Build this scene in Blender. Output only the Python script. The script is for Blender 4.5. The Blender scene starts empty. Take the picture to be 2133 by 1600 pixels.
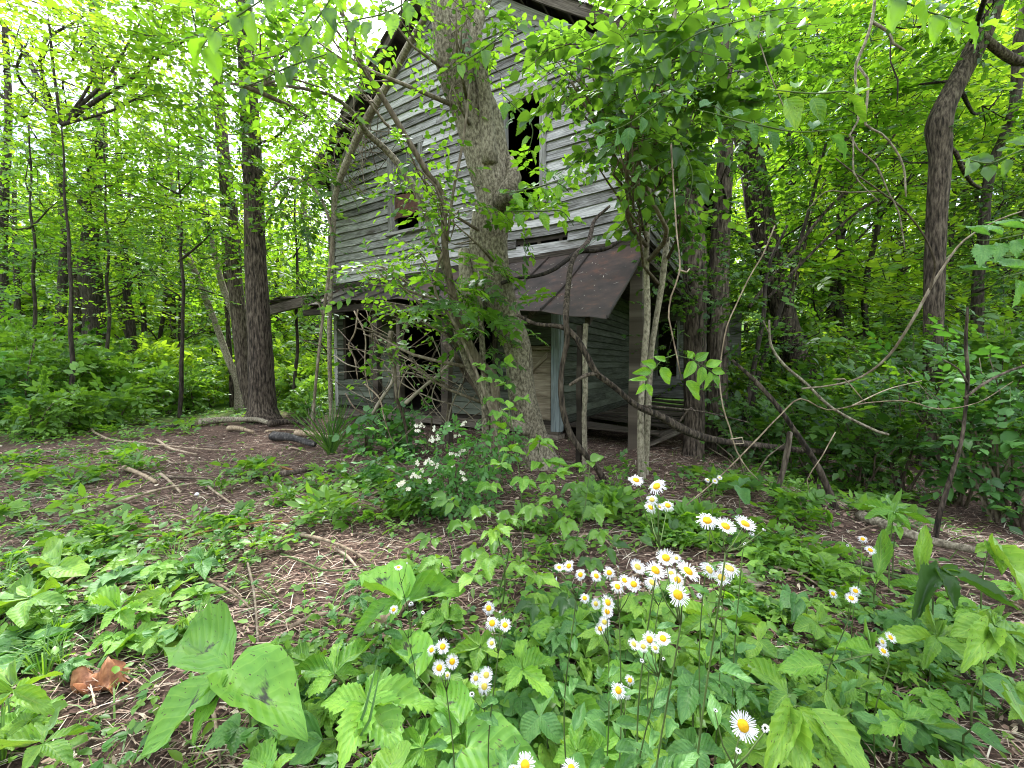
import bpy, math, random
import numpy as np
from math import radians as R
C = bpy.context.scene
COL = C.collection
rng = np.random.RandomState(7)

# ---------------------------------------------------------------- camera, sky, sun, exposure
CAMZ = 1.25
PITCH = R(2.7)
FPX = 850.0
cd = bpy.data.cameras.new('camera'); cam = bpy.data.objects.new('camera', cd); COL.objects.link(cam)
cam.location = (0, 0, CAMZ); cam.rotation_euler = (R(90) - PITCH, 0, 0)
cd.sensor_width = 36.0; cd.lens = FPX / 2133.0 * 36.0; cd.clip_start = 0.02; cd.clip_end = 600
C.camera = cam
SUN_EL, SUN_AZ = 58.0, -18.0          # azimuth from +Y towards +X
w = bpy.data.worlds.new('World'); C.world = w; w.use_nodes = True
nt = w.node_tree; nt.nodes.clear()
out = nt.nodes.new('ShaderNodeOutputWorld'); bg = nt.nodes.new('ShaderNodeBackground')
sky = nt.nodes.new('ShaderNodeTexSky'); sky.sky_type = 'NISHITA'; sky.sun_disc = False
sky.sun_elevation = R(SUN_EL); sky.sun_rotation = R(SUN_AZ); sky.dust_density = 2.5; sky.air_density = 1.0; sky.ozone_density = 1.0
tc = nt.nodes.new('ShaderNodeTexCoord')
cn = nt.nodes.new('ShaderNodeTexNoise'); cn.inputs['Scale'].default_value = 2.6; cn.inputs['Detail'].default_value = 6.0
cr = nt.nodes.new('ShaderNodeMapRange'); cr.inputs['From Min'].default_value = 0.36; cr.inputs['From Max'].default_value = 0.56
cm = nt.nodes.new('ShaderNodeMix'); cm.data_type = 'RGBA'; cm.inputs['B'].default_value = (10.5, 10.9, 11.6, 1)
nt.links.new(tc.outputs['Generated'], cn.inputs['Vector']); nt.links.new(cn.outputs['Fac'], cr.inputs['Value'])
nt.links.new(cr.outputs['Result'], cm.inputs['Factor']); nt.links.new(sky.outputs['Color'], cm.inputs['A'])
nt.links.new(cm.outputs['Result'], bg.inputs['Color']); bg.inputs['Strength'].default_value = 0.105
nt.links.new(bg.outputs['Background'], out.inputs['Surface'])
sd = bpy.data.lights.new('sun', 'SUN'); sun = bpy.data.objects.new('sun', sd); COL.objects.link(sun)
sd.energy = 3.3; sd.angle = R(9); sd.color = (1.0, 0.96, 0.88)
sun.rotation_euler = (R(90 - SUN_EL), 0, R(180 - SUN_AZ)); sun.location = (0, 0, 30)
C.view_settings.view_transform = 'Standard'; C.view_settings.look = 'None'
C.view_settings.gamma = 1.0; C.view_settings.use_curve_mapping = False
C.view_settings.exposure = 1.93
C.render.engine = 'CYCLES'
C.cycles.max_bounces = 7; C.cycles.diffuse_bounces = 4; C.cycles.transmission_bounces = 5; C.cycles.glossy_bounces = 2
C.cycles.transparent_max_bounces = 4; C.cycles.use_denoising = True; C.cycles.sample_clamp_indirect = 6.0; C.cycles.pixel_filter_type = 'BLACKMAN_HARRIS'; C.cycles.filter_width = 1.05

# ---------------------------------------------------------------- pixel of the photograph + distance -> point in the place
_cp, _sp = math.cos(PITCH), math.sin(PITCH)
def P(px, py, Y):
    a = (px - 1066.5) / FPX; b = (800.0 - py) / FPX
    dx, dy, dz = a, _cp + b * _sp, -_sp + b * _cp
    k = Y / dy
    return np.array([dx * k, Y, CAMZ + dz * k])
def vnoise(x, y, s=1.0, seed=0):
    x = np.asarray(x, float) * s + seed * 17.3; y = np.asarray(y, float) * s - seed * 9.1
    xi = np.floor(x); yi = np.floor(y); fx = x - xi; fy = y - yi
    fx = fx * fx * (3 - 2 * fx); fy = fy * fy * (3 - 2 * fy)
    def h(a, b):
        v = np.sin(a * 127.1 + b * 311.7 + seed * 7.7) * 43758.5453
        return v - np.floor(v)
    return (h(xi, yi) * (1 - fx) + h(xi + 1, yi) * fx) * (1 - fy) + (h(xi, yi + 1) * (1 - fx) + h(xi + 1, yi + 1) * fx) * fy
def sstep(a, b, v):
    t = np.clip((v - a) / (b - a), 0, 1); return t * t * (3 - 2 * t)
def gz(x, y):
    x = np.asarray(x, float); y = np.asarray(y, float)
    z = 0.10 * (vnoise(x, y, .35, 3) - .5) + 0.05 * (vnoise(x, y, 1.3, 5) - .5) + 0.02 * (vnoise(x, y, 4.5, 6) - .5)
    s = (x - 3.0) * .839 + (y - 2.4) * .545
    z = z - 0.38 * sstep(0, 2.2, s) * (1 - .55 * sstep(-1.5, 0, -(x - 2.4 + .12 * (y - 6))))
    d = np.hypot(x, y)
    z = z + 0.12 * np.maximum(d - 19, 0) + 9 * sstep(26, 75, d) * (.6 + .8 * vnoise(x, y, .04, 8))
    return z
def G(px, py, dz=0.0):
    Y = 3.0
    for _ in range(25):
        p = P(px, py, Y); q = P(px, py, Y * 1.01)
        g = float(gz(p[0], p[1])) + dz
        sl = (q[2] - p[2]) / (Y * .01)
        if abs(sl) < 1e-6: break
        Y = min(max(Y - .8 * (p[2] - g) / sl, .4), 40)
    return P(px, py, Y)
def nrm(v):
    v = np.asarray(v, float); return v / np.maximum(np.linalg.norm(v, axis=-1, keepdims=True), 1e-9)

# ---------------------------------------------------------------- mesh collection
class MB:
    def __init__(s): s.v = []; s.q = []; s.t = []; s.n = 0; s.tint = []; s.uv = []
    def add(s, v, quads=None, tris=None, tint=0.5, uv=None):
        v = np.asarray(v, float).reshape(-1, 3); k = len(v)
        if quads is not None and len(quads): s.q.append(np.asarray(quads, np.int64).reshape(-1, 4) + s.n)
        if tris is not None and len(tris): s.t.append(np.asarray(tris, np.int64).reshape(-1, 3) + s.n)
        s.v.append(v); s.tint.append(np.broadcast_to(np.asarray(tint, float), (k,)).copy())
        s.uv.append(np.zeros((k, 2)) if uv is None else np.asarray(uv, float).reshape(-1, 2)); s.n += k
    def mesh(s, name, mat, smooth=True, origin=None):
        v = np.concatenate(s.v)
        if origin is not None: v = v - np.asarray(origin)
        q = np.concatenate(s.q) if s.q else np.zeros((0, 4), int); t = np.concatenate(s.t) if s.t else np.zeros((0, 3), int)
        m = bpy.data.meshes.new(name); m.vertices.add(len(v)); m.vertices.foreach_set('co', v.ravel())
        loops = np.concatenate([q.ravel(), t.ravel()]); m.loops.add(len(loops)); m.loops.foreach_set('vertex_index', loops.astype(np.int32))
        npol = len(q) + len(t); m.polygons.add(npol)
        ls = np.concatenate([np.arange(len(q)) * 4, len(q) * 4 + np.arange(len(t)) * 3]); m.polygons.foreach_set('loop_start', ls.astype(np.int32))
        m.polygons.foreach_set('use_smooth', np.full(npol, bool(smooth)))
        a = m.attributes.new('tint', 'FLOAT', 'POINT'); a.data.foreach_set('value', np.concatenate(s.tint).astype(np.float32))
        u = m.uv_layers.new(name='UVMap'); uv = np.concatenate(s.uv)[loops]; u.data.foreach_set('uv', uv.ravel().astype(np.float32))
        m.update(calc_edges=True)
        if mat: m.materials.append(mat)
        return m
    def build(s, name, mat, parent=None, smooth=True, kind=None):
        o = bpy.data.objects.new(name, None if not s.v else s.mesh(name, mat, smooth, None if parent is None else origin_of(parent)))
        COL.objects.link(o)
        if parent is not None: o.parent = parent
        if kind: o['kind'] = kind
        return o
_org = {}
def origin_of(o):
    if o is None: return np.zeros(3)
    if o.name in _org: return _org[o.name]
    return origin_of(o.parent) if o.parent is not None else np.zeros(3)
def thing(name, label, cat, loc=(0, 0, 0), group=None):
    o = bpy.data.objects.new(name, None); COL.objects.link(o); o.location = tuple(float(c) for c in loc); o.empty_display_size = .1
    _org[o.name] = np.asarray(loc, float); o['label'] = label; o['category'] = cat
    if group: o['group'] = group
    return o
def tag(o, label=None, cat=None, group=None, kind=None):
    if label: o['label'] = label
    if cat: o['category'] = cat
    if group: o['group'] = group
    if kind: o['kind'] = kind
    return o

def smooth_path(pts, rad, step):
    """Catmull-Rom through points; returns resampled points and radii."""
    pts = np.asarray(pts, float); rad = np.asarray(rad, float)
    a = np.vstack([2 * pts[0] - pts[1], pts, 2 * pts[-1] - pts[-2]]); r = np.concatenate([[rad[0]], rad, [rad[-1]]])
    op, orr = [], []
    for i in range(1, len(a) - 2):
        n = max(1, int(np.linalg.norm(a[i + 1] - a[i]) / step)); t = np.linspace(0, 1, n, endpoint=False)[:, None]
        p = .5 * ((2 * a[i]) + (-a[i - 1] + a[i + 1]) * t + (2 * a[i - 1] - 5 * a[i] + 4 * a[i + 1] - a[i + 2]) * t ** 2 + (-a[i - 1] + 3 * a[i] - 3 * a[i + 1] + a[i + 2]) * t ** 3)
        op.append(p); orr.append(r[i] * (1 - t[:, 0]) + r[i + 1] * t[:, 0])
    op.append(a[-2][None]); orr.append(r[-2:-1])
    return np.vstack(op), np.concatenate(orr)
def frames(p):
    T = nrm(np.gradient(p, axis=0)); ref = np.array([1.0, 0, 0]) if abs(T[0][0]) < .8 else np.array([0, 1.0, 0])
    N = np.zeros_like(p); n = nrm(ref - T[0] * ref.dot(T[0]))
    for i in range(len(p)):
        n = nrm(n - T[i] * n.dot(T[i])); N[i] = n
    return T, N, np.cross(T, N)
def tube(mb, pts, rad, sides=8, step=.15, rough=0.0, tint=.5, wander=0.0, cap=True, ridges=0, seed=0, gnarl=0.0):
    p, r = smooth_path(pts, rad, step)
    if wander:
        k = len(p); ph = rng.rand(3) * 6
        wv = np.stack([np.sin(np.arange(k) * step * f + ph[j]) for j, f in enumerate((3.1, 4.3, 2.3))], 1) * wander
        e = np.minimum(np.arange(k), np.arange(k)[::-1]) / max(1, k / 4); p = p + wv * np.clip(e, 0, 1)[:, None]
    T, N, B = frames(p); k = len(p)
    th = np.linspace(0, 2 * np.pi, sides, endpoint=False)
    L = np.concatenate([[0], np.cumsum(np.linalg.norm(np.diff(p, axis=0), axis=1))])
    rr = np.repeat(r[:, None], sides, 1)
    if gnarl:
        rr = rr * (1 + gnarl * (vnoise(L[:, None] * 1.7 + np.cos(th)[None] * 1.1, np.sin(th)[None] * 1.1 + L[:, None] * .4, 1.0, seed + 2) - .5) * 2)
    if rough:
        rr = rr * (1 + rough * (rng.rand(k, sides) - .5))
    if ridges:
        u = th[None] / (2 * np.pi) * ridges
        uu = np.cos(th)[None] * ridges / 6.28; vv = np.sin(th)[None] * ridges / 6.28
        n1 = vnoise(uu + L[:, None] * .9, vv + L[:, None] * 1.6, 1.0, seed) - .5
        n2 = vnoise(uu * 2.3 - L[:, None] * 2, vv * 2.3 + L[:, None] * 3.5, 1.0, seed + 1) - .5
        rr = rr * (1 + .09 * n1 + .05 * n2)
    v = p[:, None] + rr[:, :, None] * (np.cos(th)[None, :, None] * N[:, None] + np.sin(th)[None, :, None] * B[:, None])
    i = np.arange(k - 1)[:, None] * sides; j = np.arange(sides)[None]; j2 = (j + 1) % sides
    q = np.stack([i + j, i + j2, i + sides + j2, i + sides + j], -1).reshape(-1, 4)
    vv = v.reshape(-1, 3); tri = []
    if cap:
        vv = np.vstack([vv, p[0] - T[0] * r[0] * .2, p[-1] + T[-1] * r[-1] * .3]); a, b = len(vv) - 2, len(vv) - 1; e = (k - 1) * sides
        tri = [(a, (s + 1) % sides, s) for s in range(sides)] + [(b, e + s, e + (s + 1) % sides) for s in range(sides)]
    uv = np.zeros((len(vv), 2)); uv[:k * sides, 0] = np.tile(th / 6.283, k); uv[:k * sides, 1] = np.repeat(L, sides)
    mb.add(vv, q, tri, tint, uv)
    return p, r
def box_frame(mb, o, ax, ay, az, tint=.5):
    """box from corner o with edge vectors ax, ay, az"""
    o, ax, ay, az = map(np.asarray, (o, ax, ay, az))
    v = np.array([o, o + ax, o + ax + ay, o + ay, o + az, o + ax + az, o + ax + ay + az, o + ay + az])
    if np.dot(np.cross(ax, ay), az) > 0: f = [(0, 3, 2, 1), (4, 5, 6, 7), (0, 1, 5, 4), (1, 2, 6, 5), (2, 3, 7, 6), (3, 0, 4, 7)]
    else: f = [(0, 1, 2, 3), (7, 6, 5, 4), (4, 5, 1, 0), (5, 6, 2, 1), (6, 7, 3, 2), (7, 4, 0, 3)]
    L = [np.linalg.norm(a) for a in (ax, ay, az)]; big = int(np.argmax(L))
    uv = np.zeros((8, 2)); cc = np.array([[0, 0, 0], [1, 0, 0], [1, 1, 0], [0, 1, 0], [0, 0, 1], [1, 0, 1], [1, 1, 1], [0, 1, 1]], float)
    uv[:, 0] = cc[:, big] * L[big]; uv[:, 1] = sum(cc[:, k] * L[k] for k in range(3) if k != big)
    mb.add(v, f, None, tint, uv)

# ---------------------------------------------------------------- materials
def mat(name):
    m = bpy.data.materials.new(name); m.use_nodes = True; n = m.node_tree; n.nodes.clear()
    o = n.nodes.new('ShaderNodeOutputMaterial'); return m, n, o
def nd(n, t, **kw):
    x = n.nodes.new(t)
    for k, v in kw.items():
        if k in x.inputs: x.inputs[k].default_value = v
        else: setattr(x, k, v)
    return x
def ramp(n, fac, stops):
    r = n.nodes.new('ShaderNodeValToRGB'); e = r.color_ramp.elements
    while len(e) < len(stops): e.new(.5)
    for i, (p, c) in enumerate(stops): e[i].position = p; e[i].color = (*c, 1)
    n.links.new(fac, r.inputs['Fac']); return r.outputs['Color']
def leaf_mat(name, dark, light, trans, tw=.42, vein=0.0, chevron=False, rough=.45):
    m, n, o = mat(name)
    at = nd(n, 'ShaderNodeAttribute', attribute_name='tint')
    oi = nd(n, 'ShaderNodeObjectInfo')
    ad = nd(n, 'ShaderNodeMath', operation='MULTIPLY_ADD'); n.links.new(oi.outputs['Random'], ad.inputs[0]); ad.inputs[1].default_value = .25
    n.links.new(at.outputs['Fac'], ad.inputs[2])
    col = ramp(n, ad.outputs[0], [(.1, dark), (1.0, light)])
    if vein or chevron:
        uv = nd(n, 'ShaderNodeUVMap'); sx = nd(n, 'ShaderNodeSeparateXYZ'); n.links.new(uv.outputs[0], sx.inputs[0])
        au = nd(n, 'ShaderNodeMath', operation='ABSOLUTE'); n.links.new(sx.outputs['X'], au.inputs[0])
        # side veins
        m1 = nd(n, 'ShaderNodeMath', operation='MULTIPLY_ADD'); n.links.new(au.outputs[0], m1.inputs[0]); m1.inputs[1].default_value = -.28; n.links.new(sx.outputs['Y'], m1.inputs[2])
        m2 = nd(n, 'ShaderNodeMath', operation='MULTIPLY'); n.links.new(m1.outputs[0], m2.inputs[0]); m2.inputs[1].default_value = 50.0
        m3 = nd(n, 'ShaderNodeMath', operation='SINE'); n.links.new(m2.outputs[0], m3.inputs[0])
        m4 = nd(n, 'ShaderNodeMapRange'); n.links.new(m3.outputs[0], m4.inputs['Value']); m4.inputs['From Min'].default_value = .86; m4.inputs['From Max'].default_value = 1.0
        m5 = nd(n, 'ShaderNodeMapRange'); n.links.new(au.outputs[0], m5.inputs['Value']); m5.inputs['From Min'].default_value = .07; m5.inputs['From Max'].default_value = .03
        mx = nd(n, 'ShaderNodeMath', operation='MAXIMUM'); n.links.new(m4.outputs[0], mx.inputs[0]); n.links.new(m5.outputs[0], mx.inputs[1])
        mm = nd(n, 'ShaderNodeMath', operation='MULTIPLY'); n.links.new(mx.outputs[0], mm.inputs[0]); mm.inputs[1].default_value = vein
        mix = nd(n, 'ShaderNodeMix', data_type='RGBA'); n.links.new(mm.outputs[0], mix.inputs['Factor']); n.links.new(col, mix.inputs['A'])
        mix.inputs['B'].default_value = (light[0] * 1.7 + .05, light[1] * 1.35 + .04, light[2] * 1.6 + .03, 1); col = mix.outputs['Result']
        if chevron:
            ns = nd(n, 'ShaderNodeTexNoise', Scale=14.0); n.links.new(uv.outputs[0], ns.inputs['Vector'])
            c1 = nd(n, 'ShaderNodeMath', operation='MULTIPLY_ADD'); n.links.new(au.outputs[0], c1.inputs[0]); c1.inputs[1].default_value = .38; n.links.new(sx.outputs['Y'], c1.inputs[2])
            c2 = nd(n, 'ShaderNodeMath', operation='SUBTRACT'); n.links.new(c1.outputs[0], c2.inputs[0]); c2.inputs[1].default_value = .47
            c3 = nd(n, 'ShaderNodeMath', operation='ABSOLUTE'); n.links.new(c2.outputs[0], c3.inputs[0])
            c4 = nd(n, 'ShaderNodeMath', operation='MULTIPLY_ADD'); n.links.new(au.outputs[0], c4.inputs[0]); c4.inputs[1].default_value = .22; n.links.new(c3.outputs[0], c4.inputs[2])
            c5 = nd(n, 'ShaderNodeMath', operation='MULTIPLY_ADD'); n.links.new(ns.outputs['Fac'], c5.inputs[0]); c5.inputs[1].default_value = .24; n.links.new(c4.outputs[0], c5.inputs[2])
            c6 = nd(n, 'ShaderNodeMapRange'); n.links.new(c5.outputs[0], c6.inputs['Value']); c6.inputs['From Min'].default_value = .225; c6.inputs['From Max'].default_value = .15
            mk = nd(n, 'ShaderNodeMix', data_type='RGBA'); n.links.new(c6.outputs[0], mk.inputs['Factor']); n.links.new(col, mk.inputs['A'])
            mk.inputs['B'].default_value = (.030, .036, .018, 1); col = mk.outputs['Result']
    if vein:        # insect holes and scorched flecks, small and few
        tg = nd(n, 'ShaderNodeTexCoord'); fn = nd(n, 'ShaderNodeTexNoise', Scale=16.0, Detail=3.0); n.links.new(uv.outputs[0], fn.inputs['Vector'])
        cv = nd(n, 'ShaderNodeVectorMath', operation='ADD'); n.links.new(uv.outputs[0], cv.inputs[0]); n.links.new(oi.outputs['Random'], cv.inputs[1])
        n.links.new(cv.outputs[0], fn.inputs['Vector']); fm = nd(n, 'ShaderNodeMapRange'); n.links.new(fn.outputs['Fac'], fm.inputs['Value']); fm.inputs['From Min'].default_value = .655; fm.inputs['From Max'].default_value = .69
        fx = nd(n, 'ShaderNodeMix', data_type='RGBA'); n.links.new(fm.outputs[0], fx.inputs['Factor']); n.links.new(col, fx.inputs['A']); fx.inputs['B'].default_value = (.05, .04, .015, 1); col = fx.outputs['Result']
        bn = nd(n, 'ShaderNodeTexNoise', Scale=3.0, Detail=3.0); n.links.new(cv.outputs[0], bn.inputs['Vector']); bl = ramp(n, bn.outputs['Fac'], [(.3, (.70, .80, .75)), (.7, (1.18, 1.08, .95))])
        bx = nd(n, 'ShaderNodeMix', data_type='RGBA', blend_type='MULTIPLY'); bx.inputs['Factor'].default_value = 1; n.links.new(col, bx.inputs['A']); n.links.new(bl, bx.inputs['B']); col = bx.outputs['Result']
    d = nd(n, 'ShaderNodeBsdfDiffuse'); n.links.new(col, d.inputs['Color'])
    t = nd(n, 'ShaderNodeBsdfTranslucent'); sc = nd(n, 'ShaderNodeMix', data_type='RGBA', blend_type='MULTIPLY'); sc.inputs['Factor'].default_value = 1
    n.links.new(col, sc.inputs['A']); sc.inputs['B'].default_value = (*trans, 1); n.links.new(sc.outputs['Result'], t.inputs['Color'])
    a = nd(n, 'ShaderNodeMixShader'); a.inputs[0].default_value = tw; n.links.new(d.outputs[0], a.inputs[1]); n.links.new(t.outputs[0], a.inputs[2])
    g = nd(n, 'ShaderNodeBsdfGlossy'); g.inputs['Roughness'].default_value = rough; g.inputs['Color'].default_value = (.7, .75, .8, 1)
    lw = nd(n, 'ShaderNodeLayerWeight', Blend=.5); pw = nd(n, 'ShaderNodeMath', operation='POWER'); n.links.new(lw.outputs['Facing'], pw.inputs[0]); pw.inputs[1].default_value = 3.0
    fr = nd(n, 'ShaderNodeMath', operation='MULTIPLY_ADD'); n.links.new(pw.outputs[0], fr.inputs[0]); fr.inputs[1].default_value = .16; fr.inputs[2].default_value = .028
    b = nd(n, 'ShaderNodeMixShader'); n.links.new(fr.outputs[0], b.inputs[0]); n.links.new(a.outputs[0], b.inputs[1]); n.links.new(g.outputs[0], b.inputs[2])
    if vein:
        bp = nd(n, 'ShaderNodeBump'); bp.inputs['Strength'].default_value = .16; bp.inputs['Distance'].default_value = .006; n.links.new(m3.outputs[0], bp.inputs['Height'])
        for q in (d, g): n.links.new(bp.outputs[0], q.inputs['Normal'])
    n.links.new(b.outputs[0], o.inputs['Surface']); return m
def surf_mat(name, stops, scale=(8, 8, 8), detail=6, rough=.85, bump=.3, bdist=.01, coords='Object', distort=0.0, stops2=None, scale2=(1, 1, 1), spec=.25, tint_amt=0.0):
    """noise-coloured surface; stops2 multiplies a second, coarser noise; tint (attribute) shifts the first"""
    m, n, o = mat(name)
    tc = nd(n, 'ShaderNodeTexCoord'); mp = nd(n, 'ShaderNodeMapping'); mp.inputs['Scale'].default_value = scale
    n.links.new(tc.outputs[coords], mp.inputs['Vector'])
    ns = nd(n, 'ShaderNodeTexNoise', Scale=1.0, Detail=float(detail), Roughness=.62, Distortion=distort); n.links.new(mp.outputs[0], ns.inputs['Vector'])
    fac = ns.outputs['Fac']
    if tint_amt:
        at = nd(n, 'ShaderNodeAttribute', attribute_name='tint'); oi = nd(n, 'ShaderNodeObjectInfo')
        s0 = nd(n, 'ShaderNodeMath', operation='ADD'); n.links.new(at.outputs['Fac'], s0.inputs[0]); n.links.new(oi.outputs['Random'], s0.inputs[1])
        s1 = nd(n, 'ShaderNodeMath', operation='SUBTRACT'); n.links.new(s0.outputs[0], s1.inputs[0]); s1.inputs[1].default_value = 1.0
        s2 = nd(n, 'ShaderNodeMath', operation='MULTIPLY_ADD'); n.links.new(s1.outputs[0], s2.inputs[0]); s2.inputs[1].default_value = tint_amt; n.links.new(fac, s2.inputs[2]); fac = s2.outputs[0]
    col = ramp(n, fac, stops)
    if stops2:
        mp2 = nd(n, 'ShaderNodeMapping'); mp2.inputs['Scale'].default_value = scale2; n.links.new(tc.outputs[coords], mp2.inputs['Vector'])
        n2 = nd(n, 'ShaderNodeTexNoise', Scale=1.0, Detail=4.0, Roughness=.6); n.links.new(mp2.outputs[0], n2.inputs['Vector'])
        c2 = ramp(n, n2.outputs['Fac'], stops2); mx = nd(n, 'ShaderNodeMix', data_type='RGBA', blend_type='MULTIPLY'); mx.inputs['Factor'].default_value = 1
        n.links.new(col, mx.inputs['A']); n.links.new(c2, mx.inputs['B']); col = mx.outputs['Result']
    p = nd(n, 'ShaderNodeBsdfPrincipled'); p.inputs['Roughness'].default_value = rough; p.inputs['Specular IOR Level'].default_value = spec
    n.links.new(col, p.inputs['Base Color'])
    bp = nd(n, 'ShaderNodeBump'); bp.inputs['Strength'].default_value = bump; bp.inputs['Distance'].default_value = bdist
    n.links.new(ns.outputs['Fac'], bp.inputs['Height']); n.links.new(bp.outputs[0], p.inputs['Normal']); n.links.new(p.outputs[0], o.inputs['Surface'])
    return m
M = {}
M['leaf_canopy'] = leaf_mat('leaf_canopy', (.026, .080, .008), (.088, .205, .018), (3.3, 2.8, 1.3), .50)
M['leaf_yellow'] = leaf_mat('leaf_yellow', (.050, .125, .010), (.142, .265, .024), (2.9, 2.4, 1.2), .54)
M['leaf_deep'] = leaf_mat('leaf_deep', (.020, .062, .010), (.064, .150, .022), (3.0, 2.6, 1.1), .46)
M['leaf_cool'] = leaf_mat('leaf_cool', (.035, .105, .022), (.085, .215, .048), (2.4, 2.4, 1.0), .38, rough=.42)
M['leaf_low'] = leaf_mat('leaf_low', (.036, .105, .014), (.135, .275, .034), (2.2, 2.0, .9), .38, rough=.4)
M['leaf_near'] = leaf_mat('leaf_near', (.075, .195, .018), (.185, .350, .040), (1.9, 1.7, .8), .32, vein=.20, rough=.52)
M['leaf_serrate'] = leaf_mat('leaf_serrate', (.075, .210, .020), (.175, .370, .040), (1.8, 1.6, .7), .32, vein=.22, rough=.52)
M['leaf_chevron'] = leaf_mat('leaf_chevron', (.075, .210, .022), (.155, .350, .040), (1.8, 1.6, .7), .32, vein=.14, chevron=True, rough=.52)
M['leaf_blue'] = leaf_mat('leaf_blue', (.050, .150, .035), (.105, .250, .062), (1.8, 1.8, .9), .30, vein=.15, rough=.5)
M['bark_grey'] = surf_mat('bark_grey', [(.30, (.055, .046, .036)), (.44, (.165, .145, .113)), (.56, (.29, .262, .208)), (.72, (.42, .39, .32))], (42, 42, 24), 10, .95, .7, .03, stops2=[(.3, (.65, .62, .58)), (.7, (1.05, 1.05, 1.0))], scale2=(2.2, 2.2, 1.1), tint_amt=.1)
M['bark_brown'] = surf_mat('bark_brown', [(.36, (.014, .011, .009)), (.47, (.060, .046, .037)), (.58, (.125, .100, .082)), (.74, (.21, .18, .15))], (34, 34, 6), 8, .95, 1.0, .03, stops2=[(.3, (.7, .68, .66)), (.7, (1.05, 1.05, 1.0))], scale2=(2, 2, .8), tint_amt=.1)
M['bark_dark'] = surf_mat('bark_dark', [(.32, (.012, .010, .009)), (.5, (.040, .032, .026)), (.7, (.095, .080, .066))], (26, 26, 5), 8, .95, 1.0, .03, tint_amt=.1)
M['twig'] = surf_mat('twig', [(.3, (.05, .038, .026)), (.55, (.13, .105, .075)), (.75, (.24, .21, .16))], (30, 30, 10), 5, .9, .5, .005, tint_amt=.35)
M['twig_green'] = surf_mat('twig_green', [(.3, (.035, .06, .015)), (.7, (.11, .17, .05))], (30, 30, 10), 4, .7, .2, .003, tint_amt=.2)
M['stick_pale'] = surf_mat('stick_pale', [(.28, (.08, .058, .040)), (.5, (.22, .17, .12)), (.72, (.38, .32, .24))], (25, 25, 12), 6, .9, .5, .005, tint_amt=.3)
M['stick_orange'] = surf_mat('stick_orange', [(.3, (.14, .07, .03)), (.7, (.34, .18, .08))], (25, 25, 12), 5, .8, .4, .004)
M['wood_split'] = surf_mat('wood_split', [(.28, (.08, .055, .035)), (.5, (.25, .19, .13)), (.72, (.42, .34, .24))], (40, 9, 9), 7, .9, .7, .01)
M['charred'] = surf_mat('charred', [(.3, (.008, .008, .009)), (.55, (.045, .042, .042)), (.72, (.22, .20, .18))], (18, 18, 18), 8, .8, .9, .02)
def board_mat(name, stops, stops2, uvs=(3, 70, 1), rough=.9, tint=.22):
    return surf_mat(name, stops, uvs, 8, rough, .55, .006, 'UV', .4, stops2, (1.3, 5, 1), tint_amt=tint)
M['siding_grey'] = board_mat('siding_grey', [(.25, (.050, .046, .043)), (.42, (.170, .166, .165)), (.58, (.32, .318, .322)), (.75, (.53, .53, .53))], [(.32, (.36, .32, .29)), (.42, (.85, .84, .83)), (.62, (1.05, 1.05, 1.06))])
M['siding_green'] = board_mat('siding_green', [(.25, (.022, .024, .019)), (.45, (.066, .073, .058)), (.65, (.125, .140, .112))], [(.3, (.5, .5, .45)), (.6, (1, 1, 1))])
M['trim_wood'] = board_mat('trim_wood', [(.25, (.07, .065, .062)), (.45, (.22, .215, .21)), (.62, (.42, .42, .42)), (.78, (.58, .58, .58))], [(.3, (.45, .42, .4)), (.6, (1, 1, 1))], (2, 45, 1))
M['trim_blue'] = board_mat('trim_blue', [(.25, (.06, .07, .075)), (.45, (.17, .21, .23)), (.7, (.33, .38, .40))], [(.3, (.5, .48, .45)), (.6, (1, 1, 1))], (2, 45, 1))
M['old_wood'] = board_mat('old_wood', [(.25, (.018, .014, .011)), (.48, (.062, .051, .042)), (.66, (.135, .115, .096)), (.82, (.24, .215, .18))], [(.3, (.5, .45, .4)), (.6, (1, 1, 1))], (3, 50, 1))
M['door_wood'] = board_mat('door_wood', [(.25, (.09, .07, .05)), (.5, (.24, .20, .15)), (.75, (.38, .33, .26))], [(.3, (.6, .55, .5)), (.6, (1, 1, 1))], (3, 40, 1))
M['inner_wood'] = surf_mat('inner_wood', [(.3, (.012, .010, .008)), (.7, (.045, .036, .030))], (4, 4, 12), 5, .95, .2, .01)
M['tin_roof'] = surf_mat('tin_roof', [(.30, (.022, .018, .017)), (.48, (.040, .032, .030)), (.64, (.062, .046, .041)), (.80, (.12, .065, .048))], (6, 6, 6), 9, .6, .25, .006, stops2=[(.32, (.6, .58, .57)), (.5, (1, .97, .95)), (.68, (1.25, .98, .88))], scale2=(1.4, 1.4, 1.4), spec=.4, tint_amt=.16)
M['rust'] = surf_mat('rust', [(.3, (.045, .022, .016)), (.6, (.11, .055, .040))], (12, 12, 12), 7, .8, .3, .005)
M['shingle'] = surf_mat('shingle', [(.3, (.02, .018, .017)), (.6, (.07, .06, .055)), (.8, (.14, .12, .11))], (14, 14, 14), 6, .95, .7, .01, tint_amt=.2)
M['glass'] = surf_mat('glass', [(.3, (.02, .025, .025)), (.7, (.07, .08, .08))], (5, 5, 5), 4, .22, .05, .002, spec=.8)
M['stone'] = surf_mat('stone', [(.3, (.10, .085, .065)), (.55, (.24, .20, .16)), (.75, (.36, .32, .27))], (20, 20, 20), 7, .9, .5, .01)
M['dead_leaf'] = surf_mat('dead_leaf', [(.3, (.13, .045, .02)), (.55, (.33, .14, .065)), (.75, (.48, .25, .13))], (30, 30, 30), 5, .6, .5, .004, spec=.4)
M['daisy_white'] = leaf_mat('daisy_white', (.50, .50, .55), (.66, .66, .70), (1.0, 1.0, 1.0), .3)
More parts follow.
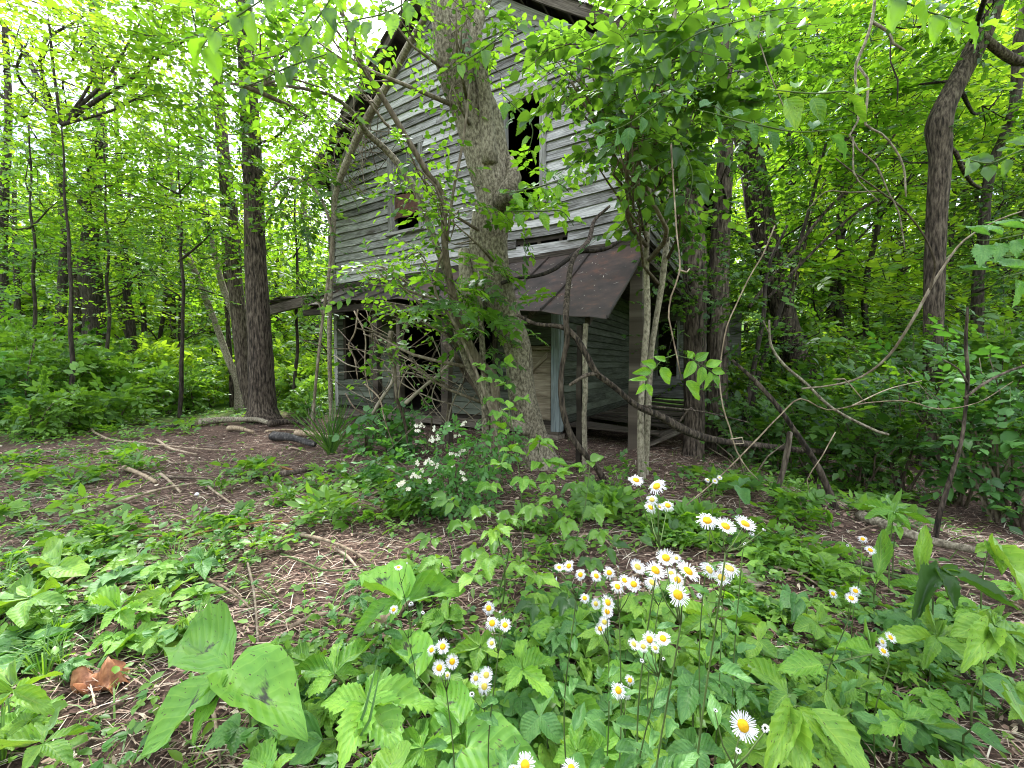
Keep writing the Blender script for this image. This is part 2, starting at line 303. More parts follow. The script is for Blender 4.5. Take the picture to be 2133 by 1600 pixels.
M['daisy_yellow'] = surf_mat('daisy_yellow', [(.35, (.50, .24, .002)), (.6, (.62, .38, .004))], (900, 900, 900), 3, .7, .9, .001)
M['daisy_stale'] = surf_mat('daisy_stale', [(.35, (.34, .25, .03)), (.6, (.48, .40, .08))], (900, 900, 900), 3, .7, .9, .001)
M['petal_cream'] = leaf_mat('petal_cream', (.60, .58, .48), (.80, .78, .70), (1, 1, .9), .3)
M['plastic_white'] = surf_mat('plastic_white', [(.3, (.62, .66, .78)), (.7, (.74, .77, .84))], (20, 20, 20), 3, .35, .05, .001, spec=.5)
# ---------------------------------------------------------------- ground
def ax(near, far, s0, g):
    a = [0.0]; s = s0
    while a[-1] < far:
        if a[-1] > near: s *= g
        a.append(a[-1] + s)
    return np.array(a)
xp = ax(7, 260, .11, 1.16); xs = np.concatenate([-xp[::-1][:-1], xp]); yp = ax(11, 260, .11, 1.16); yn = ax(1.5, 120, .2, 1.3)
ys = np.concatenate([-yn[::-1][:-1], yp])
X, Y = np.meshgrid(xs, ys); Z = gz(X, Y)
gm = MB(); nx, ny = len(xs), len(ys); i = np.arange(ny - 1)[:, None] * nx; j = np.arange(nx - 1)[None]
gm.add(np.stack([X, Y, Z], -1).reshape(-1, 3), np.stack([i + j, i + j + 1, i + nx + j + 1, i + nx + j], -1).reshape(-1, 4))
def ground_mat():
    m, n, o = mat('forest_floor')
    tc = nd(n, 'ShaderNodeTexCoord')
    n1 = nd(n, 'ShaderNodeTexNoise', Scale=22.0, Detail=9.0, Roughness=.75); n.links.new(tc.outputs['Object'], n1.inputs['Vector'])
    c1 = ramp(n, n1.outputs['Fac'], [(.34, (.020, .013, .011)), (.50, (.078, .050, .040)), (.62, (.155, .106, .084)), (.74, (.29, .225, .18))])
    n2 = nd(n, 'ShaderNodeTexNoise', Scale=1.1, Detail=5.0, Roughness=.6); n.links.new(tc.outputs['Object'], n2.inputs['Vector'])
    # beyond the clearing the floor is grown over
    sx = nd(n, 'ShaderNodeVectorMath', operation='LENGTH'); n.links.new(tc.outputs['Object'], sx.inputs[0])
    ad = nd(n, 'ShaderNodeMath', operation='MULTIPLY_ADD'); n.links.new(n2.outputs['Fac'], ad.inputs[0]); ad.inputs[1].default_value = 6.0; n.links.new(sx.outputs['Value'], ad.inputs[2])
    mr = nd(n, 'ShaderNodeMapRange'); n.links.new(ad.outputs[0], mr.inputs['Value']); mr.inputs['From Min'].default_value = 13.5; mr.inputs['From Max'].default_value = 17.5
    n3 = nd(n, 'ShaderNodeTexNoise', Scale=7.0, Detail=9.0, Roughness=.8); n.links.new(tc.outputs['Object'], n3.inputs['Vector'])
    c3 = ramp(n, n3.outputs['Fac'], [(.35, (.02, .045, .008)), (.5, (.06, .13, .02)), (.65, (.14, .25, .035))])
    mx = nd(n, 'ShaderNodeMix', data_type='RGBA'); n.links.new(mr.outputs[0], mx.inputs['Factor']); n.links.new(c1, mx.inputs['A']); n.links.new(c3, mx.inputs['B'])
    p = nd(n, 'ShaderNodeBsdfPrincipled'); p.inputs['Roughness'].default_value = .95; p.inputs['Specular IOR Level'].default_value = .15
    n.links.new(mx.outputs['Result'], p.inputs['Base Color'])
    bp = nd(n, 'ShaderNodeBump'); bp.inputs['Strength'].default_value = .9; bp.inputs['Distance'].default_value = .03
    n.links.new(n1.outputs['Fac'], bp.inputs['Height']); n.links.new(bp.outputs[0], p.inputs['Normal']); n.links.new(p.outputs[0], o.inputs['Surface']); return m
M['ground'] = ground_mat()
tag(gm.build('ground', M['ground']), 'brown forest floor of the clearing and woods', kind='structure')

# ---------------------------------------------------------------- the house
ANG = math.atan2(-.507, .862)
HA = np.array([-4.21, 9.78]); U2 = np.array([.862, -.507]); N2 = np.array([-.507, -.862])     # along the gable, outwards
def H(t, z, p=0.0):
    q = HA + U2 * t + N2 * p; return np.array([q[0], q[1], z])
ux = np.array([.862, -.507, 0]); un = np.array([-.507, -.862, 0]); uz = np.array([0, 0, 1.0])
Wd, DEEP, EZ, PITCHR = 7.16, 11.5, 5.74, .775
APEX = EZ + PITCHR * Wd / 2
house = thing('abandoned_house', 'derelict two storey timber house with weathered grey siding and rusty tin porch roof', 'house', (*(HA + U2 * 3.5 + N2 * -3), 0))
def roofz(t): return EZ + PITCHR * min(t, Wd - t)
def sag(t, z): return -.05 * math.exp(-((t - 5.6) / 1.2) ** 2) * math.exp(-((z - 3.7) / .7) ** 2) + .012 * math.sin(t * 1.7 + z * 2.1)
hr = random.Random(3)
def lap_board(t0, t1, z, ex, mt, par=house, nm='siding_board', origin=H, t0b=None, t1b=None, p0=.0, warp=1.0, tilt=0.0, mx=.38):
    """one weatherboard: wedge section, lower edge proud; t0b/t1b are the ends at its top edge (cut to a slope)"""
    t0b = t0 if t0b is None else t0b; t1b = t1 if t1b is None else t1b
    n = max(2, min(12, int((t1 - t0) / mx) + 1)); v = []; uvs = []
    off = hr.random() * 30; out = hr.uniform(0, .012)
    for k in range(n + 1):
        f = k / n; ta = t0 + (t1 - t0) * f; tb = t0b + (t1b - t0b) * f; cz = sag(ta, z) * warp + tilt * (f - .5) + hr.uniform(-.004, .004) * warp
        cup = out + .010 * math.sin(ta * 3.3 + z * 9) * warp
        for (tt, zz, pp) in ((ta, z + cz + (hr.uniform(-.008, .006) if warp > .8 else 0), p0 + .042 + cup), (ta, z + cz, p0 + .004), (tb, z + ex + .018 + cz, p0 + .003), (tb, z + ex + .018 + cz, p0 + .010)):
            v.append(origin(tt, zz, pp))
        for c in (0, .02, .17, .16): uvs.append((ta + off, c + z * 7))
    q = []
    for k in range(n):
        a = k * 4
        for s in range(4): q.append((a + s, a + 4 + s, a + 4 + (s + 1) % 4, a + (s + 1) % 4))
    q += [(0, 1, 2, 3), (n * 4 + 3, n * 4 + 2, n * 4 + 1, n * 4)]
    b = MB(); b.add(v, q, None, hr.random(), uvs); return b.build(nm, mt, par, smooth=False)
def hbox(t0, t1, z0, z1, p0, p1, nm, mt, par=house, tint=None, origin=H):
    b = MB(); o = origin(t0, z0, p0); box_frame(b, o, origin(t1, z0, p0) - o, origin(t0, z0, p1) - o, origin(t0, z1, p0) - o, hr.random() if tint is None else tint)
    return b.build(nm, mt, par, smooth=False)
def wall_panel(holes, T0, T1, z0, z1, p0, p1, origin=H, nm='inner_wall', top=None):
    """backing wall with openings, one mesh of butted boxes; optional gable top"""
    ts = sorted({T0, T1, *[h[0] for h in holes], *[h[1] for h in holes]}); zs = sorted({z0, z1, *[h[2] for h in holes], *[h[3] for h in holes]}); b = MB()
    for a, c in zip(ts, ts[1:]):
        for d, e in zip(zs, zs[1:]):
            if any(h[0] <= a and c <= h[1] and h[2] <= d and e <= h[3] for h in holes): continue
            o = origin(a, d, p0); box_frame(b, o, origin(c, d, p0) - o, origin(a, d, p1) - o, origin(a, e, p0) - o)
    if top:
        v = [origin(T0, z1, p0), origin(T1, z1, p0), origin((T0 + T1) / 2, top, p0), origin(T0, z1, p1), origin(T1, z1, p1), origin((T0 + T1) / 2, top, p1)]
        b.add(v, [(0, 1, 4, 3), (1, 2, 5, 4), (2, 0, 3, 5)], [(0, 2, 1), (3, 4, 5)])
    return b.build(nm, M['inner_wood'], house, smooth=False)
WIN = [(1.98, 2.74, 4.02, 5.66), (4.72, 5.45, 4.0, 5.78)]
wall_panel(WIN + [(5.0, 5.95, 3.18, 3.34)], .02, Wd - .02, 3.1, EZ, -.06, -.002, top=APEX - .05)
# upper weatherboards
EXPO = .163; z = 3.14; row = 0
while z < APEX - .14:
    t0, t1 = (.10, Wd - .10) if z < EZ - .05 else ((z - EZ) / PITCHR + .14, Wd - (z - EZ) / PITCHR - .14)
    zt = z + EXPO + .018
    t0b, t1b = (.10, Wd - .10) if zt < EZ - .05 else (max(.10, (zt - EZ) / PITCHR + .14), min(Wd - .10, Wd - (zt - EZ) / PITCHR - .14))
    cuts = [t0]
    spans = []
    holes = [(a - .11, b + .11) for a, b, c, d in WIN if c - .05 < z + EXPO * .6 and z + EXPO * .4 < d + .10]
    cur = t0
    for a, b in holes: spans.append((cur, a)); cur = b
    spans.append((cur, t1))
    for si, (a, b) in enumerate(spans):
        parts = [a]
        if b - a > 3.2: parts.append(a + (b - a) * hr.uniform(.35, .65))
        parts.append(b)
        for c, d in zip(parts, parts[1:]):
            if row == 1 and c < 5.0: d = min(d, 4.98)      # boards lost above the porch roof
            if abs(z - 5.42) < .09 and c > 5.4:             # missing board right of the open window
                lap_board(6.35, d, z, EXPO, M['siding_grey'], t1b=t1b if d == t1 else d); continue
            if d - c < .08: continue
            lap_board(c + .002, d - .002, z, EXPO, M['siding_grey'], t0b=(t0b if c == t0 else c + .002), t1b=(t1b if d == t1 else d - .002), tilt=hr.uniform(-.012, .012))
            if row == 1 and c < 5.0 and parts[-1] > 6.0 and d == 4.98: lap_board(5.95, parts[-1], z, EXPO, M['siding_grey'])
    z += EXPO; row += 1
# corner boards, frieze, rake boards, water table
hbox(-.012, .10, 3.02, EZ - .02, .004, .042, 'corner_board', M['trim_wood'])
hbox(Wd - .10, Wd + .012, 3.02, EZ - .02, .004, .042, 'corner_board', M['trim_wood'])
hbox(.02, Wd - .02, 3.0, 3.125, .006, .048, 'skirt_board', M['old_wood'])
def slope_board(side, zoff, wide, p0, p1, nm, mt, t_lo=-.42, cut=0.0):
    b = MB(); sgn = 1 if side == 0 else -1
    def T(t): return t if side == 0 else Wd - t
    n = 10; v = []; uvs = []
    for k in range(n + 1):
        t = t_lo + (Wd / 2 - cut - t_lo) * k / n; zz = EZ + PITCHR * t + zoff + (.03 * math.sin(k * .9) if nm == 'fascia_board' else 0)
        for (dz, p) in ((0, p0), (wide, p0), (wide, p1), (0, p1)): v.append(H(T(t), zz + dz, p)); uvs.append((t, dz + p))
    q = [(k * 4 + s, k * 4 + 4 + s, k * 4 + 4 + (s + 1) % 4, k * 4 + (s + 1) % 4) for k in range(n) for s in range(4)] + [(0, 1, 2, 3), (n * 4 + 3, n * 4 + 2, n * 4 + 1, n * 4)]
    b.add(v, q, None, hr.random(), uvs); return b.build(nm, mt, house, smooth=False)
for s in (0, 1):
    slope_board(s, -.27, .24, .006, .045, 'frieze_board', M['trim_wood'], t_lo=.02, cut=.02)
    slope_board(s, -.05, .19, .36, .40, 'fascia_board', M['old_wood'], t_lo=-.46, cut=.004)
# roof: boarded deck with courses of shingles
def roof_side(side):
    r = MB(); sg = 1 if side == 0 else -1
    def T(t): return t if side == 0 else Wd - t
    a, b_, c, d = H(T(-.45), EZ - .45 * PITCHR + .10, .38), H(T(Wd / 2 - .003), APEX + .10, .38), H(T(Wd / 2 - .003), APEX + .10, -DEEP - .3), H(T(-.45), EZ - .45 * PITCHR + .10, -DEEP - .3)
    up = np.array([0, 0, .03]); v = [a, b_, c, d, a + up, b_ + up, c + up, d + up]
    r.add(v, [(0, 1, 2, 3), (7, 6, 5, 4), (0, 4, 5, 1), (1, 5, 6, 2), (2, 6, 7, 3), (3, 7, 4, 0)]); ro = r.build('roof', M['inner_wood'], house, smooth=False)
    for k in range(26):
        f0 = k / 26; f1 = (k + 1.25) / 26; b = MB(); tt0 = -.50 + (Wd / 2 + .47) * f0; tt1 = min(-.50 + (Wd / 2 + .47) * f1, Wd / 2 - .03)
        z0, z1 = EZ + PITCHR * tt0 + .150, EZ + PITCHR * tt1 + .138
        e = hr.uniform(.40, .47)
        q = [H(T(tt0), z0, e), H(T(tt1), z1, e), H(T(tt1), z1, -DEEP - .35), H(T(tt0), z0, -DEEP - .35)]; up = np.array([0, 0, .016])
        b.add(q + [x + up for x in q], [(0, 1, 2, 3), (7, 6, 5, 4), (0, 4, 5, 1), (1, 5, 6, 2), (2, 6, 7, 3), (3, 7, 4, 0)], None, hr.random()); b.build('shingle_course', M['shingle'], ro, smooth=False)
    for k in range(9):          # lookout ends under the overhang
        t = -.3 + k * .46; 
        if t > Wd / 2 - .1: continue
        b = MB(); o = H(T(t), EZ + PITCHR * t - .02, .01); box_frame(b, o, sg * ux * .05 + uz * PITCHR * .05, un * .345, uz * .09); b.build('lookout', M['old_wood'], ro, smooth=False)
roof_side(0); roof_side(1)
# side wall of the upper storey (right) and left wall, back wall
def HS(s, z, p=0.0):        # along the right side: s backwards from the right corner, p outwards
    q = HA + U2 * (Wd + p) - N2 * s; return np.array([q[0], q[1], z])
def HL(s, z, p=0.0):
    q = HA - U2 * p - N2 * s; return np.array([q[0], q[1], z])
def HB(t, z, p=0.0):
    q = HA + U2 * t - N2 * (DEEP + p); return np.array([q[0], q[1], z])
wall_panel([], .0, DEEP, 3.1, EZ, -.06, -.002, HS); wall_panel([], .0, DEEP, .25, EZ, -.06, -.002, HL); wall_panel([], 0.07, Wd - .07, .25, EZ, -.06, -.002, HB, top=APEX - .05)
z = 3.14
while z < EZ - .1:
    for a, b in ((.05, 4.1), (4.102, 8.0), (8.002, DEEP)): lap_board(a, b, z, EXPO, M['siding_grey'], origin=HS, warp=.6, mx=1.0)
    z += EXPO
z = .4
while z < EZ - .1:
    lap_board(.05, DEEP, z, .33, M['siding_grey'], origin=HL, warp=.4, mx=3); z += .33
hbox(-.03, .08, 3.02, EZ, .002, .03, 'corner_board', M['trim_wood'], origin=HS)
# ground floor: front wall (stops short of the side porch), side-porch wall, rear piece
TC = 5.80
LOW = [(.43, 1.22, .92, 2.66), (2.05, 3.35, .30, 2.62), (5.08, 5.66, .30, 1.50), (3.9, 4.5, 1.0, 2.5)]
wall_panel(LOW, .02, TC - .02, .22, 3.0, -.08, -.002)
z = .30; E2 = .118
while z < 2.95:
    holes = [(a - .09, b + .09) for a, b, c, d in LOW if c - .04 < z + E2 * .6 and z + E2 * .4 < d + .09]; holes.sort(); cur = .10; sp = []
    for a, b in holes:
        if a > cur: sp.append((cur, a))
        cur = max(cur, b)
    sp.append((cur, TC - .13))
    for a, b in sp:
        if b - a > .03: lap_board(a, b, z, E2, M['siding_green'], warp=.9, nm='siding_board', mx=.8)
    z += E2
hbox(-.012, .10, .18, 3.0, .004, .036, 'corner_board', M['trim_wood']); hbox(TC - .13, TC + .012, .12, 3.0, .004, .040, 'corner_board', M['trim_blue'])
def HC(s, z, p=0.0):
    q = HA + U2 * (TC + p) - N2 * s; return np.array([q[0], q[1], z])
wall_panel([], .085, 8.0, .12, 3.1, -.08, -.002, HC)
z = .24
while z < 3.0:
    c = hr.uniform(2.0, 4.5)
    for a, b in ((.12, c), (c + .003, 7.9)): lap_board(a, b, z, .135, M['siding_green'], origin=HC, warp=.35, mx=1.2)
    z += .135
hbox(-.004, .11, .12, 3.0, .004, .036, 'corner_board', M['trim_blue'], origin=HC)
def HR(t, z, p=0.0):
    q = HA + U2 * t - N2 * (7.0 - p); return np.array([q[0], q[1], z])
wall_panel([(6.05, 6.6, .9, 2.5)], TC + .03, 8.3, .2, 3.05, -.06, -.002, HR); z = .24
while z < 2.95:
    for a, b in (((TC + .05, 5.98), (6.68, 8.3)) if .8 < z < 2.5 else ((TC + .05, 8.3),)): lap_board(a, b, z, .13, M['siding_grey'], origin=HR, warp=.3, mx=1.0)
    z += .13
for a, b, c, d in ((5.98, 6.05, .82, 2.58), (6.6, 6.67, .82, 2.58)): hbox(a, b, c, d, .01, .05, 'window_casing', M['trim_wood'], origin=HR)
# ceiling between storeys, floor, foundation
hbox(.0, Wd, 2.98, 3.02, -DEEP, -.10, 'ceiling', M['inner_wood']); hbox(.05, TC - .05, .2, .26, -DEEP, -.10, 'floor', M['inner_wood'])
hbox(TC + .02, Wd, 2.86, 2.96, -6.9, 0, 'porch_ceiling', M['old_wood'])
hbox(.0, TC, .06, .22, -.10, .03, 'sill_beam', M['old_wood'])
for k in range(6): hbox(.2 + k * 1.05, .55 + k * 1.05, -.25, .055, -.25, .06, 'foundation_stone', M['stone'])
# side-porch floor boards
for k in range(24):
    s = .12 + k * .27; dz = hr.uniform(-.015, .015) - (.12 if k in (3, 4) else 0); tl = hr.uniform(-.03, .03)
    b = MB(); o = HC(s, .20 + dz, .03); box_frame(b, o, HC(s + tl, .20 + dz - hr.uniform(.0, .14), 1.44 + hr.uniform(-.15, .12)) - o, HC(s + .235, .20 + dz, .03) - o, uz * .03, hr.random()); b.build('floor_board', M['old_wood'], house, smooth=False)
for k in range(7):
    b = MB(); s = .3 + k * .42; o = HC(s, -.05 + .04 * k, 1.3); box_frame(b, o, HC(s + 1.6 + .2 * k, .12, 2.1 + hr.uniform(-.3, .3)) - o, (ux * .5 + un * .2) * .2, uz * .025, hr.random()); b.build('loose_board', M['old_wood'], house, smooth=False)
# windows
def window(t0, t1, z0, z1, broken):
    w = MB(); 
    for (a, b, c, d, p0, p1) in ((t0 - .11, t0, z0 - .0, z1 + .0, .006, .058), (t1, t1 + .11, z0 - .0, z1 + .0, .006, .058), (t0 - .13, t1 + .13, z1, z1 + .12, .006, .062)):
        o = H(a, c, p0); box_frame(w, o, ux * (b - a), un * (p1 - p0), uz * (d - c), hr.random())
    wo = w.build('window_frame', M['trim_wood'], house, smooth=False)
    b = MB(); o = H(t0 - .15, z0 - .065, .004); box_frame(b, o, ux * (t1 - t0 + .30), un * .11, uz * .06); b.build('sill', M['trim_wood'], wo, smooth=False)
    for a in (t0 + .002, t1 - .032): b = MB(); o = H(a, z0, -.10); box_frame(b, o, ux * .03, un * .11, uz * (z1 - z0)); b.build('jamb', M['trim_wood'], wo, smooth=False)
    if not broken:
        zm = (z0 + z1) / 2; b = MB()
        for (a, bb, c, d) in ((t0 + .035, t0 + .085, zm, z1), (t1 - .085, t1 - .035, zm, z1), (t0 + .087, t1 - .087, zm, zm + .05), (t0 + .087, t1 - .087, z1 - .05, z1), ((t0 + t1) / 2 - .012, (t0 + t1) / 2 + .012, zm + .052, z1 - .052)):
            o = H(a, c, -.05); box_frame(b, o, ux * (bb - a), un * .03, uz * (d - c))
        b.build('sash', M['trim_wood'], wo, smooth=False)
        for a, bb in ((t0 + .088, (t0 + t1) / 2 - .014), ((t0 + t1) / 2 + .014, t1 - .088)):
            b = MB(); o = H(a, zm + .053, -.042); box_frame(b, o, ux * (bb - a), un * .006, uz * (z1 - zm - .106)); b.build('pane', M['glass'], wo, smooth=False)
        b = MB(); n = 8; v = []      # rusty sheet hanging in the lower half
        for k in range(n + 1):
            f = k / n; t = t0 + .04 + (t1 - t0 - .08) * f; v += [H(t, zm - .04 - .05 * f, -.02 + .03 * math.sin(f * 5)), H(t, z0 + .26 + .10 * f + .02 * math.sin(f * 9), -.01 + .03 * math.sin(f * 6 + 1))]
        q = [(2 * k, 2 * k + 1, 2 * k + 3, 2 * k + 2) for k in range(n)]; vv = np.array(v); b.add(np.vstack([vv, vv - un * .004]), q + [tuple(x + 2 * n + 2 for x in reversed(f)) for f in q]); b.build('rusty_sheet', M['rust'], wo, smooth=True)
window(*WIN[0], False); window(*WIN[1], True)
for a, b, c, d in LOW[:2] + LOW[3:]:
    w = MB()
    for (t, t2, e, f) in ((a - .09, a, c, d), (b, b + .09, c, d), (a - .10, b + .10, d, d + .10)):
        o = H(t, e, .006); box_frame(w, o, ux * (t2 - t), un * .04, uz * (f - e), hr.random())
    w.build('window_frame' if c > .5 else 'door_frame', M['old_wood'], house, smooth=False)
# boarded hatch with diagonal brace
dr = hbox(5.08, 5.66, .30, 1.50, -.03, -.006, 'boarded_door', M['door_wood'])
for k in range(3): hbox(5.09, 5.65, .32 + k * .39, .70 + k * .39, -.004, .014, 'door_board', M['door_wood'], dr)
hbox(5.0, 5.66, 1.50, 1.57, .006, .06, 'door_head', M['door_wood'])
b = MB(); o = H(5.10, .95, .02); box_frame(b, o, ux * .50 + uz * .42, uz * .09, un * .03); b.build('diagonal_brace', M['door_wood'], dr, smooth=False)
hbox(5.02, 5.08, .25, 1.50, .006, .05, 'door_post', M['door_wood'])
# studs seen behind the lost boards
for t in (5.05, 5.38, 5.78): hbox(t, t + .06, 3.16, 3.36, -.05, -.008, 'stud', M['old_wood'])
# porch roof of standing-seam tin
EAVE = [(-1.9, .95, 2.46), (-.3, 1.02, 2.47), (1.2, 1.15, 2.46), (2.4, 1.28, 2.42), (3.6, 1.42, 2.32), (4.79, 1.59, 2.15), (5.92, 1.74, 1.96), (7.2, 1.91, 1.74)]
def eave(t):
    T = [e[0] for e in EAVE]; return float(np.interp(t, T, [e[1] for e in EAVE])), float(np.interp(t, T, [e[2] for e in EAVE]))
pr = MB(); edges = [.4, 1.13, 1.88, 2.62, 3.37, 4.12, 4.87, 5.62, 6.36, 7.22]
porch = bpy.data.objects.new('porch_roof', None); COL.objects.link(porch); porch.parent = house; _org[porch.name] = origin_of(house)
for a, c in zip(edges, edges[1:]):
    b = MB(); nu, nv = 4, 8; v = []
    for iu in range(nu + 1):
        t = a + .004 + (c - a - .008) * iu / nu; p, ze = eave(t)
        for iv in range(nv + 1):
            f = iv / nv; tl = t + (t - 5.5) * .0 * f
            v.append(H(tl, 3.02 + (ze - 3.02) * f - .035 * math.sin(math.pi * f) + .012 * math.sin(t * 9 + f * 7) * f, .05 + (p - .02) * f))
    v = np.array(v); k = nv + 1
    q = [(iu * k + iv, iu * k + iv + 1, (iu + 1) * k + iv + 1, (iu + 1) * k + iv) for iu in range(nu) for iv in range(nv)]
    m = len(v); top = v + np.array([0, 0, .006]); sh = [tuple(x + m for x in reversed(f)) for f in q]
    rim = [(iv, iv + m, iv + 1 + m, iv + 1) for iv in range(nv)] + [(nu * k + iv + 1, nu * k + iv + 1 + m, nu * k + iv + m, nu * k + iv) for iv in range(nv)] + [(iu * k + nv, iu * k + nv + m, (iu + 1) * k + nv + m, (iu + 1) * k + nv) for iu in range(nu)]
    b.add(np.vstack([v, top]), q + sh + rim, None, hr.random()); b.build('tin_panel', M['tin_roof'], porch, smooth=False)
for t in edges:
    b = MB(); n = 8; p, ze = eave(t); pts = []
    for iv in range(n + 1):
        f = iv / n; pts.append(H(t, 3.02 + (ze - 3.02) * f - .035 * math.sin(math.pi * f) + .012 * math.sin(t * 9 + f * 7) * f + .012, .05 + (p - .02) * f))
    v = []
    for x in pts: v += [x - ux * .012, x + ux * .012, x + ux * .009 + uz * .028, x - ux * .009 + uz * .028]
    q = [(k * 4 + s, k * 4 + 4 + s, k * 4 + 4 + (s + 1) % 4, k * 4 + (s + 1) % 4) for k in range(n) for s in range(4)] + [(0, 1, 2, 3), (n * 4 + 3, n * 4 + 2, n * 4 + 1, n * 4)]
    b.add(v, q, None, hr.random()); b.build('tin_seam', M['tin_roof'], porch, smooth=False)
b = MB()
for a in np.arange(.4, 7.1, .8):
    p, ze = eave(a); o = H(a + .1, 3.02 - .12, .05); e = H(a + .1, ze - .10, p - .10); b = MB(); box_frame(b, o, e - o, ux * .06, uz * .08, hr.random()); b.build('rafter', M['old_wood'], porch, smooth=False)
# eave beam
for a, c in ((.3, 2.4), (2.402, 4.8), (4.802, 6.1)):
    p0, z0 = eave(a); p1, z1 = eave(c); b = MB(); o = H(a, z0 - .17, p0 - .16); box_frame(b, o, H(c, z1 - .17, p1 - .16) - o, un * .09, uz * .12, hr.random()); b.build('eave_beam', M['old_wood'], porch, smooth=False)
# overshooting ragged part beyond the left corner: beam, rafters, rotten decking
b = MB(); o = H(-1.95, 2.36, .84); box_frame(b, o, H(.29, 2.50, .92) - o, un * .08, uz * .20, .6); b.build('eave_beam', M['old_wood'], porch, smooth=False)
for k in range(12):
    a = -2.05 + k * .2; b = MB(); z0 = 2.60 + .012 * k; o = H(a + hr.uniform(-.05, .05), z0 + hr.uniform(0, .05), .98 + hr.uniform(-.02, .10))
    box_frame(b, o, H(a + hr.uniform(-.1, .1), z0 + .24, -.15) - o, ux * hr.uniform(.16, .23) + uz * hr.uniform(-.03, .05), uz * .025, hr.random()); b.build('roof_board', M['old_wood'], porch, smooth=False)
for a in (-1.2, -.4): b = MB(); o = H(a, 2.50, .9); box_frame(b, o, H(a, 2.72, -.1) - o, ux * .05, uz * .09); b.build('rafter', M['old_wood'], porch, smooth=False)
# porch posts
def post(x0, w, d, z0, z1, mt, lean=(0, 0), nm='porch_post', lab=None):
    b = MB(); o = np.array([x0[0] - w / 2, x0[1] - d / 2, z0]); n = 7; v = []; a = hr.random() * 9
    for k in range(n + 1):
        f = k / n; c = np.array([x0[0] + lean[0] * f + .008 * math.sin(k * 2 + a), x0[1] + lean[1] * f, z0 + (z1 - z0) * f]); ww = w * (1 + .09 * math.sin(k * 1.9 + a))
        for sx, sy in ((-1, -1), (1, -1), (1, 1), (-1, 1)): v.append(c + ux * sx * ww / 2 + un * -sy * d / 2)
    q = [(k * 4 + s, k * 4 + (s + 1) % 4, k * 4 + 4 + (s + 1) % 4, k * 4 + 4 + s) for k in range(n) for s in range(4)] + [(3, 2, 1, 0), (n * 4, n * 4 + 1, n * 4 + 2, n * 4 + 3)]
    b.add(v, q, None, hr.random(), [(x[2], s * .05) for x in v for s in (1,)]); ob = b.build(nm, mt, house, smooth=False)
    if lab: ob['label'] = lab
    return ob
def foot(px, py, Y): return P(px, py, Y)[:2]
post(foot(1206, 960, 4.72), .055, .06, -.1, 1.70, M['old_wood']); post(foot(1217, 960, 4.70), .045, .05, -.1, 1.72, M['bark_grey'], lab='ragged post with its bark still on')
pb = H(Wd - .09, 0, -.02); post(pb[:2], .19, .17, -.2, 3.0, M['old_wood'], lab='wide weathered corner post of the side porch')
for px, yy, ww in ((787, 7.55, .12), (835, 7.3, .08), (931, 6.55, .14)):
    post(foot(px, 850, yy), ww, .11, -.1, 2.35, M['old_wood'])

# petals, twigs and crumbs lying on the tin
b = MB(); r_ = np.random.RandomState(4)
for k in range(150):
    t = r_.uniform(4.9, 7.1); f = r_.uniform(.08, .97); p, ze = eave(t); c = H(t, 3.02 + (ze - 3.02) * f - .035 * math.sin(math.pi * f) + .012 * math.sin(t * 9 + f * 7) * f + .012, .05 + (p - .02) * f)
    a = r_.uniform(0, 6.28); L = r_.uniform(.006, .03) if k % 4 else r_.uniform(.03, .10); e = np.array([math.cos(a), math.sin(a), 0]) ; e[2] = -(.62) * (e @ un) ; s_ = np.cross(e, [0, 0, 1.]) * (.35 if k % 4 else .05)
    b.add([c, c + e * L * .5 + s_ * L, c + e * L + [0, 0, .004], c + e * L * .5 - s_ * L], [(0, 1, 2, 3)], None, r_.rand())
b.build('roof_crumbs', M['petal_cream'], porch, kind='stuff')
# ---------------------------------------------------------------- trunks and stems
def stem_pts(poly, depth):
    """poly: (px, py, width px); depth: one distance or one per point"""
    n = len(poly); D = [depth] * n if np.isscalar(depth) else depth
    return [P(a, b, d) for (a, b, _), d in zip(poly, D)], [c * .5 * d / FPX * math.cos(math.atan((a - 1066.5) / FPX)) for (a, _, c), d in zip(poly, D)]
def grounded(pts, rad, flare=1.5):
    """drop the first point into the ground and flare it"""
    p = np.array(pts); r = list(rad); g = float(gz(p[0][0], p[0][1]))
    if p[0][2] > g - .12:
        q = p[0].copy(); q[2] = g - .12; return np.vstack([q, p]), [r[0] * flare] + r
    return p, r
HERO = {}
def hero_tree(key, label, poly, depth, mt, sides=20, step=.12, cat='tree', name='tree', branches=(), rg=14, gn=.10, flare=1.25, group=None):
    pts, rad = stem_pts(poly, depth); pts, rad = grounded(pts, rad, flare); base = np.array([pts[0][0], pts[0][1], float(gz(pts[0][0], pts[0][1]))])
    t = thing(name, label, cat, base, group); b = MB(); tube(b, pts, rad, sides, step, .03 if rg else 0.02, .5, 0, True, rg, len(HERO) + 3, gn); b.build('trunk', mt, t)
    for poly2, d2 in branches:
        p2, r2 = stem_pts(poly2, d2); b = MB(); tube(b, p2, r2, 8, .1, .06, .5, .01, True, 0, 0, .1); b.build('branch', mt, t)
    HERO[key] = t; return t
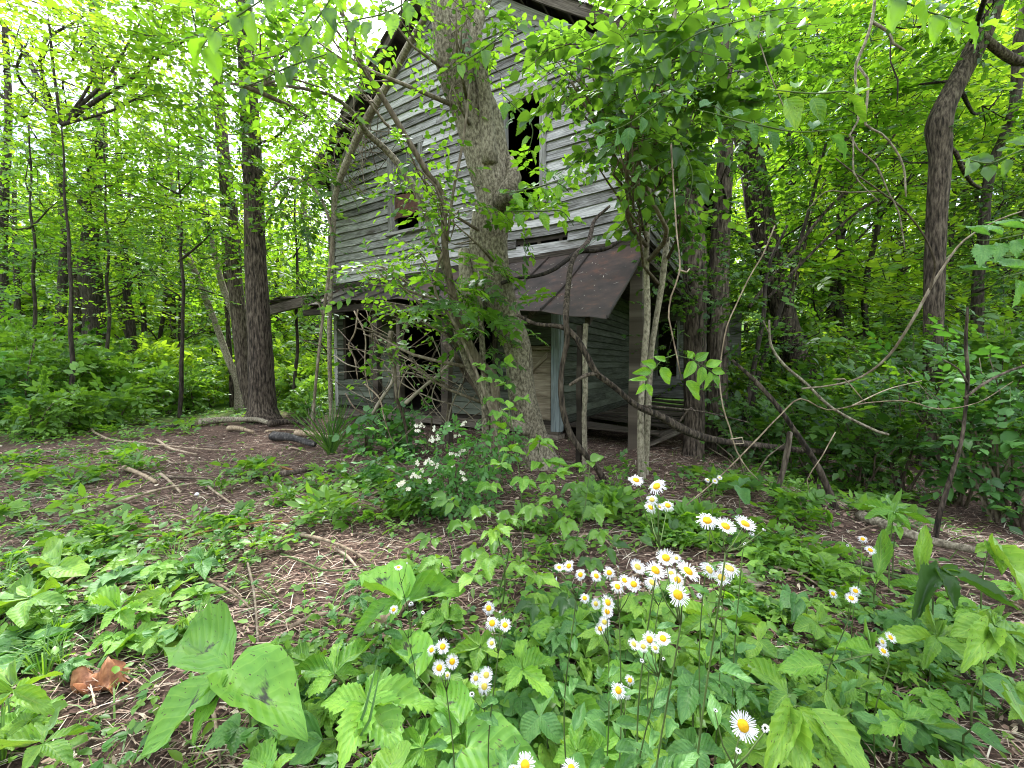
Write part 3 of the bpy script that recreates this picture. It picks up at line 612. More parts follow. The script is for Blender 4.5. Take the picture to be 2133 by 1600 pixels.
hero_tree('main', 'broad pale barked tree growing in front of the house gable, leaning left over the porch', [(1128, 985, 96), (1116, 945, 74), (1103, 890, 57), (1090, 840, 53), (1083, 790, 53), (1077, 725, 55), (1056, 665, 61), (1034, 600, 70), (1018, 520, 81), (1024, 460, 83), (1036, 410, 86), (1016, 340, 88), (996, 262, 93), (972, 200, 86), (955, 150, 85), (947, 60, 84), (938, -20, 81), (930, -160, 76), (925, -420, 70)], [4.95] * 5 + [4.95, 4.9, 4.85, 4.8, 4.75, 4.7, 4.65, 4.6, 4.55, 4.5, 4.45, 4.4, 4.4, 4.4], M['bark_grey'], 44, .05, rg=22, gn=.13,
    branches=[([(1040, 430, 40), (1062, 400, 44), (1072, 370, 34), (1060, 330, 20)], [4.55, 4.45, 4.5, 4.6]),
              ([(1020, 340, 34), (1016, 280, 30), (1006, 180, 28), (990, 80, 26), (1010, 10, 24), (1040, -60, 20)], [4.45, 4.4, 4.3, 4.2, 4.2, 4.2]),
              ([(985, 690, 40), (975, 600, 34), (968, 520, 28)], [4.8, 4.8, 4.8]), ([(1098, 900, 30), (1040, 860, 18), (1010, 800, 14), (1004, 700, 13), (1000, 560, 12)], [4.7, 4.6, 4.6, 4.6, 4.6])])
hero_tree('left', 'tall straight brown trunk standing nearest on the left, in front of the broken porch beam', [(549, 872, 84), (548, 850, 62), (545, 800, 56), (541, 700, 50), (533, 560, 46), (529, 430, 42), (524, 300, 40), (516, 150, 37), (508, 0, 34), (500, -200, 30), (495, -420, 24)], 8.7, M['bark_brown'], 32, .06, rg=26, gn=.04)
hero_tree('left2', 'trunk leaning slightly left just behind the straight brown trunk', [(530, 862, 34), (512, 790, 34), (500, 680, 34), (488, 560, 33), (478, 430, 31), (462, 280, 26), (450, 120, 22), (440, -60, 16)], 10.8, M['bark_brown'], 20, .12)
hero_tree('left3', 'thin grey trunk leaning left beside the clearing edge', [(495, 800, 17), (474, 745, 16), (455, 691, 15), (430, 625, 15), (407, 569, 14), (385, 515, 13), (370, 450, 11), (352, 340, 9), (340, 200, 7)], 11.6, M['bark_grey'], 12, .15)
hero_tree('left4', 'slim curved sapling bending into the leaning trunk behind', [(503, 760, 13), (500, 700, 14), (480, 640, 15), (462, 590, 15), (440, 500, 12), (426, 440, 10), (418, 330, 8), (415, 200, 6)], 11.3, M['bark_grey'], 12, .15)
hero_tree('left5', 'slender dark straight sapling between the leaning grey trunk and the double trunk', [(482, 780, 11), (476, 700, 11), (470, 600, 10), (466, 520, 9), (460, 380, 8), (455, 250, 6)], 12.2, M['bark_brown'], 10, .2)
hero_tree('far_big', 'thick old trunk with a swollen knot deep in the woods on the left', [(197, 760, 62), (194, 700, 54), (196, 640, 50), (190, 580, 52), (186, 530, 44), (190, 470, 38), (186, 425, 50), (190, 395, 40), (202, 345, 36), (208, 290, 32), (205, 200, 26), (200, 90, 20), (190, -40, 16)], 14.0, M['bark_dark'], 18, .2, gn=.16)
hero_tree('far_big2', 'greyish trunk pressed against the thick old trunk on its left', [(160, 740, 30), (160, 640, 32), (158, 580, 30), (140, 520, 24), (130, 440, 18), (120, 330, 14), (100, 200, 12)], 14.6, M['bark_brown'], 14, .25)
hero_tree('far3', 'straight dark trunk right of the thick old knotted trunk', [(276, 740, 24), (270, 660, 22), (264, 590, 20), (258, 520, 17), (250, 420, 14), (244, 300, 11), (240, 150, 8)], 15.0, M['bark_dark'], 12, .25)
hero_tree('far4', 'thin forked dark trunk behind the shrubs left of the clearing', [(302, 740, 12), (300, 670, 12), (296, 620, 11), (288, 560, 9), (280, 480, 7)], 15.5, M['bark_dark'], 10, .25)
hero_tree('far5', 'dark trunk at the left edge of the woods, the nearer of two', [(14, 740, 34), (12, 660, 32), (6, 600, 30), (4, 500, 26), (10, 380, 22), (18, 240, 18), (10, 60, 14)], 13.5, M['bark_dark'], 14, .25)
hero_tree('far6', 'narrow dark trunk right of the one at the left edge of the woods', [(38, 740, 16), (36, 640, 16), (34, 560, 15), (30, 480, 12), (30, 350, 10)], 15.5, M['bark_dark'], 10, .3)
hero_tree('far7', 'leaning dark tree rising to the upper left sky, its limbs crossing the gap', [(120, 760, 26), (130, 600, 24), (136, 450, 20), (120, 300, 17), (90, 190, 15), (50, 110, 14), (10, 55, 14), (-60, -20, 12)], 12.5, M['bark_dark'], 12, .2,
    branches=[([(-40, 122, 7), (10, 136, 6), (60, 142, 6), (110, 160, 5), (160, 180, 4), (220, 205, 3)], 11.0), ([(60, 0, 5), (130, 25, 5), (175, 50, 4), (215, 95, 4), (248, 140, 3)], 11.0), ([(-30, 165, 12), (10, 205, 9), (48, 244, 8), (66, 220, 4), (86, 202, 3)], 11.0), ([(90, 40, 4), (130, 85, 4), (170, 118, 4), (230, 150, 3)], 11.0)])
hero_tree('r1', 'dark furrowed trunk against the right corner of the house', [(1440, 975, 64), (1444, 930, 46), (1447, 800, 45), (1447, 680, 47), (1447, 560, 50), (1440, 450, 50), (1432, 330, 46), (1424, 200, 40), (1418, 60, 36), (1415, -150, 30)], 6.3, M['bark_brown'], 26, .08, rg=22, gn=.05)
hero_tree('r2', 'second dark trunk just right of the one against the house corner', [(1490, 960, 56), (1493, 900, 44), (1494, 780, 45), (1496, 640, 46), (1500, 500, 42), (1508, 380, 36), (1512, 240, 32), (1510, 100, 28), (1508, -100, 24)], 7.3, M['bark_brown'], 22, .1, rg=20, gn=.05)
hero_tree('r3', 'brown trunk leaning left in the woods right of the house', [(1690, 830, 66), (1668, 760, 58), (1645, 700, 54), (1622, 610, 52), (1600, 530, 54), (1582, 440, 56), (1568, 360, 54), (1550, 280, 46), (1530, 180, 38), (1500, 60, 32), (1480, -80, 28)], 8.6, M['bark_brown'], 22, .1, rg=20, gn=.06,
    branches=[([(1600, 560, 16), (1560, 500, 10), (1500, 460, 8), (1450, 420, 6)], 8.4), ([(1640, 640, 12), (1680, 500, 8), (1700, 420, 6), (1760, 300, 5)], 8.3), ([(1560, 640, 10), (1640, 540, 9), (1720, 440, 8), (1810, 350, 7), (1900, 230, 5)], 7.6), ([(1600, 620, 8), (1700, 520, 7), (1800, 430, 7), (1900, 390, 6), (2000, 370, 4)], 7.4)])
hero_tree('r4', 'dark trunk with a bend halfway up, leaning right near the right edge', [(1930, 985, 60), (1936, 900, 46), (1940, 800, 44), (1944, 660, 44), (1948, 540, 45), (1952, 430, 46), (1958, 330, 50), (1956, 262, 58), (1972, 215, 52), (2000, 160, 50), (2030, 105, 52), (2062, 40, 46), (2085, -40, 38), (2110, -160, 32)], 6.4, M['bark_brown'], 26, .08, rg=22, gn=.08,
    branches=[([(2050, 78, 22), (2072, 96, 24), (2098, 116, 26), (2118, 128, 26), (2140, 130, 24)], [6.3, 6.3, 6.3, 6.3, 6.3]), ([(1972, 300, 10), (1992, 320, 12), (2000, 348, 11), (2020, 380, 10), (2042, 392, 9)], [6.4, 6.5, 6.6, 6.8, 7.0])])
hero_tree('r5', 'forked dark trunk behind the bent one at the right edge', [(2010, 960, 40), (2024, 860, 34), (2034, 720, 30), (2036, 600, 28), (2048, 500, 27), (2054, 410, 24), (2066, 345, 26), (2090, 285, 22), (2112, 220, 24), (2120, 150, 30), (2122, 90, 28), (2140, -20, 22)], 7.4, M['bark_dark'], 20, .1, rg=18, gn=.08, branches=[([(1992, 335, 8), (2030, 345, 9), (2062, 352, 10)], 7.3)])
hero_tree('r6', 'slanting dark sapling in the gap right of the house', [(1560, 880, 10), (1580, 780, 12), (1610, 690, 12), (1640, 600, 11), (1662, 520, 10), (1690, 420, 8), (1720, 300, 6)], 7.8, M['bark_dark'], 10, .15)
hero_tree('r7', 'dark crooked sapling between the leaning trunk and the house corner', [(1540, 930, 11), (1560, 820, 13), (1575, 740, 11), (1590, 660, 10), (1600, 560, 8), (1640, 470, 6)], 7.0, M['bark_dark'], 10, .15)
hero_tree('twin_a', 'slender pale sapling stem in front of the porch corner post, the straighter of two', [(1337, 992, 17), (1334, 900, 14), (1336, 820, 13), (1342, 742, 13), (1348, 660, 13), (1346, 560, 13), (1348, 480, 12), (1352, 380, 11), (1368, 250, 10), (1392, 120, 9), (1410, 0, 8), (1430, -120, 6)], 4.45, M['bark_grey'], 14, .08, rg=0, gn=.1)
hero_tree('twin_b', 'slender sapling stem curving right beside the porch corner post', [(1345, 985, 13), (1350, 850, 13), (1356, 740, 12), (1368, 660, 12), (1379, 592, 13), (1389, 502, 13), (1394, 420, 11), (1402, 300, 10), (1420, 150, 8), (1450, -30, 7)], 4.6, M['bark_grey'], 14, .08, rg=0, gn=.1)
# saplings and stems left of the main tree
hero_tree('s1', 'long curved sapling crossing the left upper window of the house', [(1030, 800, 20), (1000, 758, 19), (965, 690, 17), (942, 605, 15), (927, 519, 14), (921, 405, 12), (895, 367, 12), (850, 292, 12), (801, 210, 12), (762, 150, 11), (741, 101, 10), (711, 22, 9), (700, -60, 8)], [4.6, 4.5, 4.4, 4.3, 4.2, 4.1, 4.0, 3.9, 3.8, 3.7, 3.6, 3.5, 3.4], M['twig'], 12, .07, rg=0, gn=.08)
hero_tree('s2', 'pale forked sapling left of the broad pale barked tree', [(1010, 840, 17), (975, 760, 16), (950, 680, 15), (940, 600, 15), (912, 520, 15), (887, 450, 14), (865, 394, 14), (820, 330, 14), (790, 300, 13), (764, 277, 13), (740, 240, 10), (690, 200, 8), (600, 180, 6), (480, 175, 5)], [4.7, 4.6, 4.5, 4.45, 4.4, 4.4, 4.4, 4.4, 4.3, 4.2, 4.0, 3.8, 3.4, 3.0], M['bark_grey'], 12, .07, rg=0, gn=.08)
hero_tree('s3', 'thick grey vine stem climbing along the left roof edge', [(690, 860, 9), (686, 700, 10), (690, 560, 11), (694, 470, 11), (700, 400, 12), (730, 320, 15), (764, 250, 17), (805, 180, 15), (850, 97, 14), (895, 19, 12), (930, -60, 10)], [8.0, 7.8, 7.6, 7.4, 7.2, 6.8, 6.4, 6.0, 5.6, 5.2, 5.0], M['bark_grey'], 12, .1, rg=0, gn=.1, cat='vine', name='climbing_vine')
hero_tree('s4', 'upright thin shoot rising beside the left upper window', [(1035, 900, 8), (960, 700, 7), (905, 600, 6), (930, 500, 6), (944, 400, 6), (960, 320, 6), (972, 240, 5), (980, 160, 4)], 4.2, M['twig'], 8, .08, rg=0, gn=.05)
hero_tree('s5', 'bare arching sapling left of the house eave', [(652, 868, 7), (668, 700, 7), (686, 560, 7), (690, 480, 7), (660, 400, 6), (600, 370, 5), (560, 400, 4)], 7.2, M['twig'], 8, .08, rg=0, gn=.05)

def stick(name, label, poly, depth, mt, cat='branch', sides=8, step=.06, group=None, extra=(), wander=.006, on_ground=False):
    """a loose branch: one body, side twigs as children"""
    pts, rad = stem_pts(poly, depth)
    rad = [r * (.68 if mt == M['stick_pale'] else .86) for r in rad]
    if on_ground:
        pts = [np.array([p[0], p[1], max(p[2], float(gz(p[0], p[1])) + r * .6)]) for p, r in zip(pts, rad)]
    t = thing(name, label, cat, pts[0], group); b = MB(); tube(b, pts, rad, sides, step, .16, rng.rand(), wander, True, 0, int(rng.randint(99)), .26); b.build('limb' if extra else 'wood', mt, t)
    for e, d in extra:
        p2, r2 = stem_pts(e, d); b = MB(); tube(b, p2, r2, 6, .05, .08, .5, .004); b.build('side_twig', mt, t)
    return t
stick('climbing_vine', 'thick brown vine snaking up from the ground over the tin porch roof', [(1262, 1010, 17), (1240, 970, 16), (1227, 956, 15), (1197, 919, 14), (1179, 877, 13), (1169, 817, 13), (1171, 761, 12), (1181, 705, 13), (1178, 660, 14), (1184, 592, 13), (1197, 536, 13), (1225, 500, 12), (1238, 460, 9), (1270, 430, 6)], [4.3, 4.2, 4.15, 4.1, 4.05, 4.0, 3.98, 3.96, 3.95, 4.3, 4.9, 5.6, 6.0, 6.1], M['bark_brown'], 'vine', 12)
stick('climbing_vine', 'dark vine lying across the tin porch roof from the tree to the corner', [(1046, 590, 10), (1080, 580, 9), (1115, 575, 9), (1150, 562, 10), (1180, 540, 10), (1205, 524, 10), (1250, 521, 9), (1280, 510, 8), (1320, 480, 6)], [4.6, 4.75, 4.85, 5.0, 5.3, 5.5, 5.5, 5.5, 5.6], M['bark_dark'], 'vine', 10)
stick('fallen_branch', 'long fallen limb slanting from the porch eave down to the ground right of the house', [(1075, 655, 7), (1115, 675, 8), (1150, 679, 9), (1176, 684, 13), (1200, 705, 13), (1220, 735, 13), (1242, 776, 14), (1280, 806, 14), (1325, 844, 16), (1377, 866, 19), (1415, 889, 21), (1471, 911, 20), (1527, 922, 18), (1629, 934, 16), (1740, 942, 12)], [4.1, 4.05, 4.0, 3.95, 3.95, 3.9, 3.9, 3.95, 4.0, 4.1, 4.2, 4.4, 4.6, 5.0, 5.4], M['bark_brown'], 'branch', 14, extra=[([(1244, 778, 10), (1225, 780, 9), (1205, 790, 8), (1186, 803, 7)], 3.9), ([(1330, 845, 6), (1400, 850, 5), (1470, 858, 4), (1560, 880, 3)], [4.0, 4.1, 4.1, 4.2]), ([(1410, 888, 5), (1440, 850, 4), (1452, 870, 3)], 4.2)])
stick('dead_branch', 'rough dead stem arching from the ground up to the left among the right hand thicket', [(1757, 1120, 24), (1740, 1060, 20), (1719, 1005, 18), (1700, 964, 17), (1662, 907, 15), (1625, 855, 13), (1580, 802, 12), (1545, 768, 9), (1525, 750, 6)], [3.5, 3.5, 3.5, 3.5, 3.5, 3.5, 3.5, 3.5, 3.5], M['bark_brown'], 'branch', 12, extra=[([(1725, 1110, 14), (1712, 1060, 12), (1706, 1010, 10)], 3.55)])
stick('dead_branch', 'dark curved dead limb crossing behind the rough arching stem', [(1850, 905, 9), (1831, 900, 10), (1760, 866, 9), (1719, 840, 9), (1677, 799, 8), (1632, 761, 8), (1606, 720, 7), (1602, 667, 6)], [4.2] * 8, M['bark_grey'], extra=[([(1604, 700, 4), (1590, 668, 3)], 4.2)])
stick('dead_branch', 'short brown stub leaning against the arching stem', [(1585, 1075, 15), (1606, 1040, 15), (1625, 1005, 14), (1640, 950, 15), (1646, 900, 14)], 3.7, M['bark_brown'], sides=12)
stick('dead_branch', 'long thin bare arc reaching from the thicket to the upper right', [(1670, 810, 6), (1737, 802, 6), (1794, 784, 7), (1850, 739, 7), (1902, 664, 8), (1936, 605, 8), (1965, 560, 7), (2010, 500, 6), (2078, 459, 5), (2130, 440, 4)], [3.3, 3.25, 3.2, 3.1, 3.0, 3.0, 3.0, 3.0, 2.95, 2.9], M['twig'], extra=[([(1936, 605, 7), (1946, 570, 6), (1947, 540, 6), (1925, 490, 5), (1881, 437, 5), (1829, 398, 4), (1781, 363, 4), (1740, 330, 3)], [3.0, 3.0, 2.95, 2.95, 2.9, 2.85, 2.8, 2.8]), ([(1829, 398, 4), (1770, 402, 3), (1720, 400, 3), (1680, 440, 2)], 2.85)])
stick('dead_branch', 'crooked bare pole standing in front of the dark hollow near the right edge', [(1945, 1150, 17), (1950, 1110, 16), (1955, 1080, 15), (1974, 1012, 14), (1988, 970, 13), (2000, 930, 12), (2010, 870, 11), (2017, 787, 11), (2012, 712, 9), (2016, 640, 6)], 2.95, M['bark_brown'], sides=12, extra=[([(2016, 800, 7), (1995, 770, 5), (1965, 750, 4)], 2.95), ([(2008, 830, 8), (2050, 800, 9), (2100, 775, 8), (2140, 760, 7)], 2.95)])
stick('fallen_twig', 'forked pale twig spanning across the thicket to the right edge', [(1430, 1052, 3), (1505, 990, 4), (1570, 926, 5), (1625, 866, 5), (1665, 830, 6), (1720, 852, 5), (1800, 836, 5), (1888, 832, 5), (1958, 850, 5), (2040, 838, 4), (2110, 795, 3)], [3.0, 3.05, 3.1, 3.1, 3.1, 3.05, 3.0, 2.95, 2.9, 2.9, 2.9], M['stick_pale'], wander=.012, extra=[([(1775, 845, 4), (1850, 810, 3), (1920, 793, 2)], 3.0), ([(1800, 836, 3), (1760, 790, 3), (1735, 790, 2)], 3.0)])
stick('fallen_twig', 'dead twig of many prongs hanging under the thicket', [(1740, 900, 4), (1712, 950, 4), (1690, 980, 4), (1680, 1000, 3), (1686, 1026, 3)], 3.2, M['stick_pale'])
stick('hanging_vine', 'thin pale vine dangling beside the porch corner with a knobbly end', [(1398, 300, 5), (1405, 400, 5), (1408, 480, 5), (1413, 562, 5), (1395, 615, 5), (1391, 660, 5), (1400, 700, 5), (1409, 740, 5), (1420, 792, 4)], [2.6, 2.5, 2.4, 2.3, 2.3, 2.3, 2.3, 2.3, 2.3], M['stick_pale'], 'vine', extra=[([(1413, 562, 4), (1430, 567, 4), (1436, 560, 3)], 2.3)])
stick('hanging_vine', 'long thin vine dangling left of the dark trunks with a curled end', [(1614, 470, 4), (1590, 530, 4), (1560, 580, 4), (1530, 640, 4), (1512, 680, 4), (1502, 730, 4), (1497, 790, 4), (1506, 850, 5), (1520, 890, 5), (1535, 940, 4), (1560, 980, 4), (1582, 1002, 3)], [2.8] * 12, M['stick_pale'], 'vine', extra=[([(1522, 915, 3), (1545, 910, 3), (1548, 922, 3), (1530, 925, 2)], 2.8)])
stick('hanging_vine', 'knotted vine hanging down from the top right in two strands', [(1824, -60, 12), (1822, 0, 9), (1816, 48, 10), (1802, 95, 9), (1785, 136, 9), (1784, 170, 7), (1793, 215, 7), (1790, 250, 6), (1772, 280, 6), (1790, 310, 5), (1825, 340, 5), (1850, 400, 4), (1870, 440, 4), (1885, 520, 3)], [2.6] * 14, M['bark_grey'], 'vine', extra=[([(1816, 46, 8), (1850, 65, 8), (1862, 90, 7), (1885, 105, 5)], 2.6), ([(1788, 138, 6), (1808, 165, 6), (1806, 220, 6), (1803, 262, 6), (1835, 280, 5), (1862, 310, 5), (1882, 350, 5), (1887, 410, 4)], 2.55), ([(1777, 285, 4), (1778, 360, 4), (1790, 380, 3), (1830, 420, 3)], 2.6)])
stick('hanging_vine', 'bare dark twig running down beside the hanging knotted vine', [(1853, -60, 4), (1856, 60, 4), (1852, 130, 4), (1868, 168, 5), (1868, 220, 3)], 2.9, M['bark_dark'], 'vine')
stick('hanging_vine', 'thin straight vine hanging at the top right corner of the porch', [(1550, -40, 4), (1570, 40, 4), (1590, 110, 3), (1612, 170, 3), (1640, 240, 3)], 2.6, M['twig'], 'vine')
# ---------------------------------------------------------------- foliage: real leaves on twigs, joined per crown
L_FAR = (np.array([[0, 0, 0], [.30, .42, .05], [0, 1, -.06], [-.30, .42, .05]]), [(0, 1, 2, 3)], [])
L_MID = (np.array([[0, 0, 0], [.27, .30, .045], [.22, .66, .02], [0, 1, -.12], [-.22, .66, .02], [-.27, .30, .045], [0, .34, -.02], [0, .68, -.04]]),
         [(0, 1, 6, 6), (1, 2, 7, 6), (2, 3, 7, 7), (3, 4, 7, 7), (4, 5, 6, 7), (5, 0, 6, 6)], [])
L_MID = (L_MID[0], [(1, 2, 7, 6), (4, 5, 6, 7)], [(0, 1, 6), (2, 3, 7), (3, 4, 7), (5, 0, 6)])
L_NARROW = (L_MID[0] * np.array([.62, 1, .8]), L_MID[1], L_MID[2])
L_BROAD = (L_MID[0] * np.array([1.35, 1, 1.2]), L_MID[1], L_MID[2])
def palm_template(n=5, base=L_MID, spread=68, sizes=None):
    V, Q, T = [], [], []; k = 0
    for i in range(n):
        a = R(-spread + 2 * spread * i / (n - 1)); s = (1.0 - .35 * abs(i - (n - 1) / 2) / ((n - 1) / 2)) if sizes is None else sizes[i]
        v = base[0] * np.array([s * .9, s, s]); c, sn = math.cos(a), math.sin(a)
        v = np.stack([v[:, 0] * c + v[:, 1] * sn, -v[:, 0] * sn + v[:, 1] * c, v[:, 2] - .05 * v[:, 1] - .04 * abs(i - 2)], 1); v[:, 1] += .05
        V.append(v); Q += [tuple(x + k for x in q) for q in base[1]]; T += [tuple(x + k for x in t) for t in base[2]]; k += len(v)
    return np.vstack(V) * .62, Q, T
def pinn_template(pairs=2, base=L_MID):
    V, Q, T = [], [], []; k = 0
    spots = [(0, .55, 0)] + [(s, .08 + .40 * i / max(1, pairs - 1) if pairs > 1 else .3, 1) for i in range(pairs) for s in (-1, 1)]
    for s, y, side in spots:
        a = R(62) * s; sc = .46 if side else .5; v = base[0] * np.array([sc * 1.1, sc, sc]); c, sn = math.cos(a), math.sin(a)
        v = np.stack([v[:, 0] * c + v[:, 1] * sn, -v[:, 0] * sn + v[:, 1] * c + y, v[:, 2] - .03], 1)
        V.append(v); Q += [tuple(x + k for x in q) for q in base[1]]; T += [tuple(x + k for x in t) for t in base[2]]; k += len(v)
    V.append(np.array([[-.008, -.3, 0], [.008, -.3, 0], [.005, .6, 0], [-.005, .6, 0]])); Q.append((k, k + 1, k + 2, k + 3))
    return np.vstack(V), Q, T
L_PALM = palm_template(); L_PALM_FAR = palm_template(5, L_FAR); L_TRI = palm_template(3, L_BROAD, 62); L_PINN = pinn_template(2); L_PINN3 = pinn_template(3, L_NARROW)
def place(mb, tpl, o, d, n, size, tint):
    """instances of a template: o origins, d along, n normal (K,3), size (K,), tint (K,)"""
    V, Q, T = tpl; K = len(o)
    if K == 0: return
    d = nrm(d); s = nrm(np.cross(d, n)); n = np.cross(s, d)
    v = o[:, None] + size[:, None, None] * (V[None, :, 0:1] * s[:, None] + V[None, :, 1:2] * d[:, None] + V[None, :, 2:3] * n[:, None])
    k = len(V); off = (np.arange(K) * k)[:, None, None]
    uv = np.tile(np.stack([V[:, 0] * 3, V[:, 1]], 1), (K, 1))
    mb.add(v.reshape(-1, 3), (np.array(Q)[None] + off).reshape(-1, 4) if Q else None, (np.array(T)[None] + off).reshape(-1, 3) if T else None, np.repeat(tint, k), uv)
def sprays(mb, tw, o, d, length, K, leaf, tpl, rs, droop=.25, tilt=.35, tintm=.5, tints=.30, flat=1.0, angle=58):
    """o (M,3) origins, d (M,3) directions, length (M,), K leaves per spray, leaf (M,) leaf length"""
    M_ = len(o)
    if M_ == 0: return
    d = nrm(d); up = nrm(np.array([0, 0, 1.0]) * flat + rs.normal(0, tilt, (M_, 3))); s = nrm(np.cross(d, up)); up = np.cross(s, d)
    f = (np.arange(K) + .6) / K
    pos = o[:, None] + d[:, None] * (length[:, None] * f[None])[..., None]; pos[..., 2] -= droop * length[:, None] * f[None] ** 2 * .8
    sg = np.where(np.arange(K) % 2 == 0, 1.0, -1.0); ang = R(angle) * (1 - .75 * f ** 3) * (1 + rs.normal(0, .15, (M_, K)))
    ang[:, -1] *= .2
    ld = d[:, None] * np.cos(ang)[..., None] + s[:, None] * (np.sin(ang) * sg[None])[..., None]
    ld = ld + rs.normal(0, .12, ld.shape); ld[..., 2] -= droop * .9 * rs.rand(M_, K) + .05
    ln = up[:, None] + rs.normal(0, tilt, (M_, K, 3)); sz = leaf[:, None] * (1 - .3 * np.abs(f[None] - .5)) * rs.uniform(.45, 1.35, (M_, K))
    ti = np.clip(rs.normal(tintm, tints, (M_, 1)) + rs.normal(0, tints * .6, (M_, K)), 0, 1)
    place(mb, tpl, pos.reshape(-1, 3), ld.reshape(-1, 3), ln.reshape(-1, 3), sz.reshape(-1), ti.reshape(-1))
    if tw is not None:      # twigs, three-sided
        r = length * .009; e = o + d * length[:, None]; e[:, 2] -= droop * length * .8; mid = o + d * length[:, None] * .5; mid[:, 2] -= droop * length * .2
        ring = []
        for c, rr in ((o, r), (mid, r * .7), (e, r * .3)):
            for a in (0, 2.094, 4.189): ring.append(c + (s * math.cos(a) + up * math.sin(a)) * rr[:, None])
        v = np.stack(ring, 1).reshape(-1, 3); off = (np.arange(M_) * 9)[:, None, None]
        q = np.array([(j * 3 + a, j * 3 + (a + 1) % 3, j * 3 + 3 + (a + 1) % 3, j * 3 + 3 + a) for j in range(2) for a in range(3)])
        tw.add(v, (q[None] + off).reshape(-1, 4), None, .4)
def cloud(rs, c, rad, n, shell=.0):
    v = nrm(rs.normal(0, 1, (n, 3))); r = rs.rand(n) ** (1 / (2.2 + shell * 6)); return np.asarray(c) + v * r[:, None] * np.asarray(rad), v
def clump(mb, tw, c, rad, n, leaf, tpl, rs, slen=.5, K=9, droop=.25, bias=None, tintm=.5, **kw):
    """a spray-filled part of a crown; bias = direction the sprays lean to"""
    o, v = cloud(rs, c, rad, n)
    d = v * np.array([1, 1, .45]) + rs.normal(0, .35, (n, 3))
    if bias is not None: d = d + np.asarray(bias)
    d[:, 2] *= .6
    sprays(mb, tw, o, d, slen * rs.uniform(.6, 1.3, n), K, leaf * rs.uniform(.8, 1.2, n), tpl, rs, droop=droop, tintm=tintm, **kw)
def crown_part(t, clumps, leaf, tpl, mt, seed, name='crown', slen=.5, K=9, boughs_from=None, twmat='bark_dark', **kw):
    """clumps: (centre, radius xyz, sprays)"""
    rs = np.random.RandomState(seed); mb, tw, bb = MB(), MB(), MB()
    for c, rad, n in clumps: clump(mb, tw, c, rad, n, leaf, tpl, rs, slen, K, **kw)
    if boughs_from is not None:
        for c, rad, n in clumps:
            c = np.asarray(c, float); a = np.asarray(boughs_from); a = a[np.argmin([np.linalg.norm(x - c) + max(0, x[2] - c[2] + .3) * 3 for x in a])]
            L = np.linalg.norm(c - a); mid = (a + c) / 2 + rs.normal(0, .06 * L, 3) + [0, 0, -.06 * L]; r = .012 + .010 * L
            tube(bb, [a, mid, c], [r, r * .7, r * .3], 6, .25, .1, .4, .01)
            for _ in range(5):
                e, _v = cloud(rs, c, np.asarray(rad) * .9, 1); f = rs.uniform(.45, 1); m0 = a + (c - a) * f
                tube(bb, [m0, (m0 + e[0]) / 2 + rs.normal(0, .05, 3), e[0]], [r * .45, r * .3, r * .12], 4, .3, .1, .4)
    o = mb.build(name, M[mt], t, kind='stuff')
    if tw.v: tw.build('twigs', M[twmat], t, kind='stuff')
    if bb.v: bb.build('boughs', M[twmat], t, kind='stuff')
    return o
def pc(px, py, Y, rx, ry, rz, n):      # a clump by where it stands: radii in photo pixels at that distance (x, y), depth radius in metres
    return (P(px, py, Y), np.array([rx * Y / FPX, rz, ry * Y / FPX]), int(n * (1.55 if px < 780 or px > 1370 else 1.15)))
def trunk_pts(t):
    m = next(c for c in t.children if c.name.startswith('trunk')).data; k = len(m.vertices); a = np.empty(k * 3, np.float32); m.vertices.foreach_get('co', a)
    return a.reshape(-1, 3)[::37] + origin_of(t)

def understorey(px, Y, label, clumps, mt, seed, leaf=.12, tpl=L_MID):
    x = (px - 1066.5) / FPX * Y; g = float(gz(x, Y)); base = np.array([x, Y, g]); t = thing('tree_sapling', label, 'tree', base, 'leafy saplings at the clearing edge'); b = MB(); top = P(px + clumps[0][0] * .3, 260, Y); pts = [base - [0, 0, .1], base * .6 + top * .4 + [.1, 0, 0], top]; tube(b, pts, [.05, .035, .012], 8, .2, .08, .5, .02, True, 0, 0, .15); b.build('trunk', M['bark_dark'], t)
    crown_part(t, [pc(px + dx, py, Y + dy, rx, ry, .9, n) for dx, py, dy, rx, ry, n in clumps], leaf, tpl, mt, seed, slen=.6, K=10, boughs_from=np.array([base * (1 - f) + top * f for f in np.linspace(.2, 1, 8)]), droop=.25, flat=1.3)
WMARKS = [(-60, 'the trunk at the left edge'), (190, 'the thick knotted trunk'), (272, 'the straight dark trunk'), (440, 'the leaning grey trunk'), (548, 'the tall straight brown trunk'), (650, 'the left corner of the house'), (1495, 'the two dark trunks by the house'), (1650, 'the trunk leaning left'), (1780, 'the hanging knotted vine'), (1945, 'the bent dark trunk'), (2040, 'the forked dark trunk'), (2160, 'the right edge')]
TONE = {'leaf_yellow': 'yellow green', 'leaf_canopy': 'mid green', 'leaf_cool': 'cool pale green', 'leaf_low': 'fresh green', 'leaf_deep': 'dark green'}
def wl(px, Y, far):
    m = min(WMARKS, key=lambda q: abs(q[0] - px)); d = px - m[0]
    return ('directly behind' if abs(d) < 22 else 'right of' if d > 0 else 'left of') + ' ' + m[1] + (', set far back' if Y > far else '')
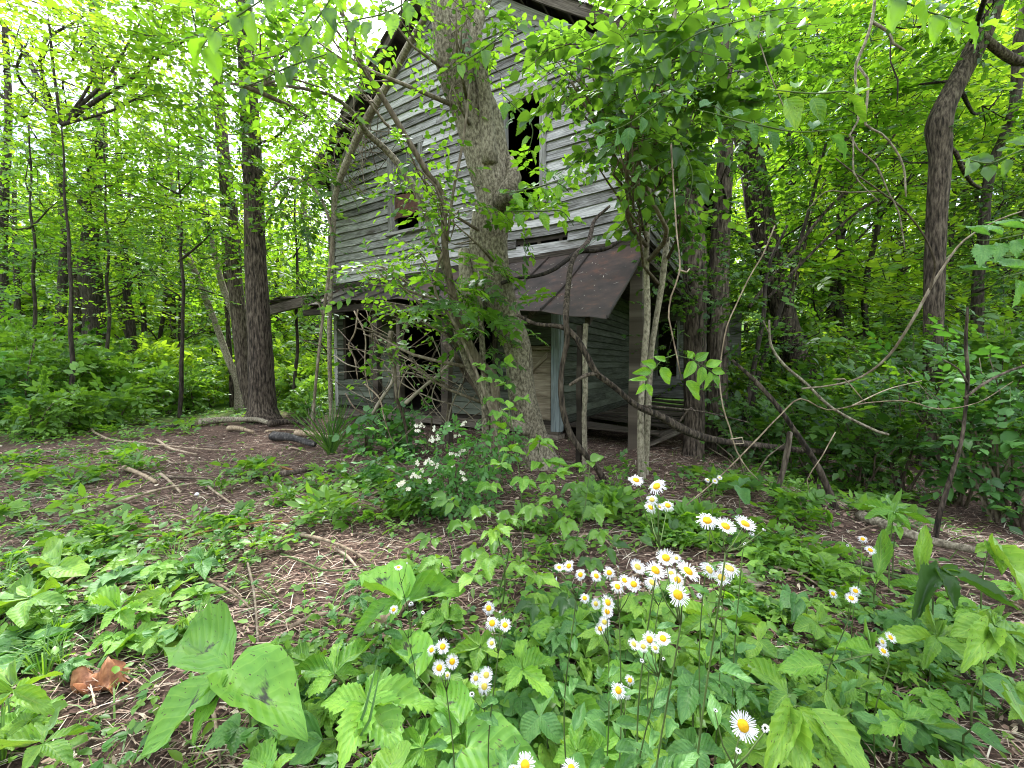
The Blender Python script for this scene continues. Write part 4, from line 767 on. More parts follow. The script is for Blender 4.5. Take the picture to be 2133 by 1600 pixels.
# crowns of the trees already standing
crown_part(HERO['left'], [pc(560, 90, 8.2, 120, 110, 1.2, 60), pc(430, 170, 8, 110, 80, 1.2, 50), pc(640, 210, 7.6, 80, 80, .9, 40), pc(500, 330, 8.2, 110, 60, 1.0, 45), pc(600, 400, 8.0, 60, 70, .8, 26), pc(400, 60, 8, 90, 70, 1.2, 34), pc(470, -60, 8.5, 200, 90, 1.5, 60), pc(640, 20, 7.5, 90, 80, 1.0, 40)], .13, L_MID, 'leaf_canopy', 11, slen=.6, boughs_from=trunk_pts(HERO['left']), droop=.3)
crown_part(HERO['left'], [pc(330, 130, 7.6, 120, 90, 1.0, 40), pc(240, 220, 7.8, 100, 50, 1.0, 26), pc(700, 330, 8.4, 40, 60, .5, 12), pc(600, 300, 8.4, 60, 60, .8, 26), pc(470, 430, 8.4, 80, 50, .8, 26), pc(570, 560, 9.6, 60, 50, .8, 16)], .13, L_MID, 'leaf_yellow', 41, slen=.6, droop=.3)
crown_part(HERO['left2'], [pc(420, 330, 10.5, 110, 70, 1.2, 55), pc(320, 250, 10.5, 100, 70, 1.2, 45), pc(500, 480, 10.5, 60, 60, 1.0, 26), pc(380, 430, 10.8, 90, 50, 1.0, 40), pc(560, 520, 10.5, 60, 60, 1.0, 24)], .14, L_MID, 'leaf_canopy', 12, slen=.7, boughs_from=trunk_pts(HERO['left2']), tintm=.6)
crown_part(HERO['left3'], [pc(330, 480, 11.5, 90, 60, 1.2, 40), pc(250, 400, 11.5, 90, 50, 1.2, 34), pc(420, 560, 11.2, 60, 40, .9, 24)], .14, L_PALM_FAR, 'leaf_yellow', 13, slen=.7, K=7, boughs_from=trunk_pts(HERO['left3']))
crown_part(HERO['left4'], [pc(400, 520, 11.2, 70, 50, 1, 24), pc(470, 640, 11.2, 50, 40, .9, 18), pc(380, 600, 11.2, 70, 40, .9, 24)], .13, L_MID, 'leaf_canopy', 14, slen=.6, boughs_from=trunk_pts(HERO['left4']))
crown_part(HERO['left5'], [pc(470, 380, 12, 70, 60, 1, 26), pc(500, 260, 12, 70, 60, 1, 22)], .13, L_MID, 'leaf_canopy', 15, slen=.6, boughs_from=trunk_pts(HERO['left5']))
crown_part(HERO['far_big'], [pc(120, 330, 13, 110, 60, 1.5, 55), pc(300, 350, 13, 100, 60, 1.5, 50), pc(200, 480, 13.5, 110, 40, 1.2, 36), pc(100, 560, 13.5, 100, 50, 1.2, 45), pc(300, 560, 13.5, 80, 50, 1.2, 40), pc(320, 120, 13, 100, 60, 1.5, 26)], .17, L_FAR, 'leaf_canopy', 16, slen=.9, K=12, boughs_from=trunk_pts(HERO['far_big']))
crown_part(HERO['far3'], [pc(280, 460, 15, 90, 60, 1.5, 40), pc(200, 260, 15, 100, 60, 1.5, 20)], .18, L_FAR, 'leaf_yellow', 17, slen=.9, K=12, boughs_from=trunk_pts(HERO['far3']))
crown_part(HERO['far5'], [pc(30, 420, 13, 90, 70, 1.5, 46), pc(0, 260, 13, 90, 60, 1.5, 34), pc(40, 60, 13, 80, 60, 1.5, 18)], .17, L_FAR, 'leaf_yellow', 18, slen=.9, K=12, boughs_from=trunk_pts(HERO['far5']))
crown_part(HERO['far7'], [pc(60, 80, 10, 110, 60, 1.5, 36), pc(180, 30, 10, 90, 40, 1.5, 22), pc(60, 260, 11, 90, 70, 1.5, 46), pc(220, 290, 10.5, 80, 45, 1.2, 34), pc(130, 170, 11, 90, 50, 1.0, 26)], .13, L_FAR, 'leaf_yellow', 19, slen=.8, K=11, boughs_from=trunk_pts(HERO['far7']))
crown_part(HERO['far4'], [pc(310, 500, 15, 60, 40, 1.2, 24)], .17, L_FAR, 'leaf_canopy', 20, slen=.8, K=10)
crown_part(HERO['far2'] if 'far2' in HERO else HERO['far_big2'], [pc(110, 450, 14.5, 70, 50, 1.2, 30)], .17, L_FAR, 'leaf_deep', 21, slen=.8, K=10)
crown_part(HERO['far6'], [pc(60, 380, 15, 70, 50, 1.2, 26)], .17, L_FAR, 'leaf_canopy', 22, slen=.8, K=10)
understorey(60, 9.5, 'leafy sapling spreading layered sprays before the left edge trunks', [(0, 330, 0, 90, 60, 34), (-60, 460, 0, 90, 50, 34), (50, 520, .3, 80, 50, 30), (60, 420, -.3, 70, 40, 20), (-30, 590, 0, 90, 40, 30)], 'leaf_canopy', 801)
understorey(215, 10.5, 'leafy sapling screening the thick knotted trunk', [(0, 300, 0, 90, 50, 30), (-60, 400, 0, 80, 45, 26), (70, 430, .3, 80, 50, 30), (10, 500, 0, 80, 35, 16), (-10, 640, 0, 90, 30, 20), (90, 560, 0, 70, 50, 26)], 'leaf_yellow', 802)
understorey(370, 9.8, 'leafy sapling left of the tall straight brown trunk', [(0, 250, 0, 80, 60, 34), (50, 360, 0, 80, 50, 34), (-70, 340, .3, 70, 50, 26), (0, 470, 0, 80, 45, 26), (-60, 560, 0, 60, 40, 18), (90, 460, -.3, 50, 50, 16)], 'leaf_canopy', 803)
understorey(610, 10.6, 'leafy sapling between the tall straight brown trunk and the house', [(0, 350, 0, 50, 70, 26), (20, 480, 0, 50, 60, 26), (-10, 590, 0, 50, 40, 16), (40, 250, 0, 50, 50, 14)], 'leaf_canopy', 804)
understorey(140, 8.6, 'leafy sapling whose crown fills the upper left gap', [(-40, 40, 0, 120, 50, 36), (80, 90, 0, 110, 50, 32), (-80, 190, 0, 90, 40, 20), (160, 30, .3, 100, 50, 36), (190, 180, 0, 90, 50, 34), (280, 60, 0, 80, 60, 32)], 'leaf_yellow', 805)
# main tree: shoots and leaves hugging the trunk, crown over the gable
crown_part(HERO['main'], [pc(800, 20, 4.0, 100, 40, .7, 20), pc(950, 20, 3.8, 80, 40, .6, 12), pc(680, 110, 4.2, 60, 60, .6, 14), pc(1010, 90, 4.1, 70, 70, .5, 16), pc(940, 170, 4.1, 40, 70, .3, 9), pc(880, 390, 4.2, 40, 80, .3, 20), pc(940, 460, 4.1, 30, 60, .3, 10)], .085, L_MID, 'leaf_canopy', 23, slen=.38, K=8, droop=.35, twmat='twig', boughs_from=trunk_pts(HERO['main']))
crown_part(HERO['main'], [pc(1120, 350, 4.2, 50, 30, .3, 6), pc(1150, 420, 4.2, 40, 30, .3, 6), pc(1080, 130, 4.2, 60, 50, .4, 8), pc(950, 620, 4.4, 60, 60, .4, 20), pc(1010, 690, 4.4, 30, 60, .3, 14), pc(1000, 560, 4.4, 40, 40, .3, 8), pc(1090, 470, 4.3, 40, 30, .3, 6), pc(1085, 650, 4.4, 20, 40, .2, 4)], .20, L_PINN, 'leaf_canopy', 24, name='foliage', slen=.3, K=4, droop=.4, twmat='twig_green')
crown_part(HERO['s1'], [pc(700, 60, 3.4, 80, 60, .5, 16), pc(730, 160, 3.6, 30, 40, .4, 5), pc(850, 330, 3.9, 30, 50, .3, 9), pc(920, 440, 4.1, 40, 60, .3, 12), pc(870, 520, 4.2, 60, 50, .4, 14)], .085, L_MID, 'leaf_canopy', 25, slen=.35, K=7, droop=.35, boughs_from=trunk_pts(HERO['s1']), twmat='twig')
crown_part(HERO['s2'], [pc(620, 160, 3.4, 90, 50, .5, 20), pc(540, 90, 3.2, 90, 60, .5, 22), pc(640, 240, 3.9, 50, 40, .4, 8), pc(830, 590, 4.5, 100, 60, .4, 34), pc(770, 560, 4.6, 40, 30, .3, 8), pc(860, 660, 4.4, 80, 40, .4, 22), pc(770, 690, 4.9, 50, 50, .3, 8), pc(850, 760, 4.6, 90, 50, .4, 16)], .085, L_MID, 'leaf_canopy', 26, slen=.35, K=7, droop=.35, boughs_from=trunk_pts(HERO['s2']), twmat='twig')
crown_part(HERO['s3'], [pc(840, 60, 5.2, 50, 40, .4, 6), pc(650, 330, 7.0, 30, 50, .5, 8), pc(640, 430, 7.4, 40, 80, .5, 16)], .10, L_MID, 'leaf_deep', 27, slen=.4, K=8, droop=.4)
crown_part(HERO['s4'], [pc(940, 350, 4.2, 30, 90, .3, 12)], .085, L_MID, 'leaf_canopy', 28, slen=.3, K=6)
crown_part(HERO['s5'], [pc(620, 440, 7.2, 70, 60, .6, 26), pc(660, 600, 7.4, 40, 60, .5, 14)], .11, L_MID, 'leaf_deep', 29, slen=.5, K=9, boughs_from=trunk_pts(HERO['s5']), twmat='twig')
# twin saplings: big leaf spray over the right half of the gable
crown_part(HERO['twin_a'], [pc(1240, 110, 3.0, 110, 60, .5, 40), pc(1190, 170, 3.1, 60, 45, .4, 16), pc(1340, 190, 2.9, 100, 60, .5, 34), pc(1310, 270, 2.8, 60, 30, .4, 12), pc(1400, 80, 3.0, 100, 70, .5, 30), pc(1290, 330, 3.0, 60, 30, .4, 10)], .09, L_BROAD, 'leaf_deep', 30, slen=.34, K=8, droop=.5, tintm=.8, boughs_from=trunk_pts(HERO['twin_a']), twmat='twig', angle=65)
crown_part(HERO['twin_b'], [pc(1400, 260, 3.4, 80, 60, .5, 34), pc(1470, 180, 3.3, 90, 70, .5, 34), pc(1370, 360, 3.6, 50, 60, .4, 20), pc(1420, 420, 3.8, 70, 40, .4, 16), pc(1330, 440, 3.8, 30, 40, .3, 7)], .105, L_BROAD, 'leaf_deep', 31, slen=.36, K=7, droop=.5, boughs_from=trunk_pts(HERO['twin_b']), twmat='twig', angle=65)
# right hand trees
def big_right():
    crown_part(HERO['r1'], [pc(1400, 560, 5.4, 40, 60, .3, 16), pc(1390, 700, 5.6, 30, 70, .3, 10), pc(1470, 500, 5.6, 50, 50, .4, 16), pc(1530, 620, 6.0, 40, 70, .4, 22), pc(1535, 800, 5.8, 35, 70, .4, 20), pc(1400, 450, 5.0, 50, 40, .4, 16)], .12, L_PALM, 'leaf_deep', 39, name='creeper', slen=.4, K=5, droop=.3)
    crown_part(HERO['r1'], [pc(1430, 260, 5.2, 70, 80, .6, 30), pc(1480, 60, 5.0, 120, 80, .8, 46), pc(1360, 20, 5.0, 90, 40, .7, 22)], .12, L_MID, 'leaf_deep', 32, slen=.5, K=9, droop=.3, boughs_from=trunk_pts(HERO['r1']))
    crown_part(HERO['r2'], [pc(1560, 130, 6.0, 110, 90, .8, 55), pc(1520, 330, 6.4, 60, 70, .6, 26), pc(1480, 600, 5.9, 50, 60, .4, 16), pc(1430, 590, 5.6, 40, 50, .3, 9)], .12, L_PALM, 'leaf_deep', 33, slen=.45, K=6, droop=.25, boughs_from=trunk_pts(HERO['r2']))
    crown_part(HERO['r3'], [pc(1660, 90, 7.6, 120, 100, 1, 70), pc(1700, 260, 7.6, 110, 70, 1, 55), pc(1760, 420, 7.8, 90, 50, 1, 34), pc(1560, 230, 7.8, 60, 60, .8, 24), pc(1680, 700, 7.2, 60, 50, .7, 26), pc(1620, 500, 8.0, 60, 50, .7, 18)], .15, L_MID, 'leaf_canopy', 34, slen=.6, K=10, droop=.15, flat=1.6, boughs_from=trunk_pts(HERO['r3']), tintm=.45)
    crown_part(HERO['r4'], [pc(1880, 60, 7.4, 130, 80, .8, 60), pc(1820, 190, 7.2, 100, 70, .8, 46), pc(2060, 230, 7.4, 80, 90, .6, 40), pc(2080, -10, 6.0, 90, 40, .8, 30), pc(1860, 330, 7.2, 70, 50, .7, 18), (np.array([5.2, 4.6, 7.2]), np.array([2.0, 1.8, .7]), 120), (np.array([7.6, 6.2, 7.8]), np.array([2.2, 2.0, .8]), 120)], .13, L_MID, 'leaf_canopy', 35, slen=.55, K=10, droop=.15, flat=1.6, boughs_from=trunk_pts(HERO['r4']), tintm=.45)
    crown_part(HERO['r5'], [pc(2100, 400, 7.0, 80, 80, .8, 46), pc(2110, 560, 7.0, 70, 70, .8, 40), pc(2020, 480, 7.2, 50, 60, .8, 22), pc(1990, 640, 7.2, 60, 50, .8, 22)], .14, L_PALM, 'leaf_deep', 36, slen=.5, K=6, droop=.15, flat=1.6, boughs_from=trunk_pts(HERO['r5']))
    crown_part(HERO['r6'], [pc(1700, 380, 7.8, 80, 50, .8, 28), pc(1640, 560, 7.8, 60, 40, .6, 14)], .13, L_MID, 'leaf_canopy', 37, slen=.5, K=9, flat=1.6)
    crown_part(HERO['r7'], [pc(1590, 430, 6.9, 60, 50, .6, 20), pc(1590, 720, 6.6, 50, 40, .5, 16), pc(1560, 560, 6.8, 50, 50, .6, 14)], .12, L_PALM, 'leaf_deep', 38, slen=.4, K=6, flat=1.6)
big_right()
# understorey and woods behind: each tree its own trunk and crown
def wood_tree(x, y, h, r, clumps_n, leaf, mt, seed, label, group, tpl=L_FAR, lean=(0, 0), zlo=1.2, spread=1.7, dens=26, tintm=.5, bark='bark_dark', K=12, slen=.9, name='tree'):
    rs = np.random.RandomState(seed); g = float(gz(x, y)); base = np.array([x, y, g]); t = thing(name, label, 'tree', base, group)
    top = base + [lean[0], lean[1], h]; b = MB(); pts = [base - [0, 0, .15], base + [0, 0, .05]] + [base + (top - base) * f + [rs.normal(0, .1), rs.normal(0, .1), 0] for f in (.2, .4, .6, .8)] + [top]
    tube(b, pts, [r * 1.5, r * 1.2, r, r * .9, r * .75, r * .5, r * .15], 10, .35, .06, .5, 0, True, 0, 0, .1); b.build('trunk', M[bark], t)
    cl = []
    for k in range(clumps_n):
        f = (k + .5) / clumps_n; z = zlo + (h - zlo) * f; a = rs.rand() * 6.28; q = base + (top - base) * (z / h); rr = spread * (1.05 - .5 * f)
        cl.append((q + [math.cos(a) * rr * .75, math.sin(a) * rr * .75, 0], np.array([rr, rr, rr * .5]) * rs.uniform(.7, 1.1), int(dens * rs.uniform(.7, 1.3))))
    crown_part(t, cl, leaf, tpl, mt, seed + 900, slen=slen, K=K, boughs_from=np.array(pts), tintm=tintm, flat=1.3, droop=.2)
    return t
LB = 'slim leafy tree among many in the woods beyond the clearing on the left'
RB = 'slim leafy tree among many in the bright woods right of the house'
br = random.Random(21)
# left woods
for k in range(22):
    px = -60 + k * 37 + br.uniform(-25, 25); Y = br.uniform(15, 25); x = (px - 1066) / FPX * Y
    mt = br.choice(['leaf_yellow', 'leaf_yellow', 'leaf_canopy']); wood_tree(x, Y, br.uniform(7, 9.5) if px < 470 else br.uniform(8, 10.5), br.uniform(.05, .13), 8, .22, mt, 100 + k, 'slim ' + TONE[mt] + ' tree ' + wl(px, Y, 20), 'slim trees in the left woods', dens=30, spread=2.3, zlo=.8, tintm=br.uniform(.4, .7), lean=(br.uniform(-.8, .8), 0))
# right woods
for k in range(24):
    px = 1500 + k * 32 + br.uniform(-20, 20); Y = br.uniform(9.5, 20); x = (px - 1066) / FPX * Y
    if x < 5.2 + (Y - 8) * .5: x = 5.6 + (Y - 8) * .55
    px = 1066 + FPX * x / Y; mt = br.choice(['leaf_yellow', 'leaf_yellow', 'leaf_canopy']); wood_tree(x, Y, br.uniform(10, 14) * (Y / 14) ** .5, br.uniform(.05, .12), 10, .20, mt, 200 + k, 'slim ' + TONE[mt] + ' tree ' + wl(px, Y, 14), 'slim trees in the right woods', dens=30, spread=2.2, zlo=.8, tintm=br.uniform(.5, .85), lean=(br.uniform(-.8, .8), 0))
# trees behind the house
for k in range(5):
    x = 4 + k * 2.3; wood_tree(x, 23 + br.uniform(-1, 3), 13, .12, 9, .24, 'leaf_canopy', 260 + k, 'tall leafy tree behind the house, ' + ('nearest its left roof slope', 'above the roof peak', 'right of the roof peak', 'over the right roof slope', 'farthest right past the roof')[k], 'trees behind the house', dens=26, spread=2.6, zlo=3)
# far-off wood that reads as one mass
fw, ft = MB(), MB(); rs = np.random.RandomState(77)
n = 5200; th = rs.uniform(-1.15, 1.15, n); d = rs.uniform(25, 46, n); x = np.sin(th) * d; y = np.cos(th) * d; right = sstep(-.05, .35, th)
zt = rs.rand(n) ** 1.1 * (7.5 + 12.0 * right); o = np.stack([x, y, gz(x, y) * .8 + zt], 1)
sprays(fw, None, o, rs.normal(0, 1, (n, 3)) * [1, 1, .4], rs.uniform(1.0, 2.2, n), 11, rs.uniform(.40, .62, n), L_FAR, rs, tintm=.6, tints=.25, flat=1.2)
fwo = fw.build('far_woods', M['leaf_yellow'], None); tag(fwo, 'hazy mass of pale green far woods behind the nearer trees', 'woods', kind='stuff')
for k in range(60):
    a = rs.uniform(-1.0, 1.0); dd = rs.uniform(24, 38); x, y = math.sin(a) * dd, math.cos(a) * dd; g = float(gz(x, y)); tube(ft, [[x, y, g - .3], [x + rs.normal(0, .3), y, g + 5], [x + rs.normal(0, .8), y, g + 11]], [.2, .15, .06], 6, 1.5)
tag(ft.build('far_trunks', M['bark_dark'], None), 'dim far trunks standing in the hazy woods', 'woods', kind='stuff')
# shrubs
def shrub(x, y, h, wd, n, leaf, mt, seed, label, group, tpl=L_MID, K=7, slen=.4, tintm=.5, cat='shrub', stems=7, droop=.35, name='shrub', flat=1.0):
    rs = np.random.RandomState(seed); g = float(gz(x, y)); base = np.array([x, y, g]); t = thing(name, label, cat, base, group); b = MB(); mb, tw = MB(), MB(); tips = []
    for k in range(stems):
        a = rs.rand() * 6.28; rr = wd * rs.uniform(.2, 1); e = base + [math.cos(a) * rr, math.sin(a) * rr, h * rs.uniform(.6, 1)]
        m = base + (e - base) * .5 + [0, 0, h * .12]; tube(b, [base + rs.normal(0, .04, 3) * [1, 1, 0] - [0, 0, .05], m, e], [.012 + .004 * h, .009, .003], 5, .2, .1, .5, .01); tips.append((m, e))
    b.build('stem', M['twig'], t)
    o = []
    for k in range(n):
        m, e = tips[rs.randint(len(tips))]; f = rs.rand(); p = m * (1 - f) + e * f if rs.rand() < .6 else base + (m - base) * rs.uniform(.25, 1); o.append(p + rs.normal(0, .12 * wd + .03, 3))
    o = np.array(o); o[:, 2] = np.maximum(o[:, 2], g + .06); dd = nrm((o - base) * [1, 1, .3] + rs.normal(0, .35, (n, 3)))
    sprays(mb, tw, o, dd, slen * rs.uniform(.6, 1.2, n), K, leaf * rs.uniform(.8, 1.2, n), tpl, rs, droop=droop, tintm=tintm, flat=flat)
    mb.build('foliage', M[mt], t, kind='stuff'); tw.build('twigs', M['twig_green'], t, kind='stuff'); return t
LS = 'rounded leafy shrub in the thicket edging the clearing on the left'
k = 0
for (px, Y, h, wd, mt) in [(-40, 7.5, 1.7, 1.0, 'leaf_cool'), (40, 8.2, 2.0, 1.1, 'leaf_cool'), (120, 9.0, 1.9, 1.1, 'leaf_low'), (0, 9.8, 2.4, 1.2, 'leaf_cool'), (90, 10.6, 2.4, 1.2, 'leaf_low'), (190, 10.0, 1.7, 1.1, 'leaf_low'), (270, 10.2, 1.5, 1.0, 'leaf_low'), (240, 11.4, 2.0, 1.1, 'leaf_cool'), (340, 10.6, 1.3, 1.0, 'leaf_low'), (330, 12.0, 1.9, 1.1, 'leaf_yellow'), (400, 11.0, 1.15, .9, 'leaf_low'), (440, 12.2, 1.6, 1.0, 'leaf_yellow'), (560, 12.0, 1.4, .9, 'leaf_yellow'), (620, 11.8, 1.2, .8, 'leaf_low'), (655, 12.6, 1.7, .9, 'leaf_yellow'), (600, 13.5, 2.0, 1.0, 'leaf_yellow'), (160, 12.6, 2.6, 1.2, 'leaf_canopy'), (40, 13.0, 2.8, 1.2, 'leaf_canopy'), (390, 13.6, 2.0, 1.2, 'leaf_yellow'), (500, 13.8, 1.9, 1.2, 'leaf_canopy'), (-120, 9, 2.2, 1.2, 'leaf_low'), (140, 7.6, .7, .8, 'leaf_low'), (60, 6.9, .8, .8, 'leaf_low'), (230, 8.6, .7, .8, 'leaf_low'), (650, 10.4, .8, .5, 'leaf_low'), (640, 9.6, .5, .4, 'leaf_low')]:
    shrub((px - 1066) / FPX * Y, Y, h, wd, int(70 + 45 * h), .125 + .004 * Y, 'leaf_low' if mt == 'leaf_cool' and k % 2 else mt, 300 + k, ('low ' if h < 1.2 else 'tall ' if h > 2.1 else '') + TONE[mt] + ' shrub ' + wl(px, Y, 12) + ', clearing', 'shrubs edging the clearing', tpl=(L_MID, L_PALM_FAR)[k % 3 == 1], tintm=.78); k += 1
RS = 'dark leafy shrub in the shaded thicket right of the house'
k = 0
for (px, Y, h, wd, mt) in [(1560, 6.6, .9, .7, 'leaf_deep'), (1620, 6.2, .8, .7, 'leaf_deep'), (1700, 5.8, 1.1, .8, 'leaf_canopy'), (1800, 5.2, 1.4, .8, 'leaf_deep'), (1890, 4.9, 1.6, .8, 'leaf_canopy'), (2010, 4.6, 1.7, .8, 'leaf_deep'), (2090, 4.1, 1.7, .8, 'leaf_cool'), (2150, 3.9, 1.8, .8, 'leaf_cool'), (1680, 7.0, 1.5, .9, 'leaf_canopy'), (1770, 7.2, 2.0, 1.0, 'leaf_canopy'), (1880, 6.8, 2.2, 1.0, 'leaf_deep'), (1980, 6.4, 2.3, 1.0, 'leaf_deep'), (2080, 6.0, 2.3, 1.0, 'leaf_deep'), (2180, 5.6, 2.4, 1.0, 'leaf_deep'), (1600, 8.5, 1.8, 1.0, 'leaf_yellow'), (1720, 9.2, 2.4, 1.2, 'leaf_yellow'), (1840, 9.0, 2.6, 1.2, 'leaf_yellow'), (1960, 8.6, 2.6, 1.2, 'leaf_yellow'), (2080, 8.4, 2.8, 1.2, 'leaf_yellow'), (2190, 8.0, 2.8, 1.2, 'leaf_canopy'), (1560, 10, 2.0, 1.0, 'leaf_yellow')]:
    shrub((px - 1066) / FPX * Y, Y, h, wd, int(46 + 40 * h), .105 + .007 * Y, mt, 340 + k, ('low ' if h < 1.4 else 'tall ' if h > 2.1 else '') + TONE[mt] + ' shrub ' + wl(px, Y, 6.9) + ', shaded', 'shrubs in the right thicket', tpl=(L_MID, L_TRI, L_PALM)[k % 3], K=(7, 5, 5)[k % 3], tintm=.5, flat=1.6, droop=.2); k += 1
# ---------------------------------------------------------------- low things: litter, sticks, plants, daisies
def PZ(px, py, z):
    a = (px - 1066.5) / FPX; b = (800.0 - py) / FPX; dx, dy, dz = a, _cp + b * _sp, -_sp + b * _cp
    k = (z - CAMZ) / dz; return np.array([dx * k, dy * k, z])
def litter_mat():
    m, n, o = mat('litter'); at = nd(n, 'ShaderNodeAttribute', attribute_name='tint')
    c = ramp(n, at.outputs['Fac'], [(.0, (.030, .019, .016)), (.28, (.110, .064, .050)), (.50, (.215, .140, .110)), (.72, (.34, .255, .20)), (.90, (.44, .37, .28)), (1.0, (.54, .49, .41))])
    p = nd(n, 'ShaderNodeBsdfPrincipled'); p.inputs['Roughness'].default_value = .8; p.inputs['Specular IOR Level'].default_value = .2
    n.links.new(c, p.inputs['Base Color']); n.links.new(p.outputs[0], o.inputs['Surface']); return m
M['litter'] = litter_mat()
rs = np.random.RandomState(5)
CHIP = (np.array([[-.10, 0, 0], [.10, .05, .01], [.13, .5, .10], [-.09, .55, .07], [.05, 1, .02], [-.06, .95, -.02]]), [(0, 1, 2, 3), (3, 2, 4, 5)], [])
STRAW = (np.array([[-.014, 0, 0], [.014, 0, 0], [.012, .5, .05], [-.012, .5, .05], [.006, 1, 0], [-.006, 1, 0]]), [(0, 1, 2, 3), (3, 2, 4, 5)], [])
CURL = (np.array([[0, 0, .02], [.26, .3, .12], [.30, .65, .05], [0, 1, .15], [-.30, .65, .14], [-.26, .3, .02], [0, .5, 0]]), [], [(0, 1, 6), (1, 2, 6), (2, 3, 6), (3, 4, 6), (4, 5, 6), (5, 0, 6)])
def scatter_floor(n, rmax, tpl, smin, smax, tint, name, label, lift=.006, tiltv=.25):
    r = .85 + (rmax - .85) * rs.rand(n) ** 1.15; th = rs.uniform(-1.02, 1.02, n); x = np.sin(th) * r; y = np.cos(th) * r; z = gz(x, y) + lift * rs.rand(n) * 3
    a = rs.uniform(0, 6.283, n); a = np.where(rs.rand(n) < .45, rs.normal(1.45, .45, n), a); d = np.stack([np.sin(a), np.cos(a), rs.normal(0, tiltv * .5, n)], 1)
    nn = np.stack([rs.normal(0, tiltv, n), rs.normal(0, tiltv, n), np.ones(n)], 1); sz = np.exp(rs.uniform(np.log(smin), np.log(smax), n)) * (.75 + .07 * r)
    b = MB(); place(b, tpl, np.stack([x, y, z], 1), d, nn, sz, np.clip(rs.normal(tint[0], tint[1], n), 0, 1)); o = b.build(name, M['litter']); tag(o, label, kind='stuff'); return o
scatter_floor(42000, 9.5, CHIP, .012, .055, (.46, .22), 'wood_chip_litter', 'reddish brown shredded bark and wood chips on the clearing floor')
scatter_floor(26000, 9, STRAW, .035, .22, (.66, .26), 'straw_litter', 'dry straw and thin broken stalks on the clearing floor', .01, .12)
scatter_floor(2600, 11, CURL, .02, .055, (.52, .22), 'leaf_litter', 'small curled dead leaves on the clearing floor', .008, .3)

def proj(p):
    x, y, z = p[0], p[1], p[2] - CAMZ; f = y * _cp - z * _sp; u = y * _sp + z * _cp
    return 1066.5 + FPX * x / f, 800 - FPX * u / f
# ---- places on the floor, told by what can be found near them
MARKS = [(225, 1415, 'the crumpled brown leaf'), (410, 1028, 'the white bottle cap'), (545, 865, 'the tall straight brown trunk'), (690, 905, 'the clump of blade leaves'), (1120, 975, 'the foot of the broad pale tree'), (500, 1430, 'the large spotted leaf plant'), (860, 1260, 'the spotted leaf pair'), (1290, 1220, 'the middle daisies'), (1430, 1200, 'the tallest daisies'), (930, 1370, 'the lower left daisies'), (1548, 1512, 'the large single daisy'), (1570, 1215, 'the tan stone'), (1947, 1125, 'the crooked bare pole'), (1760, 1240, 'the small right hand daisies'), (1250, 1000, 'the foot of the thick snaking vine'), (90, 900, 'the edge of the left thicket'), (930, 960, 'the white flowering bush'), (1540, 1015, 'the dark mottled leaf whorl'), (2050, 1250, 'the long right edge leaves'), (700, 1160, 'the forked tan stick')]
def near(px, py):
    m = min(MARKS, key=lambda q: (q[0] - px) ** 2 + (q[1] - py) ** 2 * 2.2); dx, dy = px - m[0], (py - m[1]) * 1.5
    side = ('right of' if dx > 0 else 'left of') if abs(dx) > abs(dy) else ('below' if dy > 0 else 'behind')
    dist = math.hypot(dx, dy); return ('just ' if dist < 70 else 'well ' if dist > 190 else '') + side + ' ' + m[2]
used_labels = {}
def uniq(label, group):
    """things nothing tells apart share a label and a group"""
    used_labels.setdefault(label, group); return label, group

# ---- leaves with their own outline, one object each
def leaf_shape(kind, var):
    rr = np.random.RandomState(hash(kind) % 1000 + var) if False else np.random.RandomState(sum(map(ord, kind)) + var * 13)
    nv = {'serrate': 20, 'lance': 18}.get(kind, 10); cols = np.array([-1, -.55, 0, .55, 1.0]); V, UV = [], []
    bend = (.16, .30, .05)[var % 3]; twist = (.10, -.12, .2)[var % 3]
    for i in range(nv + 1):
        v = i / nv
        if kind == 'heart': w_ = (np.sin(np.pi * min(1, v * .93 + .07) ** .62) ** .85) * (1 - .25 * v) * 1.12
        elif kind == 'round': w_ = math.sqrt(max(0, 1 - (2 * v - 1) ** 2)) * (1.0 + .1 * (v < .5))
        elif kind in ('lance',): w_ = math.sin(math.pi * v ** .8) ** .9
        elif kind == 'serrate': w_ = math.sin(math.pi * v ** .72) ** .95 * (1 - .18 * v)
        else: w_ = math.sin(math.pi * v ** .75) ** .9 * (1 - .1 * v)
        w_ = max(float(w_), .012)
        tooth = 1 + (.10 if kind == 'serrate' else .05) * (1 if i % 2 else -1) if kind in ('serrate', 'lance') and 0 < i < nv else 1
        for c in cols:
            cc = c * (tooth if abs(c) == 1 else 1); yy = v + (.025 if tooth > 1 and abs(c) == 1 else 0)
            x = cc * w_ * (1 + .07 * math.sin(v * 11 + var * 3 + c * 2)); z = .24 * abs(c) * w_ * (.5 + .5 * (1 - v)) - bend * v * v + twist * c * w_ * v + .018 * math.sin(i * 3.14159 * .9) * (abs(c) > .3) + rr.normal(0, .008)
            if kind == 'heart' and i == 0: yy -= .06 * abs(c); 
            V.append((x, yy, z)); UV.append((c, v))
    k = 5; Q = [(i * k + j, i * k + j + 1, (i + 1) * k + j + 1, (i + 1) * k + j) for i in range(nv) for j in range(4)]
    return np.array(V), Q, UV
_lc = {}
def leaf_mesh(kind, mt, var):
    key = (kind, mt, var)
    if key not in _lc:
        V, Q, UV = leaf_shape(kind, var); V = V * np.array([1, 1, .8]) + np.stack([V[:, 0] * 0, V[:, 0] * 0, .05 * np.sin(V[:, 1] * 7 + V[:, 0] * 4 + var * 2)], 1); b = MB(); b.add(V, Q, None, .2 + .28 * var, UV); _lc[key] = b.mesh('leaf', M[mt])
    return _lc[key]
from mathutils import Matrix
lrs = random.Random(9)
